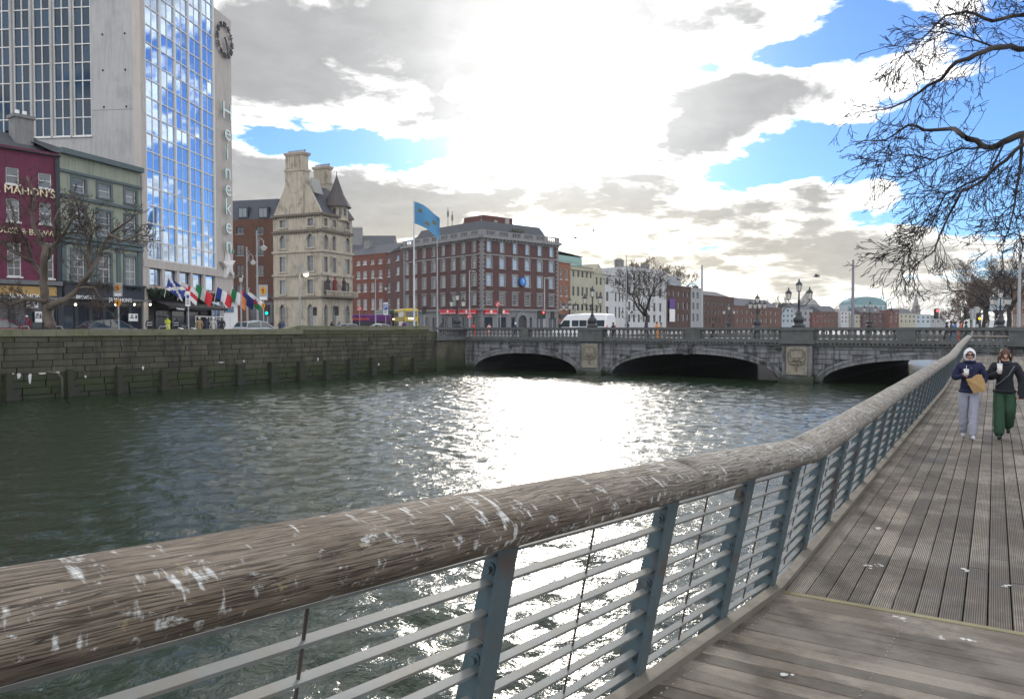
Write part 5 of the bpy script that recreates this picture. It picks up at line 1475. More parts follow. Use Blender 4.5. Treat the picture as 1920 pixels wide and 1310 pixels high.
a0 = Vector((F.L * -.25, 3, HT + .2)); F.add('glass_storey', MB().box(-F.L * .45, F.L, 3, 8, HT + .1, HT + 2.6), gt); F.add('glass_storey_roof', MB().add([(-F.L * .5, 2.5, HT + 3.6), (F.L * 1.02, 2.5, HT + 2.7), (F.L * 1.02, 8, HT + 2.7), (-F.L * .5, 8, HT + 3.6)], [(0, 1, 2, 3)]).box(-F.L * .45, F.L, 2.95, 3.0, HT + 1.3, HT + 1.38), m_lead)
t, F, HT = row('gabled_house', 'cream stone house with pointed gable along the far quay', 1112.5, 1133, 513, ((1117, 1120.5), (1124.5, 1128)), ((520, 534), (547, 560), (572, 586)), m_cream, SD)
F.add('gable', MB().add([(0, 0, HT), (F.L, 0, HT), (F.L / 2, 0, HT + 2.3), (0, 8, HT), (F.L, 8, HT), (F.L / 2, 8, HT + 2.3)], [(0, 1, 2), (0, 2, 5, 3), (1, 4, 5, 2)]), m_cream)
t, F, HT = row('white_house', 'white rendered house with quoins, lower half of the white pair', 1133.5, 1172, 511, ((1136, 1141), (1153, 1156), (1160, 1163), (1167, 1169)), ((521, 535), (548, 565), (575, 596)), m_wht, SD, cornice=m_wht)
t, F, HT = row('white_house', 'tall white house behind the bare tree on the far quay', 1172.5, 1249.5, 505, ((1178, 1182), (1187, 1191), (1196, 1200), (1205, 1209), (1215, 1219), (1225, 1229), (1236, 1240)), ((516, 528), (540, 555), (567, 583), (590, 604)), m_wht, SD, cornice=m_wht)
chimney(F, F.L * .18, 4, HT, 3, 1, 2.0, m_chim, 5); chimney(F, F.L * .8, 4, HT, 3, 1, 1.8, m_chim, 5)
t, F, HT = row('brick_warehouse', 'dark umber brick house with roof terrace beside the white house', 1250, 1295, 537, ((1253, 1257), (1262, 1266), (1271, 1275), (1280, 1284), (1288, 1292)), ((546, 556), (566, 580), (588, 602)), m_dkbr, SD)
F.add('roof_terrace', MB().box(.5, F.L * .8, 2, 5, HT, HT + 1.8).box(F.L * .3, F.L, 3, 8, HT, HT + 3.2), m_greyr); F.window((1.0, F.L * .7, HT + .3, HT + 1.6), dict(key='rt', f=f_grey, p=g_blue, c=5, r=1, inset=1.9))
u0, u1, z0, z1 = F.rect(1252.5, 560, 1262.5, 603); F.box('banner', u0, u1, -.5, -.45, z0, z0 + (z1 - z0) * .55, m_white); F.box('banner', u0, u1, -.5, -.45, z0 + (z1 - z0) * .58, z1, pm('purple_banner', (.10, .05, .25), .7))
row('office_block', 'narrow grey panelled block beside the tall tram mast', 1295.5, 1318, 541, ((1298, 1302), (1306, 1310)), ((548, 560), (568, 580), (588, 602)), m_greyr, SD)
t, F, HT = row('brick_warehouse', 'long dark brick range with chimney behind the bridge lamps', 1318.5, 1376, 556, [(1322 + 6.5 * i, 1324.5 + 6.5 * i) for i in range(8)], ((566, 573), (581, 590), (596, 606)), m_dkbr, SD, roofh=2)
chimney(F, F.L * .15, 4, HT, 2.2, 1, 2.8, m_dkbr, 3)
row('brick_warehouse', 'low broad brown brick range with shallow gable beyond the lamps', 1376.5, 1466, 576, [(1382 + 9 * i, 1385 + 9 * i) for i in range(9)], ((583, 590), (597, 606)), m_br, SD, roofh=3.2)
# ------------------------------------------------ distant houses up the river
def far(name, label, px0, px1, ytop, d, mat, cols=3, rows=2, roofh=0, style=SD, **kw):
    A, B = xy(px0, d), xy(px1, d * 1.02); w = (px1 - px0) / cols
    cc = [(px0 + w * (i + .3), px0 + w * (i + .7)) for i in range(cols)]; hh = (608 - ytop) / (rows + .3)
    rr_ = [(ytop + hh * (j + .35), ytop + hh * (j + .85)) for j in range(rows)]
    return terrace(name, label, A, B, ytop, cc, rr_, mat, style, roofh=roofh, at=(px0 + px1) / 2, **kw)
m_pblue = pm('pale_blue_render', (.36, .42, .46), .85, .1, .3)
far('distant_house', 'distant pale blue house right of the brown brick range', 1466, 1489, 577, 330, m_pblue, 3, 3)
far('distant_house', 'distant slate roofed house behind the tallest bridge lamp', 1489, 1524, 580, 345, m_greyr, 4, 2, 3)
far('distant_house', 'distant red brick house right of the tallest bridge lamp', 1524, 1544, 587, 350, m_red, 3, 2)
far('distant_house', 'distant russet brick house with slate roof up the river', 1544, 1577, 585, 360, m_br, 4, 2, 3)
far('distant_house', 'distant white house left of the slender mast', 1577, 1596, 583, 365, m_wht, 3, 3)
far('distant_house', 'distant cream house behind the slender mast', 1596, 1618, 590, 370, m_cream, 3, 2)
far('distant_house', 'distant plum brick house behind the small bridge lamp', 1618, 1666, 587, 375, m_red2, 5, 2, 3)
far('distant_house', 'distant bright red brick house under the glass dome', 1668, 1686, 582, 380, m_red, 2, 3)
far('distant_house', 'distant low cream house left of the church spire', 1687, 1718, 588, 420, m_cream, 4, 2, 3)
far('distant_house', 'distant bluish white house below the church spire', 1718, 1745, 590, 430, m_pblue, 3, 2)
far('distant_house', 'distant grey house nearest the red traffic light', 1745, 1775, 597, 440, m_greyr, 3, 1, 2)
far('distant_house', 'distant grey office behind the brown brick range', 1400, 1432, 566, 520, m_greyr, 4, 1)
# glazed barrel roofed offices
A, B = xy(1588, 470), xy(1664, 480)
t = bld('domed_office', 'distant office block with green glass barrel roof', A, B); F = Face(t, A, B); HT = F.uv(1626, 572)[1]; HR = F.uv(1626, 556)[1]
gd = glass('teal_glass', (.07, .17, .19), .15, .8, .2, 0, .2)
F.add('wall', MB().box(0, F.L, 0, 6, 0, HT), m_pblue)
pts = [(F.L * (.5 - .5 * math.cos(math.pi * i / 12)), HT + (HR - HT) * math.sin(math.pi * i / 12)) for i in range(13)]
b = MB(); 
for i in range(12): b.add([(pts[i][0], 0, pts[i][1]), (pts[i + 1][0], 0, pts[i + 1][1]), (pts[i + 1][0], 6, pts[i + 1][1]), (pts[i][0], 6, pts[i][1])], [(0, 1, 2, 3)])
b.add([(p[0], 0, p[1]) for p in pts], [tuple(range(13))]); F.add('barrel_roof', b, gd)
for i in range(9): F.window((F.L * i / 9 + .6, F.L * (i + 1) / 9 - .6, 2, HT - .5), dict(key='dg', f=f_grey, p=gd, c=1, r=3, inset=-.1))
# churches
m_stone_far = pm('church_stone', (.22, .215, .21), .9, .15, .2)
for (nm, lab, px, ytop, ybase, w, d) in (('church', 'distant church with slender pointed spire on the skyline', 1717.5, 549, 580, 5.5, 700), ('church', 'distant church tower with stubby pointed roof behind the tallest bridge lamp', 1513, 545, 572, 12, 560), ('church', 'small distant church gable with pointed cap right of the stubby tower', 1527.5, 562, 575, 7, 560)):
    c = gxy(px, d, GZ); t = thing(nm, lab, 'church', c, YAW); z1 = pt(px, ybase, d).z - GZ; z2 = pt(px, ytop, d).z - GZ
    MB().box(-w / 2, w / 2, -w / 2, w / 2, 0, z1).box(-w * .56, w * .56, -w * .56, w * .56, z1 - 1.5, z1 - .5).obj('tower', m_stone_far, t); MB().lathe([(w * .62, z1), (w * .30, z1 + (z2 - z1) * .5), (.25, z2)], 8).obj('spire', m_stone_far, t)
    for s_ in (-1, 1): MB().box(s_ * w * .2 - .5, s_ * w * .2 + .5, -w / 2 - .1, -w / 2 + .2, z1 - 6, z1 - 2.5).obj('belfry_window', g_dark, t)
# low far hills
for k, (lab, d, h, px0, px1, mat) in enumerate((('low blue hill on the horizon up the river', 2600, 30, 1250, 2150, pm('hill_green', (.10, .13, .12), .95, .2, .01)),)):
    b = MB(); vs = []; n = 60
    for i in range(n + 1):
        px = px0 + (px1 - px0) * i / n; P = gxy(px, d, 0); Q = gxy(px, d + 500, 0); hh = h * (math.sin(i / n * math.pi) ** .7) * (1 + .15 * math.sin(i * .5)); vs += [(P.x, P.y, 2.0), (Q.x, Q.y, 2.9 + hh), (Q.x * 1.3, Q.y * 1.3, 2)]
    b.add(vs, [(3 * i, 3 * i + 3, 3 * i + 4, 3 * i + 1) for i in range(n)] + [(3 * i + 1, 3 * i + 4, 3 * i + 5, 3 * i + 2) for i in range(n)]); o = b.obj('hills', mat, smooth=True); o['kind'] = 'structure'; o['label'] = lab
# ============================================================ STREET LAMPS, SIGNS, POLES
m_iron = pm('black_cast_iron', (.022, .026, .032), .5, .2, 6)
m_galv = pm('galvanised_grey', (.34, .35, .36), .5, .15, 4, metal=.2)
m_lantern = pm('opal_lantern_glass', (.70, .68, .62), .35, .05, 4)
m_lit = pm('lit_lantern', (.9, .8, .6), .4, 0, emit=((1, .80, .45), 5.0))
m_finial = pm('dull_red_iron', (.10, .045, .045), .5, .2, 6)
def lantern(b_glass, b_iron, c, s=1.0):
    x, y, z = c
    b_glass.lathe([(.13 * s, 0), (.21 * s, .42 * s), (.20 * s, .44 * s)], 6, c=c)
    b_iron.lathe([(.15 * s, -.05 * s), (.15 * s, .0)], 6, c=c); b_iron.lathe([(.25 * s, .44 * s), (.24 * s, .50 * s), (.13 * s, .66 * s), (.05 * s, .72 * s), (.06 * s, .78 * s), (.015 * s, .92 * s)], 8, c=c)
    for k in range(6):
        a = 2 * math.pi * (k + .5) / 6; b_iron.tube([(x + math.cos(a) * .135 * s, y + math.sin(a) * .135 * s, z), (x + math.cos(a) * .215 * s, y + math.sin(a) * .215 * s, z + .44 * s)], .014 * s, 4)
def bridge_lamp(label, loc, h=3.55, arms=2, rz=0.0):
    t = thing('bridge_lamp', label, 'street lamp', loc, rz, 'ornate lamps on the bridge')
    k = h / 3.55
    MB().lathe([(.46, 0), (.46, .14), (.34, .20), (.30, .34), (.36, .42), (.38, .62), (.26, .80), (.15, .92), (.20, .98), (.12, 1.06), (.085, 1.3), (.07, 1.9), (.11, 1.95), (.06, 2.0), (.05, 2.62)], 10).obj('column', m_iron, t, smooth=True).scale = (1, 1, k)
    sp = [(0, 0, 2.62)] + [(.72 * math.cos(a), .72 * math.sin(a), 2.02) for a in ([0, math.pi] if arms == 2 else [0, math.pi / 2, math.pi, -math.pi / 2])]
    b = MB()
    for q in sp[1:]:
        d = Vector((q[0], q[1], 0)).normalized()
        b.tube([d * .04 + UP * 1.55, d * .25 + UP * 1.50, d * .5 + UP * 1.62, d * .62 + UP * 1.82, d * .72 + UP * 1.86, d * .72 + UP * 2.0], .032, 6); b.tube([d * .05 + UP * 1.85, d * .25 + UP * 1.72, d * .36 + UP * 1.84, d * .28 + UP * 1.93], .022, 5)
    b.obj('bracket_arms', m_iron, t).scale = (1, 1, k)
    for q in sp:
        g, i = MB(), MB(); lantern(g, i, (0, 0, 0), .95); o = i.obj('lantern', m_iron, t, loc=(q[0], q[1], q[2] * k)); g.obj('lantern_glass', m_lantern, o)
    return t
LA = math.atan2(RT.y, RT.x)
for (lab, px, y, arms) in (('ornate lamp on the bridge pedestal nearest the quay wall', 857, ped[0][0], 2), ('ornate lamp on the pedestal in front of the white minibus', 1113, ped[1][0], 2), ('largest ornate lamp on the pedestal beside the boardwalk end of the bridge', 1500, ped[2][0], 2)):
    bridge_lamp(lab, (BX + .05, y, 3.90), 3.45, arms, R(90))
for (lab, px, d, hpx, arms) in (('four armed lamp standing mid bridge left of the tallest lamp', 1420, 77.5, 62, 4), ('three lantern lamp on the far parapet beyond the slender mast', 1631, 104, 49, 2), ('three lantern lamp before the long dark brick range', 1367, 112, 43, 2), ('small lamp left of the bare tree on the bridge', 1176, 118, 39, 2), ('lamp behind the minibus beside the orange brick house', 1068, 92, 56, 4), ('four armed lamp above the near bank end of the bridge', 1876, 66, 74, 4)):
    top = pt(px, 612 - hpx, d); h = 3.5; P = gxy(px, d, 0); z = top.z - h; t = bridge_lamp(lab, (P.x, P.y, z), 3.5, arms, LA)
    MB().lathe([(.34, BZ - z), (.34, BZ - z + .3), (.30, .02)], 10).obj('pedestal', m_iron, t)
# tall silver masts
def mast(name, label, px, ytop, d, r0, mat, cat='mast', base=GZ, r1=None):
    P = gxy(px, d, base); h = pt(px, ytop, d).z - base; t = thing(name, label, cat, P)
    MB().lathe([(r0 * 1.6, 0), (r0 * 1.6, .3), (r0, .35), (r1 or r0 * .55, h), (.01, h + .02)], 10).obj('pole', mat, t); return t, h
mast('tram_mast', 'tall slender tapered tram mast beside the narrow grey block', 1316, 497, 100, .22, m_galv, base=BZ)
mast('tram_mast', 'tall slender tapered tram mast left of the domed office', 1599, 487, 92, .22, pm('mast_paint', (.20, .20, .24), .5), base=BZ)
t, h = mast('flagpole', 'thin pole with furled dark flag before the white houses', 1174, 478, 105, .10, m_galv, 'flagpole', base=BZ)
MB().tube([(0.1, 0, h - 1.4), (.25, 0, h - 3), (.45, .1, h - 6.4)], [.05, .22, .05], 7).obj('furled_flag', m_iron, t)
t, h = mast('aerial_mast', 'thin pole behind the tram mast and narrow grey block', 1303, 525, 125, .07, m_galv, base=BZ)
# big flagpole with light blue flag
t, h = mast('flagpole', 'tall white flagpole flying a light blue flag with gold crowns', 776.5, 373, 92, .13, pm('white_pole', (.55, .55, .57), .5), 'flagpole', r1=.07)
cL, cY = cm('sky', (.08, .25, .44)), cm('gold', (.16, .13, .03))
def crown(u, v):
    for (cu, cv) in ((.22, .72), (.5, .30), (.78, .62)):
        if abs(u - cu) < .085 and -.11 < v - cv < .10 and (v - cv < .0 or int((u - cu + 1) * 36) % 2 == 0): return 1
    return 0
g_ = flag_mesh(crown, 5.4, 2.6, 3, 44, 28, .32, .78); o = g_.obj('flag', [cL, cY], t, smooth=True); o.matrix_local = Matrix.Translation((.1, 0, h - 2.9)) @ Matrix.Rotation(LA + R(12), 4, 'Z') @ Matrix.Scale(.62, 4, (1, 0, 0))
for (lab, px, yt, d, r0) in (('plain grey pole in front of the hotel left front', 820, 446, 96, .11),):
    mast('lamp_post', lab, px, yt, d, r0, m_galv, 'pole')
def arm_pole(label, px, ytop, d, arm_px, lit=None):
    t, h = mast('lamp_post', label, px, ytop, d, .11, m_galv, 'street lamp'); l = arm_px / FPX * d; dd = RT * (1 if l > 0 else -1)
    MB().tube([(0, 0, h - .1), dd * abs(l) + UP * (h - .05)], .05, 6).box(dd.x * abs(l) - .25, dd.x * abs(l) + .25, dd.y * abs(l) - .1, dd.y * abs(l) + .1, h - .16, h - .02).obj('lamp_arm', m_galv, t); return t
arm_pole('grey lamp post with short right arm before the red brick terrace', 704, 521, 118, 11); arm_pole('grey lamp post with right arm before the hotel corner', 880.5, 507, 100, 8); 
arm_pole('grey lamp post before the right front of the hotel', 1021, 520, 96, 5)
def swan(label, px, ytop, ylamp, d, lit=False):
    t, h = mast('swan_neck_lamp', label, px, ytop, d, .14, m_galv, 'street lamp'); z = pt(px, ylamp, d).z - GZ
    b = MB().tube([RT * .0 + UP * (z - .2), RT * .15 + UP * (z + .9), RT * .45 + UP * (z + 1.25), RT * .75 + UP * (z + .9), RT * .78 + UP * (z + .5)], .05, 6)
    for k in range(3): b.tube([RT * .05 + UP * (z + .2 + .5 * k), RT * .35 + UP * (z + .5 + .45 * k), RT * .1 + UP * (z + .8 + .45 * k)], .035, 5)
    b.obj('scroll_bracket', m_galv, t); c = RT * .78
    MB().lathe([(.06, .5), (.10, .42), (.38, .18), (.40, .10)], 12, c=(c.x, c.y, z)).obj('lamp_shade', m_galv, t); MB().lathe([(.30, .10), (.26, -.1), (.05, -.22)], 10, c=(c.x, c.y, z)).obj('lamp_glass', m_lit if lit else m_lantern, t)
swan('tall silver swan neck lamp just right of the tower', 482.5, 432, 467, 88); swan('silver swan neck lamp nearest the tower corner', 463.5, 463, 494, 96)
swan('slim swan neck lamp with a warm lit lantern before the turreted house', 562, 490, 515, 92, True)
def post_lantern(label, px, ytop, d, mat=m_galv):
    t, h = mast('lantern_post', label, px, ytop + 10, d, .07, mat, 'street lamp'); g, i = MB(), MB(); lantern(g, i, (0, 0, h), .8); o = i.obj('lantern', m_iron, t); g.obj('lantern_glass', m_lantern, o)
post_lantern('slim post with single white lantern at the tower corner', 452, 519, 60); post_lantern('dark lantern post above the blue parking sign', 723.5, 534, 98, m_iron)
# signs
m_orange = pm('orange_sign', (.62, .26, .02), .5, .05, 3); m_signgrey = pm('sign_back_grey', (.33, .36, .38), .6, .1, 3); m_pblue_s = pm('parking_blue', (.02, .06, .35), .5, .05)
def sign_pole(label, px, ytop, d, panels, cat='sign'):
    P = gxy(px, d, GZ); t = thing('road_sign', label, cat, P, LA, None); h = pt(px, ytop, d).z - GZ
    MB().tube([(0, 0, 0), (0, 0, h)], .045, 8).obj('pole', m_galv, t)
    for (kind, y0, y1, wpx) in panels:
        z0, z1 = pt(px, y1, d).z - GZ, pt(px, y0, d).z - GZ; w = wpx / FPX * d / 2; zm = (z0 + z1) / 2; hh = (z1 - z0) / 2
        if kind == 'grey': MB().box(-w, w, -.07, -.05, z0, z1).obj('backing_board', m_signgrey, t)
        if kind == 'white': MB().box(-w, w, -.07, -.05, z0, z1).obj('sign_plate', m_white, t)
        if kind == 'blueP':
            MB().box(-w, w, -.09, -.07, z0, z1).obj('parking_plate', m_pblue_s, t); ob('lettering', text_mesh('P', hh * 1.9, .006, m_white), t, (0, -.1, zm), (R(90), 0, 0))
        if kind == 'diamond':
            MB().add([(-w, -.085, zm), (0, -.085, z0), (w, -.085, zm), (0, -.085, z1), (-w, -.075, zm), (0, -.075, z0), (w, -.075, zm), (0, -.075, z1)], [(0, 1, 2, 3), (7, 6, 5, 4), (0, 4, 5, 1), (1, 5, 6, 2), (2, 6, 7, 3), (3, 7, 4, 0)]).obj('warning_diamond', m_orange, t)
            MB().box(-w * .12, w * .12, -.095, -.084, zm - hh * .45, zm + hh * .35).box(-w * .3, w * .05, -.095, -.085, zm + hh * .1, zm + hh * .32).obj('symbol', m_blk, t)
        if kind == 'caption': MB().box(-w, w, -.085, -.07, z0, z1).obj('caption_plate', m_white, t)
        if kind == 'lines':
            for k in range(4): z = z1 - (k + .6) * (z1 - z0) / 4.4; MB().box(-w * .7, w * .7, -.08, -.068, z - .02, z + .02).obj('sign_print', m_blk, t)
        if kind == 'bluebox': MB().box(-w, w, -.08, -.068, z0, z1).obj('symbol', m_pblue_s, t)
        if kind == 'ring':
            ring = [(math.cos(2 * math.pi * i / 20) * w, -.08, zm + math.sin(2 * math.pi * i / 20) * w) for i in range(21)]; MB().tube([(0, -.06, zm), (0, -.075, zm)], w, 18).obj('sign_disc', m_white, t); MB().tube(ring, .07, 5, cap=False).tube([(-w * .7, -.08, zm + w * .7), (w * .7, -.08, zm - w * .7)], .05, 5).obj('red_ring', m_redsign, t)
            MB().box(-.05, .05, -.09, -.076, zm - w * .5, zm + w * .3).obj('symbol', m_blk, t)
    return t
sign_pole('grey board with orange diamond warning, second orange diamond below it, by the dark saloon', 222, 530, 49, (('grey', 530, 556, 17), ('diamond', 531, 548, 14), ('caption', 550, 555, 12), ('diamond', 559, 577, 14)))
sign_pole('grey board with orange diamond warning right of the tower', 494, 534, 66, (('grey', 534, 563, 17), ('diamond', 535, 555, 15), ('caption', 556.5, 562, 13), ('diamond', 565, 581, 8)))
sign_pole('tall white parking rules sign before the cafe terrace', 353, 546, 50, (('white', 546, 574, 9), ('bluebox', 553, 559, 5), ('lines', 560, 572, 8)))
sign_pole('blue and white parking sign before the red brick terrace', 723.2, 567, 96.5, (('white', 567, 590, 8.5), ('blueP', 570, 581, 7), ('lines', 582, 588, 7)))
sign_pole('round red ringed turn sign before the hotel corner', 880.2, 586, 98, (('ring', 587, 599, 8),)); sign_pole('round red ringed turn sign before the hotel right front', 933.5, 564, 99, (('ring', 565, 576, 8),))
sign_pole('round red ringed turn sign beside the purple bus', 674, 573, 120, (('ring', 574, 583, 7),))
# traffic lights
def traffic_light(label, px, y0, y1, d, lit=None, base=GZ, face=True):
    P = gxy(px, d, base); t = thing('traffic_light', label, 'traffic light', P, LA, 'traffic lights at the bridge crossing'); z1, z0 = pt(px, y0, d).z - base, pt(px, y1, d).z - base; h = z1 - z0
    MB().tube([(0, .12, 0), (0, .12, z1 + .1)], .055, 8).obj('pole', m_galv, t); hd = MB().box(-.16, .16, -.12, .1, z0, z1).obj('signal_head', m_iron, t)
    MB().box(-.24, .24, .05, .07, z0 - .08, z1 + .08).obj('backing_board', m_iron, t)
    for k, (nm, col) in enumerate((('green', (.0, .5, .25)), ('amber', (.6, .3, .0)), ('red', (.7, .02, .02)))):
        zc = z0 + h * (k + .5) / 3; on = lit == nm; mm = pm('lens_' + nm + ('_lit' if on else ''), col if on else tuple(c * .25 for c in col), .4, 0, emit=((col[0] * 1.4, col[1] * 1.4, col[2] * 1.4), 5.0) if on else None)
        MB().tube([(0, -.12, zc), (0, -.14, zc)], .10, 12).obj('lens', mm, hd)
        MB().box(-.12, .12, -.26, -.12, zc + .09, zc + .11).obj('visor', m_iron, hd)
traffic_light('traffic light showing green right of the tower', 500.5, 573, 590, 68, 'green'); traffic_light('black traffic light by the foot of the tall flagpole', 795, 575, 588, 95); traffic_light('traffic light between red shop signs of the hotel', 938, 577, 587, 98)
traffic_light('traffic light before the arched hotel doorway', 1011, 583, 596, 92); traffic_light('traffic light with red lamp near the minibus front', 1019, 584, 596, 93, 'red'); traffic_light('traffic light behind the minibus windscreen', 1036, 585, 597, 94)
traffic_light('lone traffic light glowing red at the right end of the bridge', 1756.5, 580, 596, 82, 'red', BZ); traffic_light('dark traffic light left in the cluster by the right bank trees', 1813, 577, 597, 84, None, BZ); traffic_light('traffic light showing amber in the right bank cluster', 1836, 588, 606, 80, 'amber', BZ)
traffic_light('traffic light before the turreted house balcony', 631, 575, 590, 96); traffic_light('traffic light at the corner of the turreted house', 590, 577, 590, 92)
for (lab, px, y0, d) in (('grey back of a signal cabinet on a pole at the right bank, left one', 1824, 579, 83), ('grey back of a signal cabinet on a pole at the right bank, right one', 1831, 575, 81)):
    P = gxy(px, d, BZ); t = thing('signal_pole', lab, 'traffic light', P, LA); z1 = pt(px, y0, d).z - BZ; MB().tube([(0, 0, 0), (0, 0, z1)], .09, 8).obj('pole', m_galv, t); MB().box(-.2, .2, -.15, .1, z1 - 1.2, z1).obj('signal_head', m_galv, t)
mast('lamp_post', 'tall grey lamp post at the right edge before the trees', 1911, 440, 62, .14, m_galv, 'street lamp', base=2.45)
P = gxy(1868, 70, 2.45); t = thing('notice_board', 'pair of pale notice boards on a pole at the right bank', 'sign', P, LA); MB().box(-.55, -.05, -.05, .05, 3.0, 4.0).box(.05, .6, -.05, .05, 3.0, 4.05).obj('boards', m_pblue, t); MB().tube([(0, .1, 0), (0, .1, 4.2)], .06, 8).obj('pole', m_iron, t)
# bicycle hoops on the pavement
for i, px in enumerate((44, 107, 307)):
    P = gxy(px, 52, GZ + .12); h = thing('bike_hoop', ('steel bicycle hoop left of the gnarled tree', 'steel bicycle hoop right of the gnarled tree', 'steel bicycle hoop below the hi-vis worker')[i], 'bike rack', P, LA, 'bicycle hoops')
    MB().tube([(-.36, 0, 0), (-.36, 0, .75), (-.28, 0, .92), (.28, 0, .92), (.36, 0, .75), (.36, 0, 0)], .03, 8).obj('hoop', m_galv, h, smooth=True); MB().box(-.42, -.30, -.06, .06, 0, .015).box(.30, .42, -.06, .06, 0, .015).obj('foot_plates', m_galv, h)

# ============================================================ VEHICLES
g_car = glass('car_glass', (.03, .045, .055), .03, .9, .2)
m_tyre = pm('tyre', (.02, .02, .02), .9); m_rim = pm('alloy', (.45, .46, .47), .35, .1, 4, metal=.8)
def wheel(t, x, y, r_=.32):
    o = MB().tube([(x, y - .10, r_), (x, y + .10, r_)], r_, 16).obj('wheel', m_tyre, t); s = 1 if y > 0 else -1
    MB().tube([(x, y + s * .10, r_), (x, y + s * .115, r_)], r_ * .62, 10).obj('rim', m_rim, o)
def loft(stations, mat, name, t, mi=None):
    """stations: x -> list of (y,z) half section from bottom centre to top centre; mirrored"""
    b = MB(); rings = []
    for x, half in stations:
        ring = [(x, y, z) for y, z in half] + [(x, -y, z) for y, z in half[::-1]]; rings.append(len(b.v)); b.v += ring
    n = len(stations[0][1]) * 2
    for i in range(len(rings) - 1):
        for j in range(n):
            b.f.append((rings[i] + j, rings[i] + (j + 1) % n, rings[i + 1] + (j + 1) % n, rings[i + 1] + j)); b.mi.append(0)
    b.f.append(tuple(rings[0] + j for j in range(n))); b.f.append(tuple(rings[-1] + j for j in range(n - 1, -1, -1))); b.mi += [0, 0]
    return b.obj(name, mat, t, smooth=False)
def car(label, loc, rz, col, kind='saloon'):
    t = thing('parked_car', label, 'car', loc, rz, 'cars on the far quay'); mat = pm('car_paint_%d' % (hash(label) % 9999), col, .3, .05, 2, coat=.8)
    sal = kind == 'saloon'
    st = [(-2.2, .42, .62, .70), (-2.1, .3, .80, .82), (-1.5, .25, .86, .95), (-.6, .25, .88, .97), (.6, .25, .88, .96), (1.3, .25, .86, .90), (1.95, .28, .80, .76), (2.2, .42, .62, .62)]
    if not sal: st[0] = (-1.95, .42, .70, .85); st[1] = (-1.9, .3, .82, 1.0); st[-1] = (2.05, .42, .62, .62); st[-2] = (1.85, .28, .80, .78)
    loft([(x, [(.0, z0), (w * .9, z0), (w, (z0 + zt) / 2), (w * .96, zt - .04), (w * .85, zt), (0, zt + .02)]) for x, z0, w, zt in st], mat, 'body', t)
    cb = [(-1.75, .95, .72), (-1.15, 1.36, .60), (-.1, 1.46, .60), (.35, 1.42, .60), (1.15, .93, .74)] if sal else [(-1.85, 1.0, .72), (-1.6, 1.38, .62), (-.3, 1.52, .62), (.3, 1.46, .62), (1.15, .93, .74)]
    loft([(x, [(0, .86), (.78, .86), (max(.74, w), .92), (w, z), (0, z + .005)]) for x, z, w in cb], g_car, 'glasshouse', t)
    rf = [c for c in cb[1:4]]; loft([(x, [(0, z - .02), (w + .015, z - .05), (w + .01, z + .012), (w * .7, z + .035), (0, z + .045)]) for x, z, w in rf], mat, 'roof', t)
    for s in (-1, 1):
        for (xa, za, xb, zb) in ((cb[1][0], cb[1][1], cb[0][0], cb[0][1]), (cb[3][0], cb[3][1], cb[4][0], cb[4][1]), (-.25, 1.44, -.3, .95)):
            MB().tube([(xa, s * .625, za), (xb, s * .765, zb)], .035, 5).obj('pillar', mat, t)
        MB().box(.85, 1.0, s * .88 - .06, s * .88 + .06, .95, 1.06).obj('mirror', mat, t)
        MB().box(st[-1][0] - .12, st[-1][0] - .02, s * .62 - .14, s * .62 + .14, .60, .70).obj('headlight', m_lantern, t); MB().box(st[0][0] - .01, st[0][0] + .12, s * .62 - .12, s * .62 + .12, .72, .86).obj('tail_light', m_redsign, t)
        for x in (-1.35, 1.35): wheel(t, x, s * .80)
    return t
def on_road(px, y_world, z=GZ + .005):
    q = ray(px, 600); k = y_world / q.y; return Vector((q.x * k, y_world, z))
car('dark red car cut by the left edge of the picture', on_road(-6, 50.6), R(0), (.14, .02, .03)); car('dark grey saloon parked before the green house', on_road(206, 50.4), R(0), (.07, .08, .09)); car('silver blue hatchback right of the tower', on_road(482, 55.0), R(8), (.40, .45, .50), 'hatch')
car('white car roof just above the wall by the parking sign', on_road(708, 74), R(150), (.75, .75, .75)); car('silver grey car low behind the wall before the turreted house', on_road(645, 80), R(150), (.40, .42, .44), 'hatch')
# motorbikes by the terrace (low shapes)
def motorbike(label, loc, rz):
    t = thing('motorbike', label, 'motorbike', loc, rz, 'motorbikes by the terrace')
    for x in (-.7, .7): MB().tube([(x, -.05, .3), (x, .05, .3)], .3, 14).obj('wheel', m_tyre, t)
    MB().lathe([(.1, 0), (.22, .1), (.24, .35), (.1, .5)], 8, c=(0, 0, .45), sx=1.8, sy=.8).obj('tank', m_mull, t, smooth=True); MB().box(-.8, -.1, -.14, .14, .8, .9).obj('seat', m_tyre, t); MB().tube([(.7, 0, .3), (.45, 0, 1.05), (.4, -.32, 1.12)], .025, 6).tube([(.45, 0, 1.05), (.4, .32, 1.12)], .025, 6).obj('fork_and_bars', m_galv, t)
    MB().add([(.5, -.2, 1.0), (.5, .2, 1.0), (.38, .16, 1.32), (.38, -.16, 1.32)], [(0, 1, 2, 3)]).obj('windscreen', g_car, t)
motorbike('white motorbike below the parking rules sign', on_road(338, 58.5), R(10)); motorbike('dark motorbike right of the parking rules sign', on_road(362, 60), R(10))
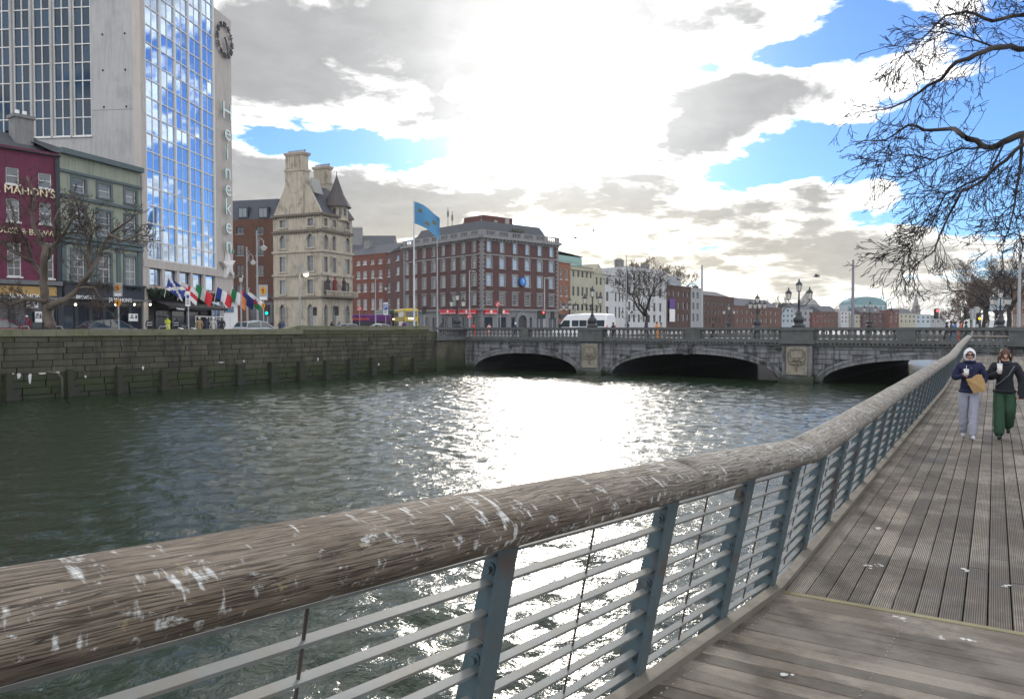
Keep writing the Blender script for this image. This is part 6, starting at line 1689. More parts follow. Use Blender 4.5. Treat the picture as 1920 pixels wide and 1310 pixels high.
# minibus
t = thing('minibus', 'white high roof minibus crossing the bridge behind the balusters', 'minibus', (BX + 10, 38.4, BZ + .005), R(90)); m_van = pm('white_van_paint', (.74, .75, .77), .35, .05, 2, coat=.5)
secs = [(-3.05, .5, .98, 2.42), (-2.95, .35, 1.0, 2.55), (0, .35, 1.0, 2.6), (1.4, .35, 1.0, 2.52), (1.75, .35, 1.0, 2.25), (2.35, .35, .98, 1.35), (3.0, .4, .90, 1.05), (3.1, .5, .8, .8)]
loft([(x, [(0, z0), (w * .95, z0), (w, z0 + .3), (w * .99, min(zt, 1.25)), (w * .90, zt - .12), (w * .7, zt), (0, zt + .03)]) for x, z0, w, zt in secs], m_van, 'body', t)
for s in (-1, 1):
    for (x0, x1) in ((-2.85, -2.0), (-1.85, -1.0), (-.9, -.1), (.0, .75)): MB().box(x0, x1, s * .975 - .02, s * .975 + .02, 1.35, 1.95).obj('side_window', g_car, t)
    MB().add([(1.0, s * 1.0, 1.3), (2.2, s * .985, 1.3), (1.72, s * .945, 1.95), (1.0, s * .955, 1.95)], [(0, 1, 2, 3)]).obj('cab_window', g_car, t); MB().box(2.0, 2.15, s * 1.12 - .1, s * 1.12 + .1, 1.25, 1.6).obj('mirror', m_tyre, t)
    MB().box(2.75, 3.02, s * .75 - .14, s * .75 + .14, .78, .98).obj('headlight', m_lantern, t); MB().box(-3.08, -3.0, s * .85 - .08, s * .85 + .08, .8, 1.5).obj('tail_light', m_redsign, t)
    for x in (-1.95, 2.0): wheel(t, x, s * .88, .36)
MB().add([(1.80, -.82, 2.2), (1.80, .82, 2.2), (2.36, .90, 1.37), (2.36, -.90, 1.37)], [(0, 1, 2, 3)]).obj('windscreen', g_car, t)
# buses
def bus(label, loc, rz, lower, upper, open_top=False, txt=None):
    t = thing('bus', label, 'bus', loc, rz, 'buses in the street beyond the bridge'); w, l, h = 1.27, 5.3, 4.3 if not open_top else 3.3
    ml = pm('bus_' + str(lower), lower, .4, .05, 2); mu = pm('bus_' + str(upper), upper, .4, .05, 2)
    loft([(-l, [(0, .3), (w, .35), (w, 2.2), (w, 2.3), (0, 2.32)]), (l - .15, [(0, .3), (w, .35), (w, 2.2), (w, 2.3), (0, 2.32)]), (l, [(0, .35), (w * .9, .4), (w * .95, 2.2), (w * .95, 2.3), (0, 2.32)])], ml, 'lower_body', t)
    loft([(-l, [(0, 2.31), (w, 2.31), (w, h - .2), (w * .9, h), (0, h + .03)]), (l - .3, [(0, 2.31), (w, 2.31), (w, h - .2), (w * .9, h), (0, h + .03)]), (l, [(0, 2.31), (w * .95, 2.31), (w * .9, h - .4), (w * .8, h - .1), (0, h - .08)])], mu, 'upper_body', t)
    for e in (-1, 1):
        x = e * (l + .01); MB().box(x - .02, x + .02, -1.05, 1.05, 1.1, 2.1).obj('end_window', g_car, t)
        if not open_top: MB().box(x - .02, x + .02, -1.05, 1.05, 2.85, 3.85).obj('end_window', g_car, t); MB().box(x - .03, x + .03, -.75, .75, 2.36, 2.7).obj('destination_blind', m_blk, t); MB().box(x - .035, x + .035, -.55, .55, 2.45, 2.6).obj('destination_text', m_lit, t)
        for k in range(6):
            x0 = -l + .5 + k * 1.65; MB().box(x0, x0 + 1.45, e * w - .015, e * w + .015, 1.2, 2.05).obj('side_window', g_car, t)
            if not open_top: MB().box(x0, x0 + 1.45, e * w - .015, e * w + .015, 2.85, 3.7).obj('side_window', g_car, t)
        for x in (-3.2, 3.4): wheel(t, x, e * 1.15, .48)
    if txt:
        mo = pm('orange_letters', (.75, .14, .04), .5, .05)
        for k in range(6):
            x0 = -1.6 + k * .55; MB().tube([(x0, -w - .03, 2.3), (x0 + .12, -w - .03, 2.75 if k % 2 else 2.6), (x0 + .3, -w - .03, 2.35), (x0 + .45, -w - .03, 2.6)], .09, 6).obj('painted_script', mo, t)

    return t
P = gxy(759, 140, GZ); bus('yellow double decker bus at the foot of the flagpole', P, YAW + R(200), (.62, .46, .04), (.62, .46, .04))
P = gxy(727, 148, GZ); bus('dark green double decker bus left of the yellow bus', P, YAW + R(205), (.03, .10, .07), (.03, .10, .07))
P = gxy(678, 138, GZ); bus('purple open top bus with orange lettering', P, LA, (.10, .02, .14), (.12, .02, .17), True, 'tours')
# ============================================================ PEOPLE
def skin_body(verts, edges, tags, mats, order, sub=1, name='body'):
    """verts: list of (x,y,z,r or (rx,ry)); edges: (i,j,tag)"""
    me = bpy.data.meshes.new(name); me.from_pydata([v[:3] for v in verts], [(e[0], e[1]) for e in edges], [])
    o = bpy.data.objects.new(name, me); COL.objects.link(o)
    md = o.modifiers.new('skin', 'SKIN'); md.use_smooth_shade = True; md.branch_smoothing = .3
    if not me.skin_vertices:
        bm = bmesh.new(); bm.from_mesh(me); bm.verts.layers.skin.verify(); bm.to_mesh(me); bm.free()
    for i, sv in enumerate(me.skin_vertices[0].data):
        rr = verts[i][3]; sv.radius = rr if isinstance(rr, tuple) else (rr, rr); sv.use_root = (i == 0)
    s = o.modifiers.new('sub', 'SUBSURF'); s.levels = sub; s.render_levels = sub
    dg = bpy.context.evaluated_depsgraph_get(); out = bpy.data.meshes.new_from_object(o.evaluated_get(dg)); out.name = name
    bpy.data.objects.remove(o); bpy.data.meshes.remove(me)
    out.materials.clear()
    for m in mats: out.materials.append(m)
    P = np.array([v[:3] for v in verts]); A = P[[e[0] for e in edges]]; B = P[[e[1] for e in edges]]; T = np.array([order.index(e[2]) for e in edges])
    rad = np.array([min(verts[e[0]][3] if not isinstance(verts[e[0]][3], tuple) else sum(verts[e[0]][3]) / 2, verts[e[1]][3] if not isinstance(verts[e[1]][3], tuple) else sum(verts[e[1]][3]) / 2) for e in edges])
    C = np.array([p.center[:] for p in out.polygons]); AB = B - A
    if sub > 1:   # soft folds in the cloth
        n_ = len(out.vertices); co = np.empty(n_ * 3); no = np.empty(n_ * 3); out.vertices.foreach_get('co', co); out.vertices.foreach_get('normal', no); co = co.reshape(-1, 3); no = no.reshape(-1, 3); x_, y_, z_ = co.T
        cl = ((z_ > .12) & (z_ < 1.40) & (np.abs(x_) < .36)).astype(float); hand = ((y_ < -.22) | ((z_ < .9) & (np.abs(x_) > .2))).astype(float); cl *= 1 - hand
        f_ = np.sin(34 * z_ + 13 * x_ + 6 * np.sin(9 * z_ + 3 * x_)) * .55 + np.sin(57 * z_ - 31 * x_ + 17 * y_ + 1.3) * .45
        co += no * (f_ * cl * .0085)[:, None]; out.vertices.foreach_set('co', co.ravel())
    tt = np.clip(((C[:, None] - A[None]) * AB[None]).sum(-1) / (AB ** 2).sum(-1)[None], 0, 1)
    D = np.linalg.norm(C[:, None] - (A[None] + tt[..., None] * AB[None]), axis=-1) - rad[None] * .8
    mi_ = T[D.argmin(1)]; mi_[(mi_ == order.index('leg')) & (C[:, 2] > .90)] = order.index('top')
    out.polygons.foreach_set('material_index', mi_.astype(np.int32)); out.polygons.foreach_set('use_smooth', [True] * len(out.polygons)); out.update()
    return out
def human(pose, fingers=True):
    """pose: joints; returns verts, edges (facing -y, x to the viewer's right)"""
    V = []; E = []
    def v(p, r_): V.append((*p, r_)); return len(V) - 1
    g = pose.get
    pel = v((0, 0, .96), (.155, .115)); wai = v((0, .0, 1.10), (.15, .11)); che = v((0, .01, 1.29), (.175 * g('bulk', 1), .12 * g('bulk', 1))); nb_ = v((0, .015, 1.43), (.10, .085)); nk = v((0, 0, 1.49), .055); hd = v((0, -.015, 1.575), (.078, .092)); ht = v((0, -.005, 1.655), (.07, .082))
    E += [(pel, wai, 'top'), (wai, che, 'top'), (che, nb_, 'top'), (nb_, nk, 'skin'), (nk, hd, 'skin'), (hd, ht, g('hairtag', 'hair'))]
    nz = v((0, -.105, 1.57), .016); E.append((hd, nz, 'skin'))
    for s, k in ((-1, 'a'), (1, 'b')):
        sh = v((s * .175, .01, 1.395), g('arm_r', .072)); el_ = v(g('el' + k), g('arm_r', .072) * .82); wr_ = v(g('wr' + k), g('cuff', .045)); 
        E += [(che, sh, 'top'), (sh, el_, 'top'), (el_, wr_, 'top')]
        W0 = Vector(g('wr' + k)); d = Vector(g('hd' + k, tuple(W0 - Vector(g('el' + k))))).normalized(); side = Vector(g('pl' + k, (1, 0, 0))); side = (side - d * side.dot(d)).normalized(); nrm = d.cross(side)
        pal = v(tuple(W0 + d * .065), (.038, .022)); E.append((wr_, pal, 'skin'))
        if fingers:
            for fi, (off, ln) in enumerate(((-.028, .068), (-.009, .078), (.010, .074), (.028, .058))):
                b0 = W0 + d * .085 + side * off; f1 = v(tuple(b0 + d * ln * .45 + nrm * .006), .0095); f2 = v(tuple(b0 + d * ln * .75 + nrm * .03), .0085); E += [(pal, f1, 'skin'), (f1, f2, 'skin')]
            th = v(tuple(W0 + d * .06 - side * .048 + nrm * .02), .0105); th2 = v(tuple(W0 + d * .095 - side * .055 + nrm * .04), .009); E += [(pal, th, 'skin'), (th, th2, 'skin')]
        hip = v((s * .095, .0, .90), g('thigh', .105)); kn = v(g('kn' + k), g('knee', .078)); an = v(g('an' + k), g('hem', .06)); he = v(tuple(Vector(g('an' + k)) + Vector((0, .03, -.045))), .045); to = v(g('to' + k), (.042, .032))
        E += [(pel, hip, 'leg'), (hip, kn, 'leg'), (kn, an, 'leg'), (an, he, 'shoe'), (he, to, 'shoe')]
    return V, E
ORDER = ['top', 'leg', 'skin', 'hair', 'shoe']
m_skin = pm('skin', (.52, .31, .23), .55, .08, 10); 
def cloth(n, c): return pm('garment_' + n, c, .85, .22, 7, .9, 11)
BR = Matrix.Rotation(BA - R(90), 4, 'Z')
def deck_at(d, l): 
    p = dl(d, l); s, _ = sp_of(p); return Vector((p.x, p.y, deck_z(s)))
def limb_box(*a): pass
# ---- walker in navy sweatshirt and white hood
pose1 = dict(ela=(-.255, -.02, 1.13), wra=(-.135, -.20, 1.20), hda=(.55, -.35, .35), pla=(0, -.3, 1), elb=(.265, .02, 1.11), wrb=(.10, -.20, 1.06), hdb=(-.7, -.1, .0), plb=(0, 0, 1), arm_r=.09, cuff=.05, bulk=1.08, hairtag='skin',
             kna=(-.085, .03, .50), ana=(-.075, .15, .12), toa=(-.085, .05, .025), knb=(.075, -.07, .51), anb=(.06, -.13, .085), tob=(.065, -.27, .035), thigh=.115, knee=.088, hem=.075)
Vv, Ee = human(pose1)
m_nv = cloth('navy', (.010, .014, .052)); m_pant = cloth('lilac_grey', (.36, .37, .46)); m_hood = cloth('white_hood', (.66, .66, .68)); m_shoe = pm('white_trainer', (.62, .63, .66), .6, .1, 10); m_hair = pm('brown_hair', (.075, .035, .018), .6, .3, 20)
me1 = skin_body(Vv, Ee, None, [m_nv, m_pant, m_skin, m_hair, m_shoe], ORDER, 2, 'person_body')
L1 = deck_at(14.65, 8.72)
p1 = thing('person', 'walker in navy sweatshirt with white hood up and pale trousers', 'person', L1, BA - R(90) + R(6)); p1.scale = (1, 1, 1)
ob('body', me1, p1)
# hood: shell open to the front
def hood_mesh():
    b = MB(); n, m = 22, 28; idx = {}
    for i in range(n + 1):
        ph = math.pi * .90 * i / n
        for j in range(m):
            a = 2 * math.pi * j / m; k = 1.0 + .10 * max(0, -math.cos(ph)) ** 2
            x = .103 * math.sin(ph) * math.cos(a) * k; y = .012 + .122 * math.sin(ph) * math.sin(a) * k; z = 1.585 + .132 * math.cos(ph) + (.012 * math.sin(a) if i < n // 2 else 0)
            idx[i, j] = len(b.v); b.v.append((x, y, z))
    for i in range(n):
        for j in range(m):
            q = (idx[i, j], idx[i + 1, j], idx[i + 1, (j + 1) % m], idx[i, (j + 1) % m]); c = sum((Vector(b.v[k]) for k in q), Vector()) / 4
            if c.y < .0 and (c.x / .076) ** 2 + ((c.z - 1.572) / .095) ** 2 < 1: continue
            b.f.append(q); b.mi.append(0)
    return b.mesh('hood', m_hood, True)
ho = ob('hood', hood_mesh(), p1); md = ho.modifiers.new('t', 'SOLIDIFY'); md.thickness = .012
def face_bits(p, glasses=False, lips=(.42, .14, .13)):
    if glasses:
        MB().box(-.075, -.008, -.112, -.100, 1.578, 1.612).box(.008, .075, -.112, -.100, 1.578, 1.612).box(-.008, .008, -.110, -.102, 1.595, 1.604).tube([(-.075, -.10, 1.60), (-.085, .0, 1.60)], .004, 5).tube([(.075, -.10, 1.60), (.085, .0, 1.60)], .004, 5).obj('glasses', m_blk, p)
    else:
        for s in (-1, 1):
            e = MB().ball((s * .033, -.088, 1.592), .0115, 6).obj('eye', pm('eye_white', (.35, .30, .28), .4), p); MB().ball((s * .033, -.095, 1.592), .0088, 6).obj('iris', m_blk, e); MB().tube([(s * .018, -.102, 1.612), (s * .035, -.104, 1.617), (s * .052, -.096, 1.611)], .0042, 5).obj('eyebrow', m_hair, p)
    MB().tube([(-.024, -.094, 1.530), (0, -.101, 1.531), (.024, -.094, 1.530)], [.003, .007, .003], 6).obj('mouth', pm('lips', lips, .5), p)
    for s in (-1, 1): MB().ball((s * .083, .0, 1.58), .026, 6, sc=(.4, .8, 1.2)).obj('ear', m_skin, p)
face_bits(p1, True)
MB().tube([(-.155, -.005, .90), (-.10, -.115, .90), (0, -.125, .90), (.10, -.115, .90), (.155, -.005, .90), (.10, .11, .90), (-.10, .11, .90), (-.155, -.005, .90)], .028, 6, cap=False).obj('sweatshirt_hem', m_nv, p1, smooth=True)
MB().tube([(math.cos(a) * .092, math.sin(a) * .08 + .012, 1.452 - .014 * math.sin(a)) for a in np.linspace(0, 2 * math.pi, 17)], .022, 6, cap=False).obj('neckline', m_nv, p1, smooth=True)
ob('chest_emblem', text_mesh('•', .10, .002, pm('emblem_grey', (.12, .13, .25), .6)), p1, (.02, -.128, 1.34), (R(90), 0, 0))
# paper bag held against the waist, small cup in the other hand
def wpos(p, v): return p.matrix_basis @ Vector(v)
m_paper = pm('brown_paper', (.42, .27, .12), .8, .25, 6, .6, 25)
bag = MB(); rr = random.Random(2); prof = [(-.13, -.20), (.13, -.20), (.16, 0), (.15, .17), (.05, .20), (-.06, .15), (-.17, .16), (-.16, 0)]
fr = [(x + rr.uniform(-.01, .01), -.05 + rr.uniform(-.012, .012), z) for x, z in prof]; bk = [(x, .05, z) for x, z in prof]
bag.add(fr + bk + [(0, -.085, -.03)], [(i, (i + 1) % 8, 16) for i in range(8)] + [(15 - i if i else 15, 0, 0) for i in range(0)] + [tuple(range(15, 7, -1))] + [((i + 1) % 8, i, 8 + i, 8 + (i + 1) % 8) for i in range(8)])
o = bag.obj('paper_bag', m_paper, None, loc=wpos(p1, (.10, -.25, 1.06)), rot=(0, R(-18), BA - R(90))); o.scale = (.82, .8, .82); tag(o, 'crumpled brown paper bag held by the hooded walker', 'paper bag')
m_cup = pm('paper_cup', (.72, .70, .68), .6, .05, 5); m_lid = pm('cup_lid', (.60, .62, .64), .3, .05, 5)
def cup(label, loc, h=.17):
    t = thing('drink_cup', label, 'cup', loc, 0, 'takeaway cups'); MB().lathe([(.032, 0), (.043, h)], 16).obj('cup_body', m_cup, t, smooth=True); MB().lathe([(.046, h), (.046, h + .012), (.038, h + .022)], 16).obj('lid', m_lid, t); MB().tube([(0, 0, h), (.012, 0, h + .09)], .0045, 6).obj('straw', m_cup, t); return t
cup('small pale cup with straw held by the hooded walker', wpos(p1, (-.075, -.295, 1.21)), .10)
# ---- walker in dark jacket and green trousers
pose2 = dict(ela=(-.26, -.03, 1.14), wra=(-.135, -.21, 1.24), hda=(.25, -.25, .75), pla=(0, -.6, .6), elb=(.29, .03, 1.10), wrb=(.245, -.05, .88), arm_r=.10, cuff=.06, bulk=1.14,
             kna=(-.085, -.06, .50), ana=(-.085, -.10, .10), toa=(-.09, -.24, .035), knb=(.09, -.02, .52), anb=(.085, .22, .23), tob=(.085, .17, .09), thigh=.122, knee=.108, hem=.105)
Vv, Ee = human(pose2)
m_jk = cloth('black_navy', (.010, .013, .020)); m_gr = cloth('green', (.032, .082, .048)); m_bs = pm('black_shoe', (.015, .015, .017), .5)
me2 = skin_body(Vv, Ee, None, [m_jk, m_gr, m_skin, m_hair, m_bs], ORDER, 2, 'person_body')
L2 = deck_at(14.55, 9.33)
p2 = thing('person', 'walker in dark jacket and wide green trousers with tied back brown hair', 'person', L2, BA - R(90) + R(4)); ob('body', me2, p2); face_bits(p2)
hb = MB(); hb.ball((0, .046, 1.622), .096, 12, sc=(.92, 1.0, .98)); 
h_o = hb.obj('hair', m_hair, p2, smooth=True)
MB().tube([(-.078, .0, 1.60), (-.09, .04, 1.52), (-.085, .05, 1.42), (-.08, .03, 1.36)], [.03, .034, .03, .012], 8).tube([(.078, .0, 1.60), (.092, .06, 1.54), (.10, .09, 1.46)], [.028, .034, .012], 8).obj('hair_strands', m_hair, h_o, smooth=True)
MB().tube([(math.cos(a) * .10, math.sin(a) * .08 + .014, 1.432 + .01 * math.sin(a)) for a in np.linspace(0, 2 * math.pi, 17)], .03, 6, cap=False).obj('collar', m_jk, p2, smooth=True)
MB().tube([(.14, -.125, 1.39), (.05, -.165, 1.22), (-.08, -.155, 1.08), (-.155, -.06, 1.0)], .011, 6).obj('shoulder_strap', pm('grey_strap', (.10, .115, .13), .7), p2, smooth=True)
MB().tube([(-.165, -.005, .905), (-.11, -.12, .905), (0, -.135, .905), (.11, -.12, .905), (.165, -.005, .905), (.11, .115, .905), (-.11, .115, .905), (-.165, -.005, .905)], .034, 6, cap=False).obj('jacket_hem', m_jk, p2, smooth=True)
cup('tall pale cup with straw held by the walker in green trousers', wpos(p2, (-.105, -.29, 1.245)), .17)
t = thing('shoulder_bag', 'black bag carried at the side of the walker in green trousers', 'bag', wpos(p2, (.285, .02, .78)), BA - R(90))
MB().add([(-.06, -.15, 0), (.06, -.15, 0), (.06, .15, 0), (-.06, .15, 0), (-.045, -.13, .30), (.045, -.13, .30), (.045, .13, .30), (-.045, .13, .30)], [(3, 2, 1, 0), (4, 5, 6, 7), (0, 1, 5, 4), (1, 2, 6, 5), (2, 3, 7, 6), (3, 0, 4, 7)]).obj('bag_body', m_jk, t); MB().tube([(0, -.08, .30), (0, -.05, .42), (0, .05, .42), (0, .08, .30)], .012, 6).obj('handle', m_jk, t)

# ---- people on the far quay and on the bridge
stand = dict(ela=(-.25, .02, 1.12), wra=(-.24, -.06, .88), elb=(.25, .02, 1.12), wrb=(.22, -.08, .90), kna=(-.1, -.01, .5), ana=(-.1, .02, .09), toa=(-.11, -.13, .03), knb=(.1, 0, .5), anb=(.11, .02, .09), tob=(.13, -.13, .03))
walkp = dict(stand); walkp.update(knb=(.09, -.12, .52), anb=(.09, -.16, .10), tob=(.09, -.3, .05), ana=(-.09, .2, .14), toa=(-.1, .1, .03), wra=(-.23, -.18, .95), wrb=(.24, .1, .9))
raise_ = dict(stand); raise_.update(ela=(-.20, -.12, 1.20), wra=(-.09, -.16, 1.45), elb=(.24, -.10, 1.20), wrb=(.14, -.16, 1.48))
bases = {}
for nm, ps in (('stand', stand), ('walk', walkp), ('raise', raise_)):
    Vv, Ee = human(ps, False); bases[nm] = skin_body(Vv, Ee, None, [m_nv, m_pant, m_skin, m_hair, m_bs], ORDER, 1, 'bystander_body')
def bystander(label, loc, rz, pose, top, leg, hat=None, hi=False, scale=1.0):
    t = thing('person', label, 'person', loc, rz, 'people across the river'); me = bases[pose].copy(); me.materials.clear()
    for m in (cloth('t%.2f%.2f%.2f' % top, top), cloth('l%.2f%.2f%.2f' % leg, leg), m_skin, m_hair, m_bs): me.materials.append(m)
    ob('body', me, t, scale=(scale,) * 3)
    MB().ball((0, .02, 1.62 * scale), .10, 8, sc=(.95, 1, .95)).obj('hat' if hat else 'hair', cloth('hat%.2f%.2f%.2f' % hat, hat) if hat else m_hair, t, smooth=True)
    if hi: MB().box(-.2, .2, -.145, -.135, 1.02, 1.07).box(-.2, .2, -.15, -.14, 1.22, 1.27).obj('reflective_band', m_mull, t)
    return t
PZ = GZ + .125
def onp(px, y): return on_road(px, y, PZ)
F0 = R(-10)
QP = [
 ('person in dark red coat with pale hat by the plum pub door', 50, 59.6, 'stand', (.16, .02, .03), (.03, .03, .05), (.6, .55, .5)), ('person in dark coat standing at the plum pub door', 43, 59.7, 'stand', (.06, .06, .09), (.03, .03, .04), None),
 ('worker in yellow hi-vis jacket before the cafe', 315, 60.0, 'raise', (.55, .62, .02), (.03, .03, .04), None), ('dark figure standing left of the hi-vis worker', 280, 60.2, 'stand', (.02, .02, .025), (.02, .02, .03), None), ('dark figure just right of the hi-vis worker', 331, 60.8, 'stand', (.02, .02, .03), (.02, .02, .03), None),
 ('person in tan coat and white hat on the far pavement', 374, 58.8, 'walk', (.28, .19, .11), (.03, .03, .04), (.65, .62, .58)), ('person in dark coat and grey hat beside the tan coat', 388, 58.6, 'walk', (.03, .035, .06), (.03, .03, .04), (.4, .38, .40)), ('person in pale coat behind the wall before the cafe', 400, 58.2, 'walk', (.45, .43, .42), (.04, .04, .05), (.7, .68, .64)),
 ('person in black jacket near the cafe entrance', 416, 59.0, 'stand', (.02, .02, .025), (.03, .03, .05), None), ('couple member in blue jacket at the turreted house door', 531, 84, 'stand', (.05, .07, .16), (.03, .03, .05), None), ('couple member in dark coat at the turreted house door', 525, 84.5, 'stand', (.03, .03, .04), (.03, .03, .05), None),
 ('pedestrian in black before the turreted house corner', 622, 82, 'walk', (.02, .02, .02), (.03, .03, .03), None), ('pedestrian in charcoal left of the round turn sign', 650, 82, 'walk', (.06, .06, .07), (.03, .03, .03), None), ('pedestrian in dark blue before the turreted house', 636, 83, 'walk', (.03, .04, .08), (.03, .03, .03), None),
 ('pedestrian in purple top by the yellow bus', 757.5, 66, 'walk', (.12, .03, .16), (.03, .03, .05), None),
]
for (lab, px, y, ps, tp, lg, hat) in QP: bystander(lab, onp(px, y), YAW - R(90) + r.uniform(-.5, .5), ps, tp, lg, hat, 'hi-vis' in lab)
BPL = [
 ('pedestrian in pink and white top on the bridge', 917, 60.0, (.60, .32, .33), None), ('cyclist in white helmet and navy on the bridge', 966, 61.0, (.02, .03, .07), (.75, .75, .75)), ('pedestrian in red coat left on the bridge', 888, 59, (.45, .04, .05), None), ('pedestrian in dark jacket behind the left balusters', 827, 58.6, (.03, .04, .06), None),
 ('pedestrian in black right of the minibus', 1150, 60.5, (.02, .02, .03), None), ('pedestrian in navy by the bare bridge tree', 1212, 59.5, (.03, .03, .08), None), ('pedestrian in orange jacket on the bridge', 1231, 60, (.55, .22, .05), None), ('pedestrian in tan jacket beside the orange jacket', 1239, 61, (.35, .22, .12), None), ('lone pedestrian in black on the middle of the bridge', 1337, 60.5, (.02, .02, .02), None),
 ('pedestrian in black near the boardwalk end of the bridge', 1775, 60.3, (.02, .02, .025), None), ('pedestrian in charcoal near the boardwalk end of the bridge', 1784, 60.8, (.05, .05, .06), None), ('pedestrian in blue behind the right balusters', 1790, 59.5, (.05, .13, .30), None), ('pedestrian in rust red behind the right balusters', 1801, 60, (.40, .10, .05), None), ('pedestrian in dark green behind the right balusters', 1811, 60.6, (.03, .06, .05), None), ('pedestrian in grey at the right bank corner', 1851, 62, (.20, .19, .20), None),
]
for (lab, px, x, tp, hat) in BPL:
    q = ray(px, 610); k = x / q.x; bystander(lab, Vector((x, q.y * k, BZ)), R(r.choice((0, 180))) + r.uniform(-.4, .4), 'walk', tp, (.03, .03, .05), hat, False, r.uniform(.97, 1.03))
# gulls
m_gull = pm('gull_grey', (.16, .16, .17), .8)
for i, (px, py, d, w) in enumerate(((1113, 432, 60, 1.0), (1079, 446, 62, 1.2), (1272, 524, 80, 1.1), (1531, 518, 60, 1.1))):
    P = pt(px, py, d); g_ = thing('gull', ('gull gliding above the hotel right end', 'gull with raised wings above the orange brick house', 'gull low above the dark umber brick house', 'gull wheeling right of the tallest bridge lamp')[i], 'gull', P, LA + (.3 * i))
    MB().lathe([(.01, -.28), (.07, -.12), (.085, .05), (.05, .2), (.01, .28)], 8).obj('body', m_gull, g_, rot=(R(90), 0, 0), smooth=True)
    for s in (-1, 1): MB().add([(0, -.1, .02), (s * .3 * w, -.12, .16), (s * .62 * w, .02, .06), (s * .3 * w, .05, .15), (0, .1, .02)], [(0, 1, 3, 4), (1, 2, 3)]).obj('wing', m_gull, g_)

# ============================================================ TREES (bare, late winter)
def grow(rr, P, d, rad, depth, segs, out, spread, lenf, min_r, gnarl=.25, up=.05, droop=0.0, nchild=(2, 3)):
    L = lenf * (rad ** .55) * rr.uniform(.7, 1.25); pts = [P.copy()]; rads = [rad]; n = 4
    for i in range(n):
        d = (d + Vector((rr.gauss(0, gnarl), rr.gauss(0, gnarl), rr.gauss(0, gnarl) + up - droop))).normalized(); P = P + d * (L / n); pts.append(P.copy()); rads.append(rad * (1 - .40 * (i + 1) / n))
        if i in (1, 2) and depth > 0 and rr.random() < .85:
            a = d.orthogonal().normalized(); a.rotate(Matrix.Rotation(rr.uniform(0, 6.28), 3, d)); dd = (d + a * rr.uniform(.6, 1.2) * spread).normalized()
            grow(rr, P, dd, rads[-1] * rr.uniform(.42, .62), depth - 1, segs, out, spread, lenf, min_r, gnarl, up, droop, nchild)
    out.append((pts, rads))
    if depth > 0 and rad > min_r:
        for k in range(rr.randint(*nchild)):
            a = d.orthogonal().normalized(); a.rotate(Matrix.Rotation(rr.uniform(0, 6.28), 3, d)); dd = (d + a * rr.uniform(.35, .9) * spread).normalized()
            grow(rr, P, dd, rads[-1] * rr.uniform(.62, .85), depth - 1, segs, out, spread, lenf, min_r, gnarl, up, droop, nchild)
def tree_obj(name, label, base, branches, thr, m_bark, m_twig, group=None, minr=.004):
    t = thing(name, label, 'tree', base, 0, group); T, Cc = MB(), MB()
    for pts, rads in branches:
        q = [p - Vector(base) for p in pts]
        if rads[0] >= thr: T.tube(q, rads, 9 if rads[0] > .12 else 7)
        else: Cc.tube(q, [max(x, minr) for x in rads], 3, cap=False)
    if T.f: T.obj('trunk', m_bark, t, smooth=True)
    if Cc.f: Cc.obj('crown', m_twig, t)
    return t
m_bark = pm('plane_bark', (.105, .085, .068), .9, .5, 3, .6, 12); m_barkd = pm('dark_bark', (.035, .028, .026), .9, .3, 3, .4, 12); m_twig = pm('bare_twig', (.060, .045, .036), .9, .2, 4); m_twigr = pm('reddish_twig', (.095, .060, .048), .9, .2, 4); m_twigd = pm('dark_twig', (.022, .019, .022), .9, .2, 4)
def limb(path, d0, rads, rr=None, dj=.0):
    """pixel polyline to branch at distance d0 (+ per-point offsets)"""
    pts = []
    for i, q in enumerate(path):
        px, py = q[:2]; dd = d0 + (q[2] if len(q) > 2 else 0); pts.append(pt(px, py, dd))
    fine = []; fr_ = []
    for i in range(len(pts) - 1):
        for k in range(3): fine.append(pts[i].lerp(pts[i + 1], k / 3)); fr_.append(rads[0] + (rads[1] - rads[0]) * ((i + k / 3) / (len(pts) - 1)))
    fine.append(pts[-1]); fr_.append(rads[1])
    if rr:
        for i in range(1, len(fine) - 1): fine[i] += Vector((rr.gauss(0, 1), rr.gauss(0, 1), rr.gauss(0, 1))) * fr_[i] * .35
    return fine, fr_
def sprout(rr, fine, fr_, out, n, depth, spread, lenf, start=.2, rs=(.35, .6), gnarl=.28, up=.03, droop=0.0, bias=None, nchild=(1, 2)):
    for k in range(n):
        t_ = start + (1 - start) * (k + rr.random()) / n; i = min(int(t_ * (len(fine) - 1)), len(fine) - 2); d = (fine[i + 1] - fine[i]).normalized(); a = d.orthogonal().normalized(); a.rotate(Matrix.Rotation(rr.uniform(0, 6.28), 3, d))
        dd = (d * .7 + a * spread + (bias or Vector((0, 0, 0)))).normalized(); grow(rr, fine[i].copy(), dd, max(.008, fr_[i] * rr.uniform(*rs)), depth, None, out, spread, lenf, .006, gnarl, up, droop, nchild)
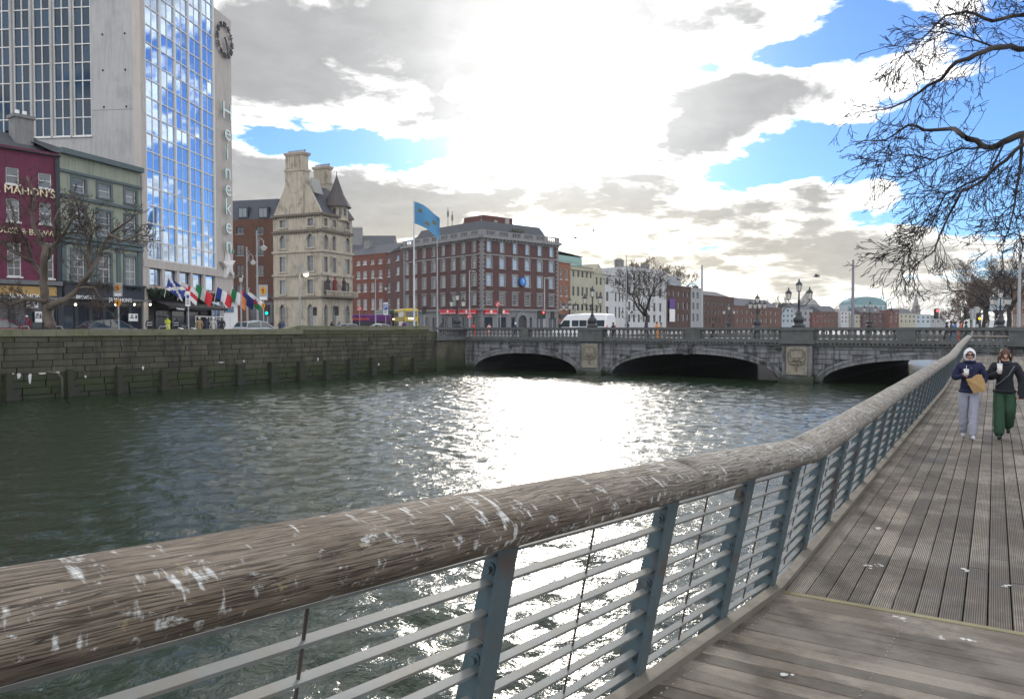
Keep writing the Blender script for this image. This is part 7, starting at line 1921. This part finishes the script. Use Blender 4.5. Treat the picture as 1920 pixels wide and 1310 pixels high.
# gnarled plane tree before the plum pub
rr = random.Random(21); D = 46.0; out = []
TL = [([(92, 616), (90, 585), (88, 560), (80, 520), (84, 480), (76, 440)], (.31, .16)), ([(92, 578), (118, 562), (150, 540), (168, 510), (188, 470), (205, 440), (232, 420), (262, 398)], (.20, .035)), ([(82, 520), (60, 490), (48, 450), (30, 420), (20, 380)], (.14, .04)), ([(84, 490), (104, 460), (100, 420), (112, 390)], (.12, .035)), ([(78, 450), (60, 410), (66, 370), (50, 330)], (.15, .04)),
      ([(86, 565), (50, 560), (20, 572), (-10, 560)], (.15, .05)), ([(60, 490), (20, 470), (-20, 440)], (.12, .04)), ([(168, 510), (166, 470), (172, 430), (160, 390)], (.13, .04)), ([(205, 440), (228, 452), (262, 440), (285, 445)], (.09, .03)), ([(150, 540), (176, 538), (190, 560), (200, 585)], (.09, .03)), ([(172, 440), (150, 420), (146, 380)], (.07, .03)), ([(84, 480), (120, 440), (140, 400), (136, 360)], (.12, .035))]
for path, rads in TL:
    f, fr_ = limb([(x, y, rr.uniform(-1, 1) * (0 if i == 0 else .5 + i * .25)) for i, (x, y) in enumerate(path)], D, rads, rr); out.append((f, fr_))
    if rads[0] < .30: sprout(rr, f, fr_, out, 30, 3, .75, 9.0, .10, (.08, .20), .13, .05, 0, None, (1, 1))
tree_obj('plane_tree', 'gnarled bare plane tree before the plum pub', gxy(92, D, GZ), out, .05, m_bark, m_twig, None, .012)
# big tree whose branches hang into the picture at the right
rr = random.Random(5); D = 16.0; out = []
trunk = [(2230, 800, 0), (2225, 560, 0), (2210, 300, .2), (2190, 50, .4), (2200, -200, .2)]
f, fr_ = limb(trunk, D, (.36, .22)); out.append((f, fr_))
RL = [([(2210, 260), (2080, 235), (1960, 245), (1905, 250), (1870, 268), (1840, 276), (1800, 262), (1775, 240), (1735, 245), (1690, 235), (1650, 262), (1600, 265)], (.15, .010)),
      ([(2195, 110), (2080, 95), (1960, 92), (1900, 90), (1850, 88), (1815, 105), (1780, 118), (1750, 150), (1715, 170), (1690, 190), (1650, 205), (1590, 212)], (.11, .008)),
      ([(2190, 20), (2050, 10), (1960, 25), (1900, 28), (1850, 40), (1800, 22), (1760, 30), (1720, 70), (1690, 80)], (.09, .007)),
      ([(1960, 245), (1900, 275), (1860, 310), (1830, 340), (1790, 360), (1770, 400), (1750, 440), (1740, 470), (1700, 500), (1675, 512)], (.06, .006)),
      ([(1905, 250), (1900, 320), (1890, 380), (1880, 430), (1860, 470)], (.05, .006)), ([(1870, 268), (1840, 330), (1800, 345), (1760, 365), (1720, 352), (1705, 320)], (.04, .005)),
      ([(1990, 240), (1950, 320), (1930, 400), (1915, 470)], (.07, .01)), ([(1840, 276), (1790, 280), (1740, 300), (1700, 290), (1660, 300), (1625, 312)], (.035, .005)), ([(2190, 0), (2080, -60), (1960, -70), (1860, -40), (1800, -30)], (.1, .02)), ([(1850, 88), (1800, 70), (1760, 60), (1700, 95), (1680, 100)], (.035, .005)), ([(1760, 365), (1735, 420), (1700, 460), (1675, 478)], (.025, .005))]
for path, rads in RL:
    n = len(path); rads = (rads[0] * .72, rads[1] * .8); f, fr_ = limb([(x + 12, y, rr.uniform(-.3, .3) * min(i, 4)) for i, (x, y) in enumerate(path)], D, rads, rr); out.append((f, fr_))
    sprout(rr, f, fr_, out, 30, 3, .75, 8.5, .12, (.10, .26), .12, .0, .035, RT * -.20 - UP * .14, (1, 1))
tree_obj('overhanging_tree', 'bare tree at the right whose twigs hang into the sky', gxy(2230, D, 2.45), out, .03, m_barkd, m_twigd, None, .0062)
# seed balls
# bare tree on the far bridge corner
def simple_tree(label, px, ytop, d, seed, depth=6, m1=m_barkd, m2=m_twig, spread=.75, base=GZ, r0=None, thr=.05, minr=.02, width=1.0, group='bare trees along the quays'):
    rr = random.Random(seed); B_ = gxy(px, d, base); h = pt(px, ytop, d).z - base; out = []
    r0 = r0 or h * .022; th = h * .28; pts = [B_ + UP * (th * i / 4) + Vector((rr.gauss(0, .1), rr.gauss(0, .1), 0)) * i * .4 for i in range(5)]; out.append((pts, [r0 * (1.15 - .1 * i) for i in range(5)]))
    lenf = h * .30 / (r0 ** .55)
    for k in range(5):
        a = 6.28 * k / 5 + rr.uniform(-.4, .4); dd = Vector((math.cos(a) * spread * width, math.sin(a) * spread * width, 1.0)).normalized(); grow(rr, pts[-1].copy() - UP * rr.uniform(0, th * .3), dd, r0 * rr.uniform(.5, .7), depth - 1, None, out, spread, lenf, r0 * .02, .16, .06, 0, (2, 2))
    # scale to the wanted height
    zmax = max(p.z for q, _ in out for p in q); k = h / (zmax - base)
    out = [([B_ + (p - B_) * k for p in q], rd) for q, rd in out]
    return tree_obj('bare_tree', label, B_, out, thr, m1, m2, group, minr)
simple_tree('bare spreading tree before the white houses', 1212, 482, 108, 3, 6, spread=1.0, base=BZ, minr=.016); simple_tree('pale bare crown rising behind the white houses', 1226, 478, 235, 8, 6, m1=m_twigr, m2=m_twigr, minr=.05, thr=.3)
k = 0
for (px, yt, d, lab) in ((1893, 440, 118, 'nearest tall bare tree of the right bank row'), (1868, 482, 135, 'second bare tree of the right bank row'), (1846, 462, 150, 'tall thin bare tree in the right bank row'), (1852, 505, 165, 'russet bare tree in the middle of the right bank row'), (1838, 522, 190, 'russet bare tree in the far half of the right bank row'), (1822, 540, 220, 'small russet tree towards the far end of the right bank row'), (1806, 556, 255, 'smaller russet tree near the far end of the right bank row'), (1793, 572, 300, 'farthest small russet tree of the right bank row'), (1915, 470, 150, 'bare tree cut by the right edge behind the lamps'), (1880, 505, 200, 'dense bare tree behind the four armed right lamp')):
    simple_tree(lab, px, yt, d, 40 + k, 6 if d < 160 else 6, m1=m_barkd, m2=m_twig if d < 140 else m_twigr, base=2.45, minr=.014 if d < 160 else .03, spread=.95, width=1.2, group='bare trees on the right bank'); k += 1
for (px, yt, d, lab) in ((1458, 553, 300, 'wispy bare tree above the brown brick range'), (1385, 556, 260, 'wispy bare tree behind the long dark brick range'), (1585, 556, 480, 'wispy far tree left of the domed office'), (1705, 562, 600, 'wispy far tree left of the church spire'), (1420, 560, 290, 'thin bare tree behind the middle bridge lamp')):
    simple_tree(lab, px, yt, d, 60 + k, 5, m2=m_twigr, minr=.05); k += 1
# right bank: house fronts behind the trees
A, B = xy(2010, 108), xy(1890, 150)
t = bld('brick_house', 'sliver of orange brick house at the right edge behind the trees', xy(1899, 135), xy(1960, 112)); F = Face(t, xy(1899, 150), xy(1990, 112)); HT = F.uv(1910, 545)[1]
F.add('wall', MB().box(0, F.L, 0, 10, 0, HT), m_or)
for i in range(6):
    for j in range(2): F.window((1.2 + i * 3.2, 2.6 + i * 3.2, 1.5 + j * 3, 3.4 + j * 3), dict(key='rb', f=f_white, p=g_dark, c=2, r=2, inset=-.05))

# ============================================================ AIR
hz_m = bpy.data.materials.new('haze_air'); hz_m.use_nodes = True; N = NT(hz_m.node_tree); N.n.clear()
pv = N.new('ShaderNodeVolumePrincipled'); pv.inputs['Color'].default_value = (.86, .90, .96, 1); pv.inputs['Density'].default_value = .00014; pv.inputs['Anisotropy'].default_value = .3
mo_ = N.new('ShaderNodeOutputMaterial'); N.l.new(pv.outputs[0], mo_.inputs['Volume'])
hz_o = MB().box(-400, 4600, -2000, 4600, -2.5, 75).obj('haze', hz_m); hz_o['kind'] = 'stuff'; hz_o['label'] = 'thin pale winter haze over the river and city'
